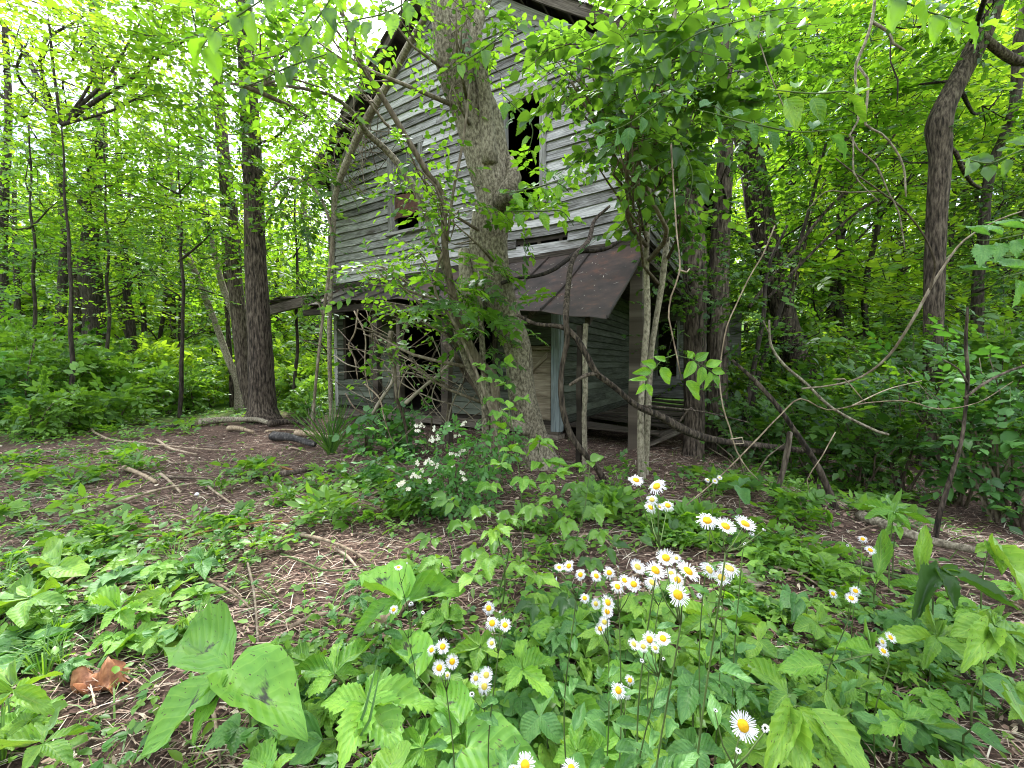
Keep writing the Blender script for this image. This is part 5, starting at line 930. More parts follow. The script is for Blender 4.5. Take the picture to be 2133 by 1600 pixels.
def hero_leaf(par, base, tip, hw, kind, mt, up=(0, -.25, 1), name='leaf'):
    base, tip = np.asarray(base, float), np.asarray(tip, float); L = np.linalg.norm(tip - base); y = (tip - base) / max(L, 1e-6)
    up = np.asarray(up, float) + [lrs.gauss(0, .13), lrs.gauss(0, .13), 0]; x = nrm(np.cross(y, up)); z = np.cross(x, y)
    o = bpy.data.objects.new(name, leaf_mesh(kind, mt, lrs.randrange(3))); COL.objects.link(o); o.parent = par; org = origin_of(par)
    m = Matrix(((x[0] * hw, y[0] * L, z[0] * L, base[0] - org[0]), (x[1] * hw, y[1] * L, z[1] * L, base[1] - org[1]), (x[2] * hw, y[2] * L, z[2] * L, base[2] - org[2]), (0, 0, 0, 1)))
    o.matrix_local = m; return o
def stemlet(par, pts, r, mt='twig_green', name='stem'):
    b = MB(); tube(b, pts, [r * (1 - .5 * i / (len(pts) - 1)) for i in range(len(pts))], 5, .05, .05, .5); return b.build(name, M[mt], par)
def hero_plant(label, foot_px, node, leaves, mt, z, cat='plant', name='leafy_plant', group=None, zt=-.03):
    """node: (px, py); leaves: (tip px, tip py, half width px, kind[, base px, base py]); lying about z high"""
    nd_ = PZ(node[0], node[1], z); g = foot_px if len(foot_px) == 3 else G(*foot_px); g = np.array([nd_[0] + .02, nd_[1] + .05, float(gz(nd_[0], nd_[1] + .05))]) if foot_px == 'under' else np.asarray(g)
    t = thing(name, label, cat, g, group); stemlet(t, [g - [0, 0, .02], (g + nd_) / 2 + [.01, .02, .02], nd_], .004)
    for lf in leaves:
        tip = PZ(lf[0], lf[1], z + zt); b = PZ(lf[4], lf[5], z) if len(lf) > 4 else nd_; dd = (b[1] + tip[1]) / 2
        if np.linalg.norm(b - nd_) > .03: stemlet(t, [nd_, b], .0022)
        hero_leaf(t, b, tip, lf[2] * dd / FPX * .88, lf[3], mt)
    return t
def under(node, z):
    p = PZ(node[0], node[1], z); return (p[0] + .03, p[1] + .04, float(gz(p[0] + .03, p[1] + .04)))
def HP(label, node, leaves, mt, z, **kw): return hero_plant(label, under(node, z), node, leaves, mt, z, **kw)
HP('large leaved plant with dark blotches and a heart shaped leaf, lower left of centre', (480, 1400), [(372, 1302, 62, 'round'), (645, 1498, 78, 'heart'), (286, 1562, 62, 'ovate'), (396, 1542, 17, 'lance')], 'leaf_chevron', .30, zt=-.05)
HP('plant holding a pair of bright spotted leaves above the split log', (836, 1250), [(744, 1183, 44, 'heart'), (980, 1206, 36, 'ovate'), (733, 1312, 22, 'ovate'), (812, 1296, 12, 'ovate')], 'leaf_chevron', .32)
HP('plant with broad dark blotched leaves left of the lower left daisies', (900, 1440), [(822, 1300, 42, 'heart', 868, 1405), (908, 1412, 40, 'heart', 962, 1508), (838, 1522, 44, 'ovate', 960, 1530)], 'leaf_chevron', .20)
HP('very large spotted leaf at the bottom edge below the lower left daisies', (972, 1556), [(1158, 1612, 74, 'heart'), (1008, 1450, 14, 'serrate')], 'leaf_chevron', .26)
HP('five fingered toothed leaves at the bottom centre, largest whorl', (764, 1462), [(922, 1450, 44, 'serrate'), (838, 1556, 56, 'serrate'), (706, 1602, 44, 'serrate'), (664, 1462, 34, 'serrate'), (810, 1378, 24, 'serrate')], 'leaf_serrate', .27)
HP('whorl of toothed leaflets left of the blade of grass at bottom centre', (697, 1405), [(792, 1312, 30, 'serrate'), (608, 1385, 26, 'serrate'), (704, 1328, 24, 'serrate'), (758, 1392, 18, 'serrate'), (640, 1450, 26, 'serrate')], 'leaf_serrate', .24)
HP('bright toothed leaf whorl under the middle of the daisies', (1088, 1394), [(1082, 1324, 21, 'serrate'), (1163, 1360, 27, 'serrate'), (1034, 1378, 18, 'serrate'), (1168, 1468, 24, 'serrate'), (1050, 1440, 18, 'serrate')], 'leaf_serrate', .22)
HP('bright toothed leaf whorl at the bottom edge right of the very large leaf', (1202, 1566), [(1207, 1472, 21, 'serrate'), (1268, 1556, 20, 'serrate'), (1150, 1584, 22, 'serrate'), (1164, 1528, 18, 'serrate'), (1240, 1612, 22, 'serrate')], 'leaf_serrate', .22)
HP('three round blue green leaflets at the bottom centre', (1124, 1492), [(1140, 1438, 25, 'round'), (1088, 1535, 25, 'round'), (1172, 1545, 28, 'round')], 'leaf_blue', .20)
HP('toothed leaf pair cut by the bottom edge left of the largest whorl', (560, 1625), [(522, 1548, 40, 'serrate'), (612, 1560, 34, 'serrate')], 'leaf_serrate', .22)
HP('dark blue green leaves lying below the large heart shaped leaf', (672, 1540), [(545, 1502, 30, 'ovate'), (600, 1590, 32, 'ovate')], 'leaf_blue', .12)
HP('bright leaf with an insect bite at the bottom edge left of centre', (800, 1640), [(835, 1530, 45, 'ovate'), (720, 1600, 30, 'ovate')], 'leaf_near', .28)
HP('small toothed green plant below the spotted leaf pair', (880, 1350), [(930, 1240, 22, 'serrate', 930, 1290), (965, 1290, 22, 'serrate', 930, 1292), (890, 1290, 20, 'serrate', 926, 1294), (850, 1330, 18, 'serrate')], 'leaf_serrate', .14)
HP('pointed bright leaf plant left of the large single daisy', (1640, 1446), [(1534, 1362, 28, 'serrate'), (1600, 1480, 20, 'ovate')], 'leaf_near', .22)
HP('reddish stemmed plant with corrugated yellow green leaves right of centre', (1816, 1363), [(1722, 1332, 32, 'serrate'), (1616, 1388, 34, 'serrate', 1714, 1386), (1806, 1288, 10, 'lance'), (1716, 1362, 16, 'serrate', 1740, 1376)], 'leaf_serrate', .30)
HP('cluster of long pointed leaves at the bottom right of centre', (1660, 1470), [(1824, 1606, 36, 'lance', 1690, 1480), (1676, 1612, 34, 'lance', 1640, 1476), (1590, 1620, 26, 'lance'), (1730, 1560, 20, 'lance')], 'leaf_near', .30)
HP('leaves cut by the bottom edge near the lower right corner', (2000, 1640), [(1960, 1570, 40, 'ovate'), (2060, 1585, 36, 'ovate')], 'leaf_near', .24)
HP('smooth blue green leaf lying at the lower right', (2022, 1520), [(2112, 1568, 34, 'ovate')], 'leaf_blue', .14)
HP('smooth grey green leaf near the right edge, above the lying leaf', (2040, 1412), [(2150, 1475, 38, 'ovate')], 'leaf_blue', .20)
HP('big toothed leaf cut by the right edge', (2160, 1560), [(2120, 1420, 46, 'serrate'), (2200, 1500, 30, 'serrate')], 'leaf_near', .26)
HP('upright plant with many pointed leaves near the right edge', (2070, 1305), [(1980, 1320, 34, 'ovate'), (2150, 1322, 28, 'ovate'), (2038, 1270, 12, 'lance'), (2008, 1388, 26, 'lance'), (2112, 1392, 22, 'ovate'), (2092, 1276, 8, 'lance'), (2068, 1262, 10, 'lance')], 'leaf_near', .34)
HP('long dark toothed leaves fanning out at the right edge', (1955, 1185), [(2130, 1262, 26, 'lance'), (1992, 1256, 22, 'lance'), (2062, 1215, 18, 'lance'), (1905, 1270, 20, 'lance')], 'leaf_deep', .30)
HP('pale long toothed leaves hanging in at the right edge', (2060, 1136), [(2150, 1240, 32, 'lance'), (2030, 1150, 10, 'ovate'), (2090, 1190, 24, 'ovate')], 'leaf_near', .40)
HP('upright toothed leaf left of the crooked bare pole, nearer the daisies', (1827, 1204), [(1843, 1098, 16, 'lance')], 'leaf_near', .22, zt=.20)
HP('upright toothed leaf standing directly beside the crooked bare pole', (1916, 1208), [(1928, 1088, 15, 'lance')], 'leaf_near', .22, zt=.22)
HP('bright deeply cut leaves on a tall stem left of the crooked bare pole', (1862, 1068), [(1777, 1047, 12, 'serrate'), (1942, 1084, 13, 'serrate'), (1856, 1032, 14, 'ovate'), (1800, 1075, 10, 'lance'), (1912, 1062, 10, 'lance'), (1900, 1100, 10, 'ovate'), (1850, 1092, 8, 'ovate')], 'leaf_serrate', .45)
HP('cut leaved sprig under the deeply cut bright leaves', (1868, 1098), [(1840, 1112, 10, 'ovate'), (1898, 1100, 10, 'serrate'), (1876, 1122, 9, 'ovate')], 'leaf_serrate', .34)
HP('three round leaflets right of the tallest daisies', (1580, 1336), [(1573, 1298, 18, 'round'), (1555, 1364, 18, 'round'), (1622, 1368, 22, 'round')], 'leaf_near', .14)
HP('dark mottled leaf whorl in the shade of the porch side', (1540, 1016), [(1492, 1008, 15, 'round'), (1585, 1000, 16, 'round'), (1552, 1044, 17, 'round')], 'leaf_blue', .20)
HP('two pale leaves behind the tan stone', (1660, 1240), [(1625, 1262, 24, 'ovate'), (1690, 1262, 24, 'ovate'), (1652, 1290, 20, 'ovate')], 'leaf_blue', .14)
HP('hanging broad leaf pair below the daisies right of centre', (1440, 1430), [(1380, 1420, 24, 'ovate'), (1478, 1470, 24, 'heart'), (1500, 1400, 22, 'ovate'), (1420, 1500, 26, 'ovate')], 'leaf_blue', .30)
HP('glossy dark leaves low between the daisy stalks', (1450, 1560), [(1400, 1500, 26, 'ovate'), (1520, 1560, 26, 'ovate'), (1465, 1620, 26, 'ovate'), (1380, 1580, 22, 'ovate')], 'leaf_blue', .22)
HP('holey pointed leaves at the bottom right of centre', (1360, 1560), [(1320, 1500, 18, 'lance'), (1390, 1480, 18, 'lance'), (1300, 1580, 22, 'lance'), (1400, 1620, 22, 'lance'), (1345, 1640, 20, 'lance')], 'leaf_near', .24)
# ferny centre growth: compound leaves with toothed leaflets
def compound(par, hub, d, size, mt, n=5, kind='serrate'):
    d = nrm(np.asarray(d, float)); s = nrm(np.cross(d, [0, 0, 1])); st = hub - d * size * .8
    specs = {3: [(0, 1, .36), (62, .72, .30), (-62, .72, .30)], 5: [(0, 1, .30), (55, .8, .26), (-55, .8, .26), (100, .6, .22), (-100, .6, .22)]}[n]
    for a, l, w_ in specs:
        a = R(a + lrs.uniform(-8, 8)); off = hub - d * size * (.45 if abs(a) > 1.5 else .12 if abs(a) > .3 else 0)
        dd = d * math.cos(a) + s * math.sin(a); tip = off + dd * size * l * lrs.uniform(.85, 1.1) + np.array([0, 0, -size * lrs.uniform(.1, .4)])
        hero_leaf(par, off, tip, size * w_ * lrs.uniform(.9, 1.1), kind, mt, (lrs.gauss(0, .25), lrs.gauss(-.2, .2), 1), 'leaflet')
    stemlet(par, [st - [0, 0, size * .3], hub - d * size * .4, hub], .0025, name='stalk')
def compound_plant(label, foot, hubs, mt, group=None):
    g = G(*foot); t = thing('tree_seedling', label, 'plant', g, group); hh = [P(px, py, Y) for px, py, Y, s in hubs]; top = max(hh, key=lambda q: q[2])
    stemlet(t, [g - [0, 0, .02], g * .5 + top * .5 + [.03, 0, 0], top], .005)
    for h_, (px, py, Y, s) in zip(hh, hubs):
        d = h_ - (g * .6 + top * .4); d[2] *= .3; d = d + [lrs.gauss(0, .1), lrs.gauss(-.05, .1), 0]; compound(t, h_, d, s * Y / FPX, mt, 5 if s > 38 else 3)
compound_plant('tallest bright seedling with toothed leaflets in front of the broad pale tree', (1090, 1200), [(1128, 915, 2.3, 55), (1065, 935, 2.4, 42), (1140, 960, 2.3, 48), (1040, 965, 2.3, 42), (1090, 1000, 2.2, 44), (1020, 1010, 2.4, 40), (1160, 985, 2.5, 40), (1050, 895, 2.5, 34), (1060, 850, 2.6, 30)], 'leaf_serrate')
compound_plant('leafy seedling climbing the left side of the tree foot', (1045, 1010), [(1030, 830, 3.6, 34), (1050, 800, 3.6, 34), (1075, 870, 3.5, 34), (1010, 790, 3.7, 30), (1060, 760, 3.7, 30), (1090, 830, 3.5, 30), (1000, 760, 3.8, 28), (1040, 860, 3.4, 34)], 'leaf_serrate')
compound_plant('spreading seedling with dull green leaflets left of the tallest bright seedling', (1030, 1250), [(960, 1090, 1.9, 50), (1000, 1060, 2.0, 48), (1060, 1075, 1.9, 46), (930, 1040, 2.2, 44), (985, 1150, 1.8, 46), (1040, 1130, 1.8, 48), (890, 1120, 2.0, 40)], 'leaf_low')
compound_plant('pale drooping seedling leaves at the centre of the ground', (1040, 1290), [(1020, 1165, 1.55, 56), (1035, 1105, 1.6, 50), (905, 1165, 1.6, 44), (1080, 1180, 1.55, 50), (985, 1200, 1.5, 52), (1130, 1200, 1.6, 44)], 'leaf_near')
compound_plant('dense dull seedling right of the tallest bright seedling', (1180, 1180), [(1150, 1040, 2.1, 48), (1200, 1010, 2.3, 44), (1240, 1060, 2.2, 46), (1180, 1090, 2.0, 46), (1110, 1060, 2.0, 46), (1250, 1110, 2.0, 42), (1200, 1130, 1.9, 44), (1230, 960, 2.6, 38), (1140, 990, 2.3, 36)], 'leaf_low')
compound_plant('low seedling left of the daisies with long arched leaflets', (1150, 1330), [(1110, 1260, 1.5, 46), (1180, 1250, 1.5, 46), (1230, 1170, 1.7, 46), (1280, 1130, 1.8, 46), (1340, 1120, 1.9, 38)], 'leaf_deep')
compound_plant('small seedling in front of the thick snaking vine', (1210, 1100), [(1175, 985, 2.9, 34), (1215, 975, 2.9, 34), (1140, 1010, 2.7, 34), (1250, 1010, 2.8, 30)], 'leaf_serrate')

for i, (px, py, z, kd, hw, L, mt) in enumerate([(1000, 1350, .16, 'ovate', 20, 90, 'leaf_near'), (1250, 1560, .18, 'heart', 34, 90, 'leaf_chevron'), (1390, 1340, .18, 'ovate', 22, 90, 'leaf_near'), (1480, 1290, .14, 'lance', 16, 100, 'leaf_near'), (1200, 1300, .14, 'ovate', 22, 80, 'leaf_serrate'), (1730, 1500, .2, 'ovate', 26, 100, 'leaf_near'), (1880, 1500, .2, 'serrate', 26, 110, 'leaf_serrate'), (1780, 1430, .2, 'serrate', 24, 90, 'leaf_near'), (1560, 1560, .2, 'ovate', 28, 90, 'leaf_near'), (640, 1380, .14, 'ovate', 20, 80, 'leaf_near'), (1700, 1300, .16, 'ovate', 20, 70, 'leaf_near'), (1300, 1400, .16, 'serrate', 20, 80, 'leaf_serrate'), (1950, 1330, .2, 'lance', 18, 110, 'leaf_near'), (60, 1250, .18, 'ovate', 26, 90, 'leaf_near'), (30, 1440, .2, 'lance', 20, 130, 'leaf_near'), (120, 1180, .14, 'round', 26, 60, 'leaf_near'), (250, 1270, .14, 'serrate', 20, 90, 'leaf_serrate'), (90, 1550, .16, 'lance', 22, 130, 'leaf_near'), (420, 1170, .12, 'ovate', 16, 60, 'leaf_blue'), (880, 1560, .2, 'serrate', 30, 110, 'leaf_serrate')]):
    a0 = lrs.uniform(0, 6.28); lv = []
    for k in range(5): a = a0 + k * 1.257 + lrs.uniform(-.25, .25); l = L * lrs.uniform(.7, 1.15); lv.append((px + l * math.cos(a), py + l * .55 * math.sin(a), hw * lrs.uniform(.8, 1.15), kd))
    HP('leafy ' + {'ovate': 'oval leaved', 'heart': 'heart leaved', 'lance': 'long leaved', 'serrate': 'toothed leaved', 'round': 'round leaved'}[kd] + ' plant ' + near(px, py), (px, py), lv, mt, z, group='leafy plants on the clearing floor')
# ---- daisies
def daisy_meshes():
    out_ = []
    for var in range(6):
        r = np.random.RandomState(40 + var); n = (64, 52, 72, 58, 46, 60)[var]; b = MB(); a = np.linspace(0, 6.283, n, endpoint=False) + r.normal(0, .05, n); V, Q = [], []; g0 = r.uniform(0, 6.28); wob = r.uniform(0, .08)
        for i in range(n):
            L = r.uniform(.38, .50) * (1 if r.rand() > .08 else .65) * (1 + wob * math.sin(a[i] * 2 + g0)) * (.8 if var in (3, 4) and abs((a[i] - g0 + 3.14) % 6.28 - 3.14) < .5 else 1); w_ = r.uniform(.013, .019); z0 = r.uniform(-.01, .015); dr = r.uniform(-.06, .06) - (.03, .09, -.06, .02, .12, -.02)[var]
            d = np.array([math.cos(a[i]), math.sin(a[i])]); s = np.array([-d[1], d[0]]); k = len(V)
            for rr_, ww, zz in ((.17, w_ * .7, z0), (.33, w_, z0 + .015), (L, w_ * .75, z0 + dr)):
                V.append((*(d * rr_ - s * ww), zz)); V.append((*(d * rr_ + s * ww), zz))
            Q += [(k, k + 1, k + 3, k + 2), (k + 2, k + 3, k + 5, k + 4)]
        b.add(V, Q, None, r.uniform(.3, 1, len(V))); ray = b.mesh('rays', M['daisy_white'])
        b = MB(); V = [(0, 0, .105)]; Q = []; T = []
        for j, (rr_, zz) in enumerate(((.07, .10), (.14, .075), (.195, .03), (.20, -.02))):
            for i in range(14): q = i / 14 * 6.283; V.append((rr_ * math.cos(q) * (1 + .04 * r.normal()), rr_ * math.sin(q) * (1 + .04 * r.normal()), zz + r.normal(0, .006)))
        T = [(0, 1 + i, 1 + (i + 1) % 14) for i in range(14)]; Q = [(1 + j * 14 + i, 15 + j * 14 + i, 15 + j * 14 + (i + 1) % 14, 1 + j * 14 + (i + 1) % 14) for j in range(3) for i in range(14)]
        b.add(V, Q, T, .5); disc = b.mesh('disc', M['daisy_yellow']); b2 = MB(); b2.add(V, Q, T, .5); stale = b2.mesh('disc', M['daisy_stale'])
        out_.append((ray, disc, stale))
    return out_
DM = daisy_meshes()
b = MB(); V = [(0, 0, -.16)]
for zz, rr_ in ((-.12, .10), (-.04, .18), (.02, .17)):
    for i in range(8): V.append((rr_ * math.cos(i * .785), rr_ * math.sin(i * .785), zz))
b.add(V, [(1 + j * 8 + i, 1 + j * 8 + (i + 1) % 8, 9 + j * 8 + (i + 1) % 8, 9 + j * 8 + i) for j in range(2) for i in range(8)], [(0, 1 + (i + 1) % 8, 1 + i) for i in range(8)]); CAL = b.mesh('calyx', M['twig_green'])
def flower(par, c, D, nvec, stale=False, bud=False):
    n = nrm(np.asarray(nvec, float)); x = nrm(np.cross([0, 1, 0.2], n)); y = np.cross(n, x); ray, disc, st = DM[lrs.randrange(6)]; org = origin_of(par)
    a = lrs.random() * 6; x, y = x * math.cos(a) + y * math.sin(a), y * math.cos(a) - x * math.sin(a)
    f = bpy.data.objects.new('flower', ray); COL.objects.link(f); f.parent = par; k = D; sq = .55 if bud else 1
    f.matrix_local = Matrix(((x[0] * k * sq, y[0] * k * sq, n[0] * k, c[0] - org[0]), (x[1] * k * sq, y[1] * k * sq, n[1] * k, c[1] - org[1]), (x[2] * k * sq, y[2] * k * sq, n[2] * k, c[2] - org[2]), (0, 0, 0, 1)))
    for nm, me in (('disc', st if stale else disc), ('calyx', CAL)):
        if bud and nm == 'disc': continue
        d = bpy.data.objects.new(nm, me); COL.objects.link(d); d.parent = f
    return f
def daisy_plant(label, heads, foot, joint, group='daisies', dia=.030, leaves=5):
    """heads: (px, py, width px[, 's' stale or 'b' bud]); foot: (x, y) on the ground; joint: (px, py) where the stalk divides"""
    Ys = [FPX * dia / h[2] if h[2] >= 18 and len(h) < 4 else None for h in heads]; base_Y = np.mean([v for v in Ys if v] or [FPX * dia / 24]); Ys = [min(max(v or base_Y, .8 * base_Y), 1.25 * base_Y) for v in Ys]
    J = P(joint[0], joint[1], base_Y * 1.02); fx, fy = (J[0] * 1.05, J[1] + .08) if foot is None else foot; g = np.array([fx, fy, float(gz(fx, fy))]); t = thing('daisy_plant', label, 'daisy', g, group)
    stemlet(t, [g - [0, 0, .02], g * .5 + J * .5 + [lrs.gauss(0, .02), .02, 0], J], .0026, name='stem')
    for h, Y in zip(heads, Ys):
        c = P(h[0], h[1], Y); D = h[2] * Y / FPX * 1.04; fl = h[3] if len(h) > 3 else ''
        n = np.array([lrs.gauss(0, .24), -.66 + lrs.gauss(0, .22), .74]) if fl != 'b' else np.array([lrs.gauss(0, .5), -.2, .7]); 
        flower(t, c, D, n, fl == 's', fl == 'b'); e = c - nrm(n) * D * .14; stemlet(t, [J, (J + e) / 2 + [0, .004, -.01], e], .0013, name='stalk')
    for k in range(leaves):
        f = .35 + .55 * k / leaves; p = g * (1 - f) + J * f; a = lrs.uniform(0, 6.28); L = .09 * (1.3 - f); hero_leaf(t, p, p + [math.cos(a) * L, math.sin(a) * L, L * .35], L * .20, 'ovate', 'leaf_blue')
    return t
daisy_plant('daisy plant with the two topmost daisies and three below, nearest the snaking vine', [(1325, 1000, 33), (1368, 1013, 42), (1358, 1041, 27, 's'), (1355, 1057, 29), (1391, 1053, 29), (1374, 1056, 18, 's')], None, (1374, 1140))
daisy_plant('daisy plant with three large daisies in a row', [(1473, 1084, 44), (1511, 1096, 44), (1552, 1091, 43), (1566, 1111, 24, 'b'), (1592, 1103, 17, 'b')], None, (1512, 1150))
daisy_plant('tall daisy plant with one tight white bud on a long straight stalk', [(1551, 1132, 17, 'b')], None, (1546, 1160), leaves=7)
daisy_plant('tallest daisy plant topped by the largest daisy of the middle bunch', [(1412, 1239, 51), (1433, 1190, 51), (1365, 1188, 45), (1387, 1162, 40), (1411, 1208, 34), (1409, 1163, 20, 's')], None, (1418, 1300))
daisy_plant('daisy plant with faded heads left within the middle bunch', [(1328, 1181, 35, 's'), (1359, 1214, 36, 's'), (1398, 1194, 26, 's')], None, (1372, 1262))
daisy_plant('daisy plant with three ragged daisies right of the middle bunch', [(1477, 1187, 40, 's'), (1519, 1184, 46, 's'), (1503, 1203, 38, 's'), (1458, 1240, 26, 'b')], None, (1505, 1255))
daisy_plant('daisy plant with five small daisies left of the middle bunch', [(1269, 1193, 28), (1242, 1200, 28), (1301, 1209, 28), (1286, 1222, 31), (1320, 1217, 33), (1288, 1180, 10, 'b')], None, (1290, 1275))
daisy_plant('daisy plant with daisies stacked one under another', [(1266, 1255, 33), (1241, 1258, 24, 's'), (1265, 1274, 27), (1259, 1296, 25, 's'), (1250, 1310, 24), (1218, 1246, 23)], None, (1268, 1345))
daisy_plant('daisy plant with three small daisies at the left end of the middle bunch', [(1165, 1182, 23), (1185, 1179, 27), (1209, 1197, 25)], None, (1200, 1250), dia=.027)
daisy_plant('daisy plant with three daisies over the bright leaf whorl', [(1018, 1267, 28), (1025, 1298, 33), (1052, 1302, 29), (1042, 1275, 12, 'b'), (1024, 1340, 22, 's')], None, (1038, 1360))
daisy_plant('daisy plant with four daisies, lowest left bunch', [(922, 1347, 31), (899, 1354, 25), (942, 1378, 30), (915, 1391, 31), (932, 1407, 17, 's')], None, (930, 1440))
daisy_plant('daisy plant with three pale centred daisies beside the lowest left bunch', [(1013, 1406, 31, 's'), (991, 1413, 26, 's'), (1009, 1430, 33, 's'), (983, 1446, 24, 'b')], None, (1010, 1480))
daisy_plant('daisy plant with a row of daisies and one withered brown head below', [(1353, 1332, 33), (1381, 1330, 35), (1320, 1342, 28, 's'), (1340, 1347, 25, 's'), (1365, 1350, 22, 's'), (1337, 1376, 20, 'b'), (1382, 1372, 14, 'b')], None, (1372, 1410))
daisy_plant('daisy plant with a pair of daisies and a smaller one above', [(1288, 1438, 35), (1312, 1417, 23), (1306, 1442, 27, 's')], None, (1300, 1490))
daisy_plant('nearest daisy plant with one big oval daisy near the bottom', [(1548, 1512, 58), (1594, 1517, 34, 'b'), (1538, 1564, 24, 'b'), (1490, 1480, 18, 'b')], None, (1530, 1600))
daisy_plant('daisy plant cut by the bottom edge at centre', [(1094, 1594, 48), (1070, 1606, 32)], None, (1092, 1650)); daisy_plant('single daisy cut by the bottom edge right of centre', [(1190, 1602, 42)], None, (1192, 1660))
daisy_plant('small far daisy pair left of the upright toothed leaf', [(1797, 1123, 18), (1813, 1146, 21), (1765, 1136, 12, 'b')], None, (1795, 1180), dia=.032)
daisy_plant('small daisy trio right of the tan stone', [(1735, 1237, 20), (1773, 1246, 24), (1782, 1231, 22)], None, (1768, 1290), dia=.030)
daisy_plant('small half hidden daisies behind the corrugated leaves', [(1855, 1328, 23), (1838, 1337, 20, 's'), (1840, 1356, 24)], None, (1852, 1385), dia=.030)
daisy_plant('cream flower heads on a thin stalk before the dark leaf whorl', [(1474, 1000, 12, 's'), (1489, 1002, 13, 's'), (1499, 995, 12, 's')], None, (1486, 1045), dia=.03)
daisy_plant('half open daisies under the spotted leaf pair', [(820, 1270, 20), (856, 1257, 22, 'b'), (881, 1276, 16, 'b')], None, (850, 1330)); daisy_plant('tiny daisy above the spotted leaf pair', [(830, 1182, 18), (848, 1173, 9, 'b')], None, (836, 1215))

# ---- low plants over the floor
def low_plant(x, y, kind, size, seed, label, group):
    rs = np.random.RandomState(seed); g = np.array([x, y, float(gz(x, y))]); t = thing('ground_plant' if kind != 'grass' else 'grass_tuft', label, 'plant' if kind != 'grass' else 'grass', g, group)
    if kind == 'grass':
        b = MB(); n = 26; a = rs.uniform(0, 6.28, n)
        for i in range(n):
            L = size * rs.uniform(.6, 1.5); d = np.array([math.cos(a[i]), math.sin(a[i]), 0]); s = np.array([-d[1], d[0], 0]) * .0022; p0 = g + d * .01; p1 = p0 + d * L * .25 + [0, 0, L * .6]; p2 = p0 + d * L * .8 + [0, 0, L * .75]
            b.add([p0 - s, p0 + s, p1 + s, p1 - s, p2], [(0, 1, 2, 3)], [(3, 2, 4)], rs.rand())
        b.build('blades', M['leaf_low'], t, kind='stuff'); return t
    if y < 2.6 and kind in ('broad', 'tri', 'palm', 'lance'):
        n = {'broad': 6, 'tri': 3, 'palm': 2, 'lance': 7}[kind]
        for i in range(n):
            a = rs.uniform(0, 6.28); h = size * rs.uniform(.3, .9); d = np.array([math.cos(a), math.sin(a), 0]); hub = g + d * size * rs.uniform(.15, .6) + [0, 0, h]; mt = ('leaf_near', 'leaf_blue', 'leaf_serrate')[seed % 3]
            if kind in ('tri', 'palm'):
                stemlet(t, [g, (g + hub) / 2 + [0, 0, h * .2], hub], .002); m_ = 5 if kind == 'palm' else 3
                for j in range(m_):
                    aa = a + (j - (m_ - 1) / 2) * (1.15 if m_ == 3 else .95); e = np.array([math.cos(aa), math.sin(aa), -.15]); L = size * .62 * (1 - .12 * abs(j - (m_ - 1) / 2)); hero_leaf(t, hub, hub + e * L, L * (.38 if m_ == 3 else .24), 'round' if m_ == 3 and seed % 2 else 'serrate', mt)
            else:
                L = size * rs.uniform(.7, 1.2); hero_leaf(t, g + [0, 0, h * .5], g + d * L + [0, 0, h * .7], L * (.28 if kind == 'broad' else .14), 'ovate' if kind == 'broad' else 'lance', mt)
        stemlet(t, [g, g + [0, 0, size * .5]], .0025); return t
    tpl, K, leafs, mt = {'broad': (L_MID, 5, .55, 'leaf_low'), 'tri': (L_TRI, 3, .8, 'leaf_low'), 'palm': (L_PALM, 3, .95, 'leaf_canopy'), 'lance': (L_NARROW, 6, .6, 'leaf_low')}[kind]
    b, tw = MB(), MB(); n = 7; a = rs.uniform(0, 6.28, n); o = np.tile(g + [0, 0, .02], (n, 1)) + rs.normal(0, .03, (n, 3)) * [1, 1, 0]; o[:, 2] += rs.rand(n) * size * .5
    sprays(b, tw, o, np.stack([np.cos(a), np.sin(a), rs.uniform(.2, .9, n)], 1), np.full(n, size), K, np.full(n, size * leafs), tpl, rs, droop=.3, tintm=.6); b.build('foliage', M[mt], t, kind='stuff'); tw.build('stalks', M['twig_green'], t, kind='stuff'); return t
KN = {'broad': 'low broad leaved weed', 'tri': 'low three leaflet weed', 'palm': 'low five fingered creeper sprig', 'lance': 'low narrow leaved weed', 'grass': 'thin green grass tuft'}
pr_ = random.Random(31); seed = 0; LOW = []
PATCH = [(1100, 1540, 250, 60, 16), (1600, 1540, 200, 60, 14), (1850, 1400, 200, 90, 16), (1350, 1330, 200, 60, 14), (780, 1420, 160, 80, 10), (1150, 1130, 90, 60, 12), (60, 1350, 60, 60, 8), (60, 1180, 130, 90, 24), (120, 1290, 150, 80, 16), (260, 1160, 120, 60, 14), (60, 1010, 90, 60, 10), (200, 980, 120, 40, 12), (50, 1480, 90, 110, 10), (420, 1160, 90, 50, 12), (350, 1230, 80, 50, 8), (640, 1040, 70, 30, 12), (760, 1010, 60, 30, 8), (820, 1080, 60, 30, 8), (700, 1060, 40, 20, 4), (900, 1240, 90, 60, 8), (680, 1490, 180, 90, 14), (1000, 1490, 160, 90, 14), (1200, 1420, 150, 110, 20), (1300, 1530, 160, 60, 12), (1480, 1340, 130, 80, 12), (1520, 1460, 120, 80, 10), (1700, 1200, 130, 40, 16), (1620, 1150, 90, 30, 12), (1450, 1130, 90, 30, 10), (1380, 1100, 60, 30, 8), (1290, 1080, 60, 30, 8), (1880, 1290, 120, 60, 14), (1960, 1450, 130, 100, 12), (1780, 1480, 120, 80, 10), (2060, 1350, 80, 60, 8), (1650, 1090, 80, 25, 8), (1500, 1010, 90, 20, 8), (1700, 1020, 110, 30, 10), (1850, 1060, 120, 30, 8), (330, 1330, 100, 50, 6), (470, 980, 90, 30, 6), (560, 1120, 60, 30, 4), (1150, 1290, 80, 40, 8), (1600, 1290, 80, 40, 6), (120, 900, 110, 18, 10), (300, 905, 110, 14, 6), (520, 1020, 60, 20, 4)]
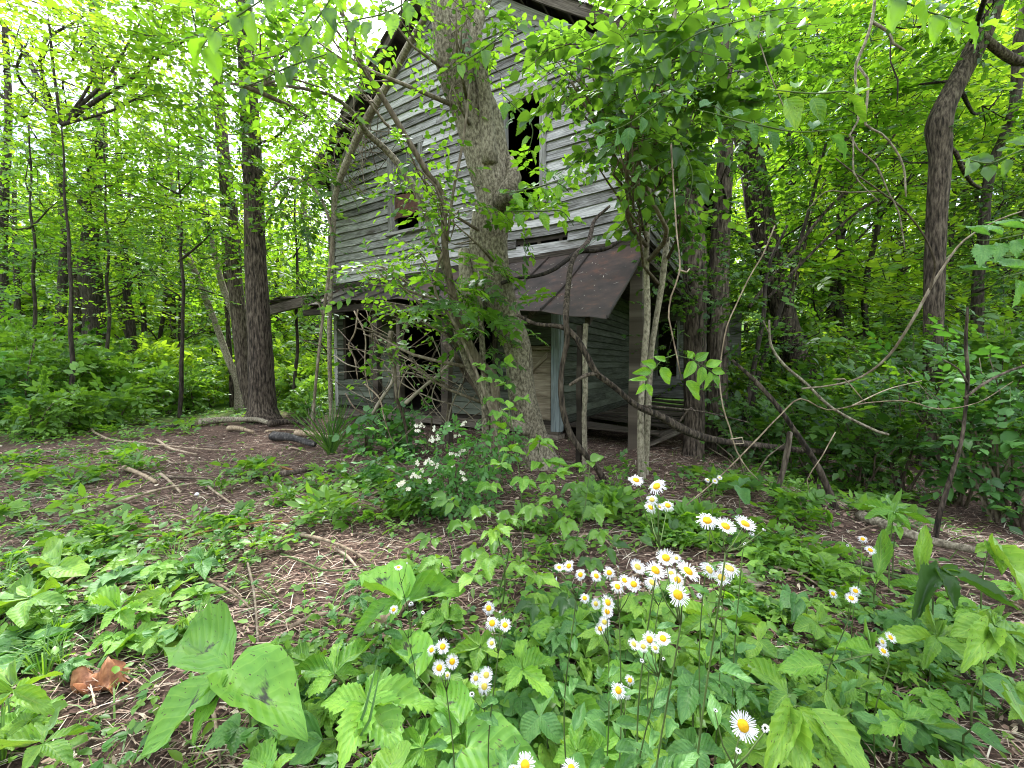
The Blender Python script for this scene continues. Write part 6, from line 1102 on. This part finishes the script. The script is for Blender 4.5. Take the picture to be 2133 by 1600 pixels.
for (cx, cy, sx, sy, n) in PATCH:
    for _ in range(n):
        px, py = pr_.gauss(cx, sx * .6), pr_.gauss(cy, sy * .6)
        if py < 872: continue
        kd = pr_.choice(['broad', 'tri', 'palm', 'lance', 'broad', 'grass'] if px < 700 else ['broad', 'tri', 'palm', 'lance']); q = G(px, py)
        if q[1] < .95: continue
        sz_ = pr_.uniform(.08, .17); k_ = sz_ * (1 if q[1] < 3 else 1.3) / q[1]; lab = (('tiny ' if sz_ < .10 else 'small ' if sz_ < .125 else 'sturdy ' if sz_ < .15 else 'large ') + KN[kd] + ' ' + near(px, py)).replace(' low ', ' '); LOW.append((k_ * (-40 < px < 2170 and py < 1640), q[0], q[1], kd, sz_ * (1 if q[1] < 3 else 1.3), 500 + seed, lab)); seed += 1
LOW.sort(key=lambda r: -r[0])
for k_, x, y, kd, s_, sd_, lab in LOW[:285]: low_plant(x, y, kd, s_, sd_, lab, 'low plants on the clearing floor')
b, b2 = MB(), MB()
for k_, x, y, kd, s_, sd_, lab in LOW[285:]:
    rs = np.random.RandomState(sd_); g = np.array([x, y, float(gz(x, y))]); tpl, K, lf = {'broad': (L_MID, 5, .55), 'tri': (L_TRI, 3, .8), 'palm': (L_PALM, 3, .95), 'lance': (L_NARROW, 6, .6), 'grass': (L_NARROW, 7, .5)}[kd]; n = 6; a = rs.uniform(0, 6.28, n); o = np.tile(g + [0, 0, .02], (n, 1)); o[:, 2] += rs.rand(n) * s_ * .5
    sprays(b if sd_ % 2 else b2, None, o, np.stack([np.cos(a), np.sin(a), rs.uniform(.2, .9, n)], 1), np.full(n, s_), K, np.full(n, s_ * lf), tpl, rs, droop=.3, tintm=.6)
tag(b.build('small_weeds', M['leaf_low']), 'small fresh green weeds filling in between the larger plants', kind='stuff'); tag(b2.build('small_weeds', M['leaf_canopy']), 'small yellow green weeds filling in between the larger plants', kind='stuff')
# ground cover that nobody could count
rs = np.random.RandomState(88); n = 46000; r = .9 + 12.5 * rs.rand(n) ** 1.2; th = rs.uniform(-1.05, 1.05, n); x = np.sin(th) * r; y = np.cos(th) * r
fz = y * _cp + 0 * y; qx = 1066.5 + FPX * x / y; qy = 800 + FPX * (CAMZ / y - math.tan(PITCH))
dens = np.full(n, .10)
for (cx, cy, sx, sy, k) in PATCH: dens += .75 * np.exp(-((qx - cx) / (sx * 1.1)) ** 2 - ((qy - cy) / (sy * 1.15)) ** 2)
dens += .9 * sstep(10.3, 11.2, y + .0 * x) + .8 * sstep(-5.0, -6.4, x) * sstep(6, 8, y) + .35 * sstep(4.6, 7, y) * sstep(2.5, 3.5, x) + .45 * (qy > 1300) * (qx > 600) + .25 * (qx < 330)
house_in = (((x + 4.21) * .862 + (y - 9.78) * -.507) > -.2) & (((x + 4.21) * -.507 + (y - 9.78) * -.862) < 1.0) & (((x + 4.21) * .862 + (y - 9.78) * -.507) < 8.2)
dens *= 1 - .85 * np.exp(-((qx - 540) / 330) ** 4 - ((qy - 980) / 110) ** 4) - .0 * x
keep = (rs.rand(n) < dens * .75 * (.1 + 1.5 * vnoise(x, y, 2.2, 9)) ) & ~house_in; x, y = x[keep], y[keep]; n = len(x)
print('cover', n)
a = rs.uniform(0, 6.28, n); o = np.stack([x, y, gz(x, y) + .02 + .10 * rs.rand(n) ** 2 + .10 * rs.rand(n) * sstep(8, 11, y)], 1); d = np.stack([np.cos(a), np.sin(a), rs.normal(.15, .3, n)], 1); nn = np.stack([rs.normal(0, .35, n), rs.normal(-.1, .35, n), np.ones(n)], 1)
sz = rs.uniform(.025, .062, n) * (.8 + .12 * y); pick = rs.rand(n)
for lo, hi, tpl, mt, k_ in ((0, .45, L_MID, 'leaf_low', 1), (.45, .7, L_TRI, 'leaf_low', 1.3), (.7, .88, L_PALM, 'leaf_cool', 1.4), (.88, 1.01, L_NARROW, 'leaf_yellow', 1.3)):
    s_ = (pick >= lo) & (pick < hi); b = MB(); place(b, tpl, o[s_], d[s_], nn[s_], sz[s_] * k_, np.clip(rs.normal(.6, .25, s_.sum()), 0, 1)); tag(b.build('ground_cover', M[mt]), 'small green leaves of the ground cover', kind='stuff')
n = 9000; px = rs.uniform(-40, 2180, n); r = .9 + 6 * rs.rand(n) ** 1.3; th = rs.uniform(-1.05, 1.05, n); x = np.sin(th) * r; y = np.cos(th) * r; w_ = .25 + .9 * sstep(-.3, -1.2, x / y * 1.3) ; kp = rs.rand(n) < w_ * (.3 + vnoise(x, y, 1.5, 4)); x, y = x[kp], y[kp]; n = len(x)
a = rs.uniform(0, 6.28, n); b = MB(); BL = (np.array([[-.02, 0, 0], [.02, 0, 0], [.016, .5, .10], [-.016, .5, .10], [0, 1, -.05]]), [(0, 1, 2, 3)], [(3, 2, 4)])
place(b, BL, np.stack([x, y, gz(x, y)], 1), np.stack([np.cos(a), np.sin(a), rs.uniform(.1, .9, n)], 1), np.tile([0, 0, 1.0], (n, 1)) + rs.normal(0, .3, (n, 3)), rs.uniform(.06, .17, n), rs.rand(n)); tag(b.build('grass', M['leaf_low']), 'sparse thin grass between the litter', kind='stuff')

# ---- loose wood, stones and odd things on the floor
def ground_stick(label, pts, wpx, mt='stick_pale', name='fallen_stick', cat='stick', extra=(), sides=8, group=None):
    q = [G(px, py) for px, py in pts]; Yb = np.mean([p[1] for p in q]); r = wpx * .5 * Yb / FPX; lift = [r * .8 + .012 + (.03 if 0 < i < len(q) - 1 else 0) for i in range(len(q))]
    P3 = [np.array([p[0], p[1], float(gz(p[0], p[1])) + l]) for p, l in zip(q, lift)]; t = thing(name, label, cat, P3[0], group); b = MB(); tube(b, P3, [r * (1 - .45 * i / (len(q) - 1)) for i in range(len(q))], sides, .05, .12, .5, .004, True, 0, 0, .15); b.build('wood', M[mt], t)
    for e in extra:
        q2 = [G(px, py) for px, py in e]; b = MB(); tube(b, [np.array([p[0], p[1], float(gz(p[0], p[1])) + r + .012]) for p in q2], [r * .7] * (len(q2) - 1) + [r * .35], 6, .05, .1, .5, .003); b.build('side_twig', M[mt], t)
    return t
S = ground_stick
S('bark covered log lying across the foot of the tall straight brown trunk', [(415, 888), (470, 885), (532, 884), (560, 888)], 15, 'bark_grey', 'fallen_log', 'log', sides=14)
S('dark thin log left of the bark covered log', [(336, 897), (370, 896), (415, 893)], 9, 'bark_dark', 'fallen_log', 'log', sides=10)
S('brown log right of the trunk foot behind the blade leaves', [(560, 890), (600, 888), (640, 889)], 15, 'bark_brown', 'fallen_log', 'log', sides=12)
S('pale split wood piece in front of the trunk', [(476, 898), (500, 902), (528, 906)], 11, 'wood_split', 'fallen_log', 'wood'); S('charred log with a grey face near the blade leaves', [(568, 918), (610, 926), (655, 936)], 20, 'charred', 'fallen_log', 'log', sides=14)
S('pale split wood piece behind the charred log', [(616, 908), (660, 916), (712, 924)], 13, 'wood_split', 'fallen_log', 'wood'); S('long pale pole beside the charred log', [(553, 902), (600, 902), (680, 905)], 5, 'wood_split')
S('long thin pale stick curving over the litter on the left', [(174, 882), (205, 912), (240, 925), (311, 932), (400, 942), (487, 943)], 5)
S('pale forked stick under the long thin one', [(327, 920), (350, 940), (380, 949), (410, 951)], 6); S('short pale twig ending the forked stick group', [(315, 956), (335, 962), (358, 968)], 5)
S('grey split stick lying diagonally on the left', [(259, 980), (285, 996), (325, 1012)], 11, 'wood_split'); S('bent pale stick with two prongs on the left', [(412, 1003), (430, 1020), (455, 1040), (484, 1056)], 6, extra=[[(412, 1003), (380, 1000), (330, 992)]])
S('pale twig crossing below the grey split stick', [(335, 992), (350, 1010), (376, 1031)], 7); S('dark bent twig left of the white bottle cap', [(350, 998), (400, 1006), (440, 1008), (484, 1010)], 5, 'twig')
S('long brown stick lying left of the white bottle cap', [(222, 1062), (280, 1048), (340, 1030), (408, 1012)], 8); S('orange brown cane on the left', [(165, 1130), (230, 1133), (290, 1130), (340, 1124)], 5, 'stick_orange'); S('orange brown cane nearer the centre', [(380, 1128), (430, 1120), (560, 1098), (668, 1096)], 4, 'stick_orange')
S('forked tan stick in the litter above the spotted leaves', [(622, 1120), (660, 1136), (700, 1150), (740, 1170), (778, 1184)], 9, extra=[[(700, 1150), (725, 1170), (748, 1196)]]); S('straight grey stick pointing up right on the left', [(40, 1300), (120, 1245), (200, 1185), (264, 1148)], 6)
S('broken grey stick in front of the straight one', [(60, 1268), (140, 1266), (220, 1238)], 9, 'bark_grey'); S('white barkless stick right of the broken grey stick', [(215, 1248), (260, 1243), (300, 1238), (370, 1232)], 7); S('tan stick pointing down right above the large spotted leaves', [(416, 1205), (460, 1235), (500, 1262), (528, 1282)], 7)
S('thin grey stick standing out of the litter left of centre', [(505, 1125), (520, 1200), (530, 1260), (538, 1350)], 6, 'twig'); S('green bent stalk lying below the leaf litter', [(416, 1138), (460, 1192), (520, 1230), (588, 1262)], 4, 'twig_green'); S('greenish stalk lying left of the spotted leaf pair', [(586, 1160), (640, 1190), (680, 1204), (745, 1192)], 5, 'twig_green')
S('curved brown root like stick left of the spotted pair', [(605, 1316), (650, 1305), (700, 1300), (750, 1300)], 10); S('mossy weathered stick right of the blade leaves', [(520, 1000), (600, 1000), (660, 990), (700, 990)], 14, 'bark_brown'); S('reddish rotten stick right of the bent pale one', [(500, 975), (560, 978), (610, 985)], 8, 'stick_orange')
S('split log showing striped grain under the spotted leaf pair', [(795, 1320), (830, 1290), (870, 1262), (905, 1245)], 34, 'wood_split', 'fallen_log', 'log', sides=12); S('pale stick under the bottom left of the large leaves', [(445, 1495), (452, 1560), (460, 1600)], 9); S('thin stick crossing the litter at the lower left', [(120, 1560), (200, 1510), (280, 1470), (330, 1440)], 5)
S('pale stalk rising to the right between the daisies', [(1180, 1435), (1220, 1400), (1280, 1355), (1320, 1320)], 6, 'twig_green'); S('long thin green cane crossing under the daisies', [(960, 1220), (1040, 1228), (1120, 1240), (1200, 1232)], 5, 'twig_green'); S('tan cane lying behind the seedling leaves', [(950, 1150), (1020, 1130), (1080, 1125), (1140, 1122)], 6)
S('long rotting log running to the right edge behind the daisies', [(1790, 1085), (1860, 1120), (1940, 1150), (2050, 1175), (2150, 1200)], 24, 'bark_grey', 'fallen_log', 'log', sides=16); S('dark stick below the long rotting log', [(1690, 1160), (1780, 1190), (1860, 1205), (1990, 1230)], 14, 'bark_brown', sides=10)
S('pale green stripped cane at the right', [(1620, 1175), (1740, 1190), (1860, 1215), (1945, 1232)], 8, 'twig_green'); S('second stripped cane continuing to the right edge', [(1990, 1225), (2060, 1250), (2140, 1282)], 6, 'stick_pale'); S('grey stick lying toward the lower right corner', [(1900, 1330), (1980, 1400), (2060, 1480), (2140, 1530)], 14, 'bark_brown', sides=10); S('thin dark stick among litter at the right', [(1880, 1330), (1905, 1360), (1940, 1420)], 8, 'twig')
S('short stick left of the cut leaved plant', [(1540, 1085), (1600, 1100), (1640, 1120)], 7); S('stick lying across the shade beside the porch', [(1380, 1046), (1440, 1060), (1500, 1068)], 6, 'bark_grey'); S('thin tan stick right of the tan stone', [(1600, 1185), (1660, 1210), (1720, 1236)], 6); S('curved tan twig left of the tallest daisies', [(1190, 1140), (1215, 1128), (1250, 1130), (1275, 1145)], 6)
for i in range(46):
    px, py = pr_.uniform(0, 2100), pr_.uniform(900, 1580)
    if 1000 < px < 1400 and py < 1000: continue
    a = pr_.gauss(.1, .5); L = pr_.uniform(40, 120); dx, dy = L * math.cos(a), L * math.sin(a) * .5
    S('thin broken twig lying in the litter ' + near(px, py), [(px, py), (px + dx * .5, py + dy * .5 + pr_.uniform(-6, 6)), (px + dx, py + dy)], pr_.uniform(2.5, 5.5), pr_.choice(['stick_pale', 'stick_pale', 'twig', 'wood_split']), 'fallen_twig', 'twig', group='twigs in the litter', sides=5)
def stone(px, py, wpx, label, seed):
    q = G(px, py); r = wpx * .5 * q[1] / FPX; rs = np.random.RandomState(seed); bm_ = []; b = MB(); nu, nv = 14, 9; V = []
    for j in range(nv + 1):
        for i in range(nu):
            th, ph = i / nu * 6.283, j / nv * 3.1416; k = 1 + .16 * math.sin(th * 2 + seed) + .10 * math.sin(th * 3 + ph * 3 + seed * 2); V.append((q[0] + r * k * math.sin(ph) * math.cos(th), q[1] + r * .8 * k * math.sin(ph) * math.sin(th), q[2] + r * .55 * k * math.cos(ph) + r * .15))
    b.add(V, [(j * nu + i, (j + 1) * nu + i, (j + 1) * nu + (i + 1) % nu, j * nu + (i + 1) % nu) for j in range(nv) for i in range(nu)], None, .5); o = b.build('stone', M['stone']); tag(o, label, 'stone'); return o
stone(1575, 1217, 38, 'smooth tan stone in the litter right of the tallest daisies', 1); stone(1550, 1197, 34, 'greenish stone behind the smooth tan stone', 2); stone(1345, 1130, 22, 'pinkish stone left of the row of three large daisies', 3); stone(1362, 1118, 26, 'rounded stone behind the pinkish stone', 4); stone(1210, 1330, 36, 'flat brown stone under the daisies stacked one under another', 5)
# crumpled brown leaf
q = G(225, 1420); b = MB(); rr = np.random.RandomState(3); V = []; nu, nv = 12, 10
for j in range(nv + 1):
    for i in range(nu + 1):
        u, v = i / nu - .5, j / nv - .5; lob = 1 + .28 * math.sin(6 * math.atan2(v, u)); V.append((q[0] + u * .16 * lob, q[1] + v * .12 * lob - .02, q[2] + .05 + .035 * math.sin(u * 9 + v * 5) + .03 * math.cos(v * 11) - .12 * (u * u + v * v) + rr.normal(0, .004)))
b.add(V, [(j * (nu + 1) + i, j * (nu + 1) + i + 1, (j + 1) * (nu + 1) + i + 1, (j + 1) * (nu + 1) + i) for j in range(nv) for i in range(nu)], None, rr.rand(len(V))); tag(b.build('dead_leaf', M['dead_leaf']), 'large crumpled brown dead leaf on the litter at the lower left', 'leaf')
# white bottle cap, white litter scrap
q = G(411, 1036); t = thing('bottle_cap', 'small white plastic bottle cap standing on edge in the litter', 'cap', q); b = MB(); tube(b, [q + [0, 0, .028], q + [.004, -.012, .030]], [.017, .017], 20, .006, 0, .5, 0, True); b.build('rim', M['plastic_white'], t); b = MB(); tube(b, [q + [.004, -.013, .030], q + [.0045, -.0145, .0302]], [.012, .012], 20, .006, 0, .5, 0, True); b.build('face', M['plastic_white'], t)
q = G(1150, 1218); b = MB(); V = []
for j in range(5):
    for i in range(7): V.append((q[0] + (i - 3) * .009, q[1] + (j - 2) * .009, q[2] + .03 + .012 * math.sin(i * 1.7 + j) + .006 * math.cos(j * 2.2)))
b.add(V, [(j * 7 + i, j * 7 + i + 1, j * 7 + i + 8, j * 7 + i + 7) for j in range(4) for i in range(6)]); tag(b.build('white_scrap', M['plastic_white']), 'crumpled white scrap in the litter left of the daisies', 'scrap')
# clump of blade leaves
q = G(690, 946); t = thing('blade_leaf_clump', 'clump of tall dark green blade leaves fanning from one foot before the house', 'plant', q); rr = np.random.RandomState(12)
for i in range(46):
    a = rr.normal(0, .55); L = 1.0 * rr.uniform(.6, 1.1); d = np.array([math.sin(a) * .75, rr.normal(0, .25), 1.0]); d = d / np.linalg.norm(d); p = [q + rr.normal(0, .02, 3) * [1, 1, 0] + d * L * f + np.array([math.sin(a) * .22 * f * f, 0, -.05 * f * f]) for f in (0, .35, .7, 1)]; w3 = np.array([.0085, 0, 0])
    b = MB(); b.add([p[0] - w3, p[0] + w3, p[1] + w3, p[1] - w3, p[2] + w3 * .8, p[2] - w3 * .8, p[3]], [(0, 1, 2, 3), (3, 2, 4, 5)], [(5, 4, 6)], rr.rand()); b.build('blade', M['leaf_deep'], t)
q = G(640, 1500); t = thing('grass_tuft', 'long blades of grass bending up through the bottom centre leaves', 'grass', q)
for (x0, y0, x1, y1, x2, y2) in [(700, 1640, 760, 1480, 792, 1352), (690, 1640, 770, 1500, 800, 1360)]:
    p = [PZ(x0, y0, .1), PZ(x1, y1, .3), PZ(x2, y2, .38)]; w3 = np.array([.004, 0, 0]); b = MB(); b.add([p[0] - w3, p[0] + w3, p[1] + w3, p[1] - w3, p[2]], [(0, 1, 2, 3)], [(3, 2, 4)]); b.build('blade', M['leaf_deep'], t)
# white flowering bush
q = G(930, 1090); t = shrub(q[0], q[1] + .2, .62, .75, 330, .055, 'leaf_cool', 701, 'low bush dotted with small cream flowers between the blade leaves and the tree', None, L_MID, K=8, slen=.16, name='flowering_bush', tintm=.6)
rr = np.random.RandomState(5); spots = [(868, 888), (905, 893), (880, 886), (962, 885), (965, 880), (935, 893), (950, 905), (898, 915), (905, 917), (912, 910), (965, 940), (955, 945), (900, 960), (905, 972), (870, 968), (875, 975), (862, 990), (868, 993), (895, 1003), (840, 1005), (830, 1012), (850, 1018), (963, 985), (968, 1000), (945, 965), (900, 965), (886, 965), (872, 898), (940, 945), (838, 1003)]
b = MB(); o = np.array([P(px + rr.normal(0, 3), py + rr.normal(0, 3), 3.35 - (py - 880) * .0045 + rr.normal(0, .03)) for px, py in spots for _ in range(3)])
for i, c in enumerate(o):
    if i % 3: continue
    f = MB()
    for c2 in o[i:i + 3]:
        for k in range(5):
            a = k * 1.257 + rr.rand(); d = np.array([math.cos(a), -.3 + .3 * math.sin(a), math.sin(a)]); s = np.cross(d, [0, 1, .3]) * .006; f.add([c2, c2 + d * .008 + s, c2 + d * .015, c2 + d * .008 - s], [(0, 1, 2, 3)], None, rr.rand())
    f.build('blossom', M['petal_cream'], t)
shrub(*(G(820, 960)[:2]), .75, .5, 90, .10, 'leaf_cool', 702, 'broad leaved bush between the blade leaves and the flowering bush', None, L_BROAD, K=6, slen=.25, name='shrub')
shrub(*(G(760, 945)[:2]), .55, .4, 50, .09, 'leaf_cool', 703, 'small pale leaved bush just right of the blade leaves', None, L_MID, K=6, slen=.22, name='shrub')
shrub(*(G(650, 880)[:2]), .5, .3, 22, .10, 'leaf_cool', 704, 'thin pale sprig behind the blade leaves at the house corner', None, L_MID, K=5, slen=.25, name='shrub')
shrub(*(G(1290, 1030)[:2]), .35, .3, 30, .07, 'leaf_low', 705, 'low creeper at the foot of the slender pale sapling stems', None, L_PALM, K=3, slen=.2, name='shrub', stems=4)
shrub(*(G(1650, 985)[:2]), .62, .35, 36, .10, 'leaf_serrate', 706, 'five fingered creeper climbing on the arching stem', None, L_PALM, K=3, slen=.3, name='shrub', stems=4)
shrub(*(G(1800, 1030)[:2]), .8, .5, 60, .11, 'leaf_deep', 707, 'creeper mass hanging on the right thicket behind the cut leaved plant', None, L_PALM, K=4, slen=.35, name='shrub', stems=5)
shrub(*(G(1560, 1000)[:2]), .45, .5, 30, .08, 'leaf_deep', 708, 'low creeper in the shade behind the dark mottled whorl', None, L_PALM, K=3, slen=.25, name='shrub', stems=4)
# tangle of cut canes before the porch
q = G(860, 935); t = thing('cane_tangle', 'tangle of cut and bent dead canes heaped in front of the porch', 'branches', q); rr = np.random.RandomState(61)
CAN = [([(745, 645), (740, 690), (726, 720), (738, 745), (745, 790)], 5), ([(738, 648), (760, 700), (760, 770), (775, 840)], 4), ([(622, 706), (680, 724), (740, 728), (800, 736), (860, 770)], 3), ([(695, 740), (730, 762), (790, 772), (860, 778), (905, 800)], 4), ([(757, 695), (800, 715), (850, 745), (905, 790), (960, 815)], 4), ([(746, 624), (800, 628), (870, 640)], 4), ([(815, 690), (812, 730), (822, 770), (826, 830)], 13), ([(826, 830), (842, 880), (850, 930)], 9), ([(926, 716), (950, 745), (968, 775), (1000, 820), (1030, 880)], 19), ([(845, 840), (880, 808), (927, 770), (945, 745)], 11), ([(777, 862), (795, 830), (815, 800), (818, 780)], 9), ([(830, 675), (880, 670), (920, 690), (960, 705), (985, 720)], 4), ([(800, 760), (840, 800), (900, 830), (960, 850), (1010, 900)], 4), ([(760, 800), (790, 830), (800, 870), (820, 930)], 4), ([(860, 770), (880, 800), (905, 780), (900, 750), (912, 720)], 4), ([(880, 830), (900, 870), (890, 930), (880, 960)], 5), ([(935, 840), (932, 870), (925, 920), (915, 960)], 7), ([(960, 800), (940, 850), (930, 900)], 5), ([(1000, 860), (960, 880), (920, 905)], 4), ([(720, 820), (740, 850), (770, 870), (800, 905)], 4), ([(900, 700), (920, 760), (900, 830), (930, 880)], 3)]
for pts, wd in CAN:
    k = len(pts); Y = rr.uniform(4.9, 5.6); p = [P(a, b_, Y + rr.normal(0, .08)) for a, b_ in pts]; b = MB(); r = wd * .36 * Y / FPX; tube(b, p, [r] * (k - 1) + [r * .5], 6, .05, .2, rr.rand(), .004, True, 0, k, .3); b.build('cane', M['stick_pale' if wd < 6 and rr.rand() < .25 else 'twig'], t)
for i in range(46):
    px, py = rr.uniform(740, 1000), rr.uniform(670, 890); a = rr.uniform(-1.3, 1.3); L = rr.uniform(60, 190); Y = rr.uniform(4.8, 6.0); c = rr.uniform(-14, 14)
    p = [P(px - L * .5 * math.cos(a), py - L * .5 * math.sin(a), Y), P(px + c * math.sin(a), py - c * math.cos(a), Y + rr.normal(0, .15)), P(px + L * .5 * math.cos(a), py + L * .5 * math.sin(a), Y + rr.normal(0, .2))]; r = rr.uniform(1.2, 2.6) * .5 * Y / FPX
    b = MB(); tube(b, p, [r, r, r * .5], 5, .07, .1, rr.rand(), .006); b.build('cane', M[('stick_pale', 'twig', 'twig', 'twig', 'bark_brown')[i % 5]], t)
# bare twigs tangled at the left eave
t = thing('twig_tangle', 'tangle of thin bare twigs hanging over the left eave and siding', 'branches', P(745, 380, 7.4)); 
for i in range(34):
    px, py = rr.normal(748, 34), rr.uniform(230, 420); a = rr.normal(1.45, .5) if i % 2 else rr.uniform(.1, .7); L = rr.uniform(50, 170); Y = rr.uniform(6.9, 7.9); c = rr.uniform(-22, 22)
    p = [P(px - L * .5 * math.cos(a), py - L * .5 * math.sin(a), Y), P(px + c * math.sin(a), py - c * math.cos(a), Y + .1), P(px + L * .5 * math.cos(a), py + L * .5 * math.sin(a), Y + rr.normal(0, .1))]; r = rr.uniform(1.2, 2.6) * .5 * Y / FPX
    b = MB(); tube(b, p, [r, r, r * .5], 4, .1, .1, rr.rand(), .01); b.build('twig', M['twig'], t)
# the near compound leaf spray in front of the side porch
t = thing('leafy_spray', 'bright pair of leaf sprays dangling from a thin vine in front of the side porch', 'vine', P(1410, 740, 2.3)); NS = [(1320, 775, 1357, 762), (1318, 792, 1345, 790), (1330, 818, 1342, 800), (1360, 820, 1352, 800), (1358, 748, 1385, 762), (1378, 800, 1380, 760), (1405, 795, 1392, 757), (1385, 750, 1365, 735)]
ax1 = [P(1408, 738, 2.3), P(1380, 748, 2.28), P(1358, 775, 2.26), P(1345, 800, 2.25)]; stemlet(t, ax1, .0025, name='stalk')
for tx, ty, bx, by, hw in [(1318, 776, 1357, 774, 9), (1312, 790, 1348, 790, 6), (1325, 822, 1344, 800, 7), (1360, 825, 1346, 800, 7), (1338, 752, 1366, 764, 10), (1364, 742, 1386, 752, 7), (1398, 800, 1376, 766, 12)]: hero_leaf(t, P(bx, by, 2.26), P(tx, ty, 2.24), hw * 2.25 / FPX, 'ovate', 'leaf_serrate', (0, -1, .3))
ax2 = [P(1410, 740, 2.3), P(1440, 748, 2.28), P(1470, 765, 2.26), P(1490, 780, 2.25)]; stemlet(t, ax2, .0025, name='stalk')
for tx, ty, bx, by, hw in [(1477, 734, 1448, 750, 10), (1505, 752, 1470, 762, 10), (1512, 776, 1482, 772, 9), (1498, 806, 1486, 780, 8), (1468, 812, 1478, 774, 9), (1458, 805, 1462, 764, 10), (1428, 788, 1444, 752, 11), (1432, 730, 1444, 746, 7), (1463, 832, 1428, 794, 12), (1445, 734, 1432, 745, 6)]: hero_leaf(t, P(bx, by, 2.26), P(tx, ty, 2.24), hw * 2.25 / FPX, 'ovate', 'leaf_serrate', (0, -1, .3))
# near sprays hanging into the top of the picture
def near_spray(label, pts, Y, K, leafpx, mt, kind='ovate', seed=1, wf=.28):
    rr = np.random.RandomState(seed); p = [P(a, b_, Y) for a, b_ in pts]; t = thing('leafy_spray', label, 'branch', p[0]); b = MB(); p[0] = p[0] + (p[0] - p[1]) * .6; r0 = 2.0 * Y / FPX; pp, _ = tube(b, p, [r0 * (.35 if i == 0 else 1 - .6 * i / (len(p) - 1)) for i in range(len(p))], 6, .04, .05, .5); b.build('stalk', M['twig_green'], t)
    for k in range(K):
        i = int((k + .5) / K * (len(pp) - 1)); d = nrm(pp[min(i + 1, len(pp) - 1)] - pp[max(i - 1, 0)]); s = nrm(np.cross(d, [0, -1, .4])) * (1 if k % 2 else -1); L = leafpx * Y / FPX * rr.uniform(.75, 1.2); dd = nrm(d * .6 + s + [0, 0, -.35] + rr.normal(0, .15, 3)); b0 = pp[i] + dd * L * .2
        hero_leaf(t, b0, b0 + dd * L, L * wf * rr.uniform(.9, 1.15), kind, mt, (rr.normal(0, .4), -.8 + rr.normal(0, .3), .8)); stemlet(t, [pp[i], b0], .0012, name='petiole')
k = 0
for label, pts, Y, K, lp, mt, kd in [
    ('pale leaved spray hanging over the gable right of the open window', [(1400, 190), (1350, 230), (1300, 262), (1240, 285)], 2.4, 13, 44, 'leaf_blue', 'ovate'), ('leafy spray at the top above the open window', [(1420, 60), (1340, 70), (1260, 90), (1190, 120)], 2.5, 15, 46, 'leaf_canopy', 'ovate'),
    ('second spray at the top right of the open window', [(1480, 110), (1400, 130), (1320, 150), (1260, 170)], 2.5, 15, 46, 'leaf_deep', 'ovate'), ('spray of broad leaves at the top right of the gable', [(1560, 40), (1480, 60), (1420, 90), (1370, 130)], 2.4, 13, 50, 'leaf_canopy', 'ovate'),
    ('broad pale leaves reaching in beside the hanging knotted vine', [(1640, 190), (1700, 195), (1760, 190), (1790, 205)], 2.2, 7, 70, 'leaf_near', 'ovate'), ('spray of pale oval leaves between the dark trunks and the hanging vine', [(1500, 240), (1580, 260), (1660, 275), (1740, 270)], 2.3, 10, 52, 'leaf_blue', 'ovate'),
    ('hanging leaf spray over the top of the porch corner', [(1420, 310), (1440, 350), (1440, 390), (1430, 430)], 2.8, 9, 46, 'leaf_deep', 'ovate'), ('small leaf spray left of the corner board', [(1400, 330), (1360, 350), (1320, 390), (1290, 420)], 3.0, 9, 34, 'leaf_canopy', 'ovate'),
    ('large dark leaves at the top left of centre', [(560, -10), (500, 30), (450, 60), (420, 100)], 2.4, 11, 60, 'leaf_canopy', 'ovate'), ('leaf spray crossing the top left of the broad pale tree', [(880, -20), (820, 20), (750, 40), (690, 50)], 2.6, 13, 46, 'leaf_canopy', 'serrate'),
    ('hanging leaf spray at the top left of centre', [(700, -20), (660, 40), (620, 90), (570, 120)], 2.6, 13, 44, 'leaf_canopy', 'ovate'), ('spray of lit leaves left of the broad pale tree top', [(660, 120), (600, 140), (540, 170), (470, 190)], 2.8, 12, 40, 'leaf_canopy', 'ovate'),
    ('leaf spray over the bark near the top of the broad pale tree', [(1060, 60), (1010, 100), (960, 130), (930, 150)], 3.0, 8, 36, 'leaf_canopy', 'ovate'), ('toothed leaves hanging across the open window', [(1060, 210), (1090, 240), (1110, 270), (1100, 320)], 3.2, 7, 34, 'leaf_serrate', 'serrate'),
    ('toothed leaf spray under the open window', [(1070, 400), (1120, 390), (1160, 380), (1185, 400)], 3.2, 9, 34, 'leaf_serrate', 'serrate'), ('toothed leaf spray by the broken siding', [(1080, 440), (1130, 440), (1170, 440), (1195, 470)], 3.2, 7, 32, 'leaf_serrate', 'serrate'),
    ('leaves cut by the top edge right of the hanging vine', [(1860, -10), (1920, 20), (1990, 40), (2050, 60)], 2.6, 11, 60, 'leaf_canopy', 'ovate'), ('leaf spray at the upper right edge', [(2160, 300), (2110, 320), (2060, 340), (2010, 330)], 2.8, 9, 44, 'leaf_deep', 'ovate'),
    ('pale creeper leaves at the right edge', [(2170, 480), (2120, 490), (2070, 500), (2030, 500)], 2.4, 9, 54, 'leaf_blue', 'serrate'), ('second pale creeper spray at the right edge', [(2170, 560), (2120, 570), (2080, 580)], 2.4, 8, 54, 'leaf_blue', 'serrate')]:
    near_spray(label, pts, Y, K, lp, mt, kd, 60 + k); k += 1
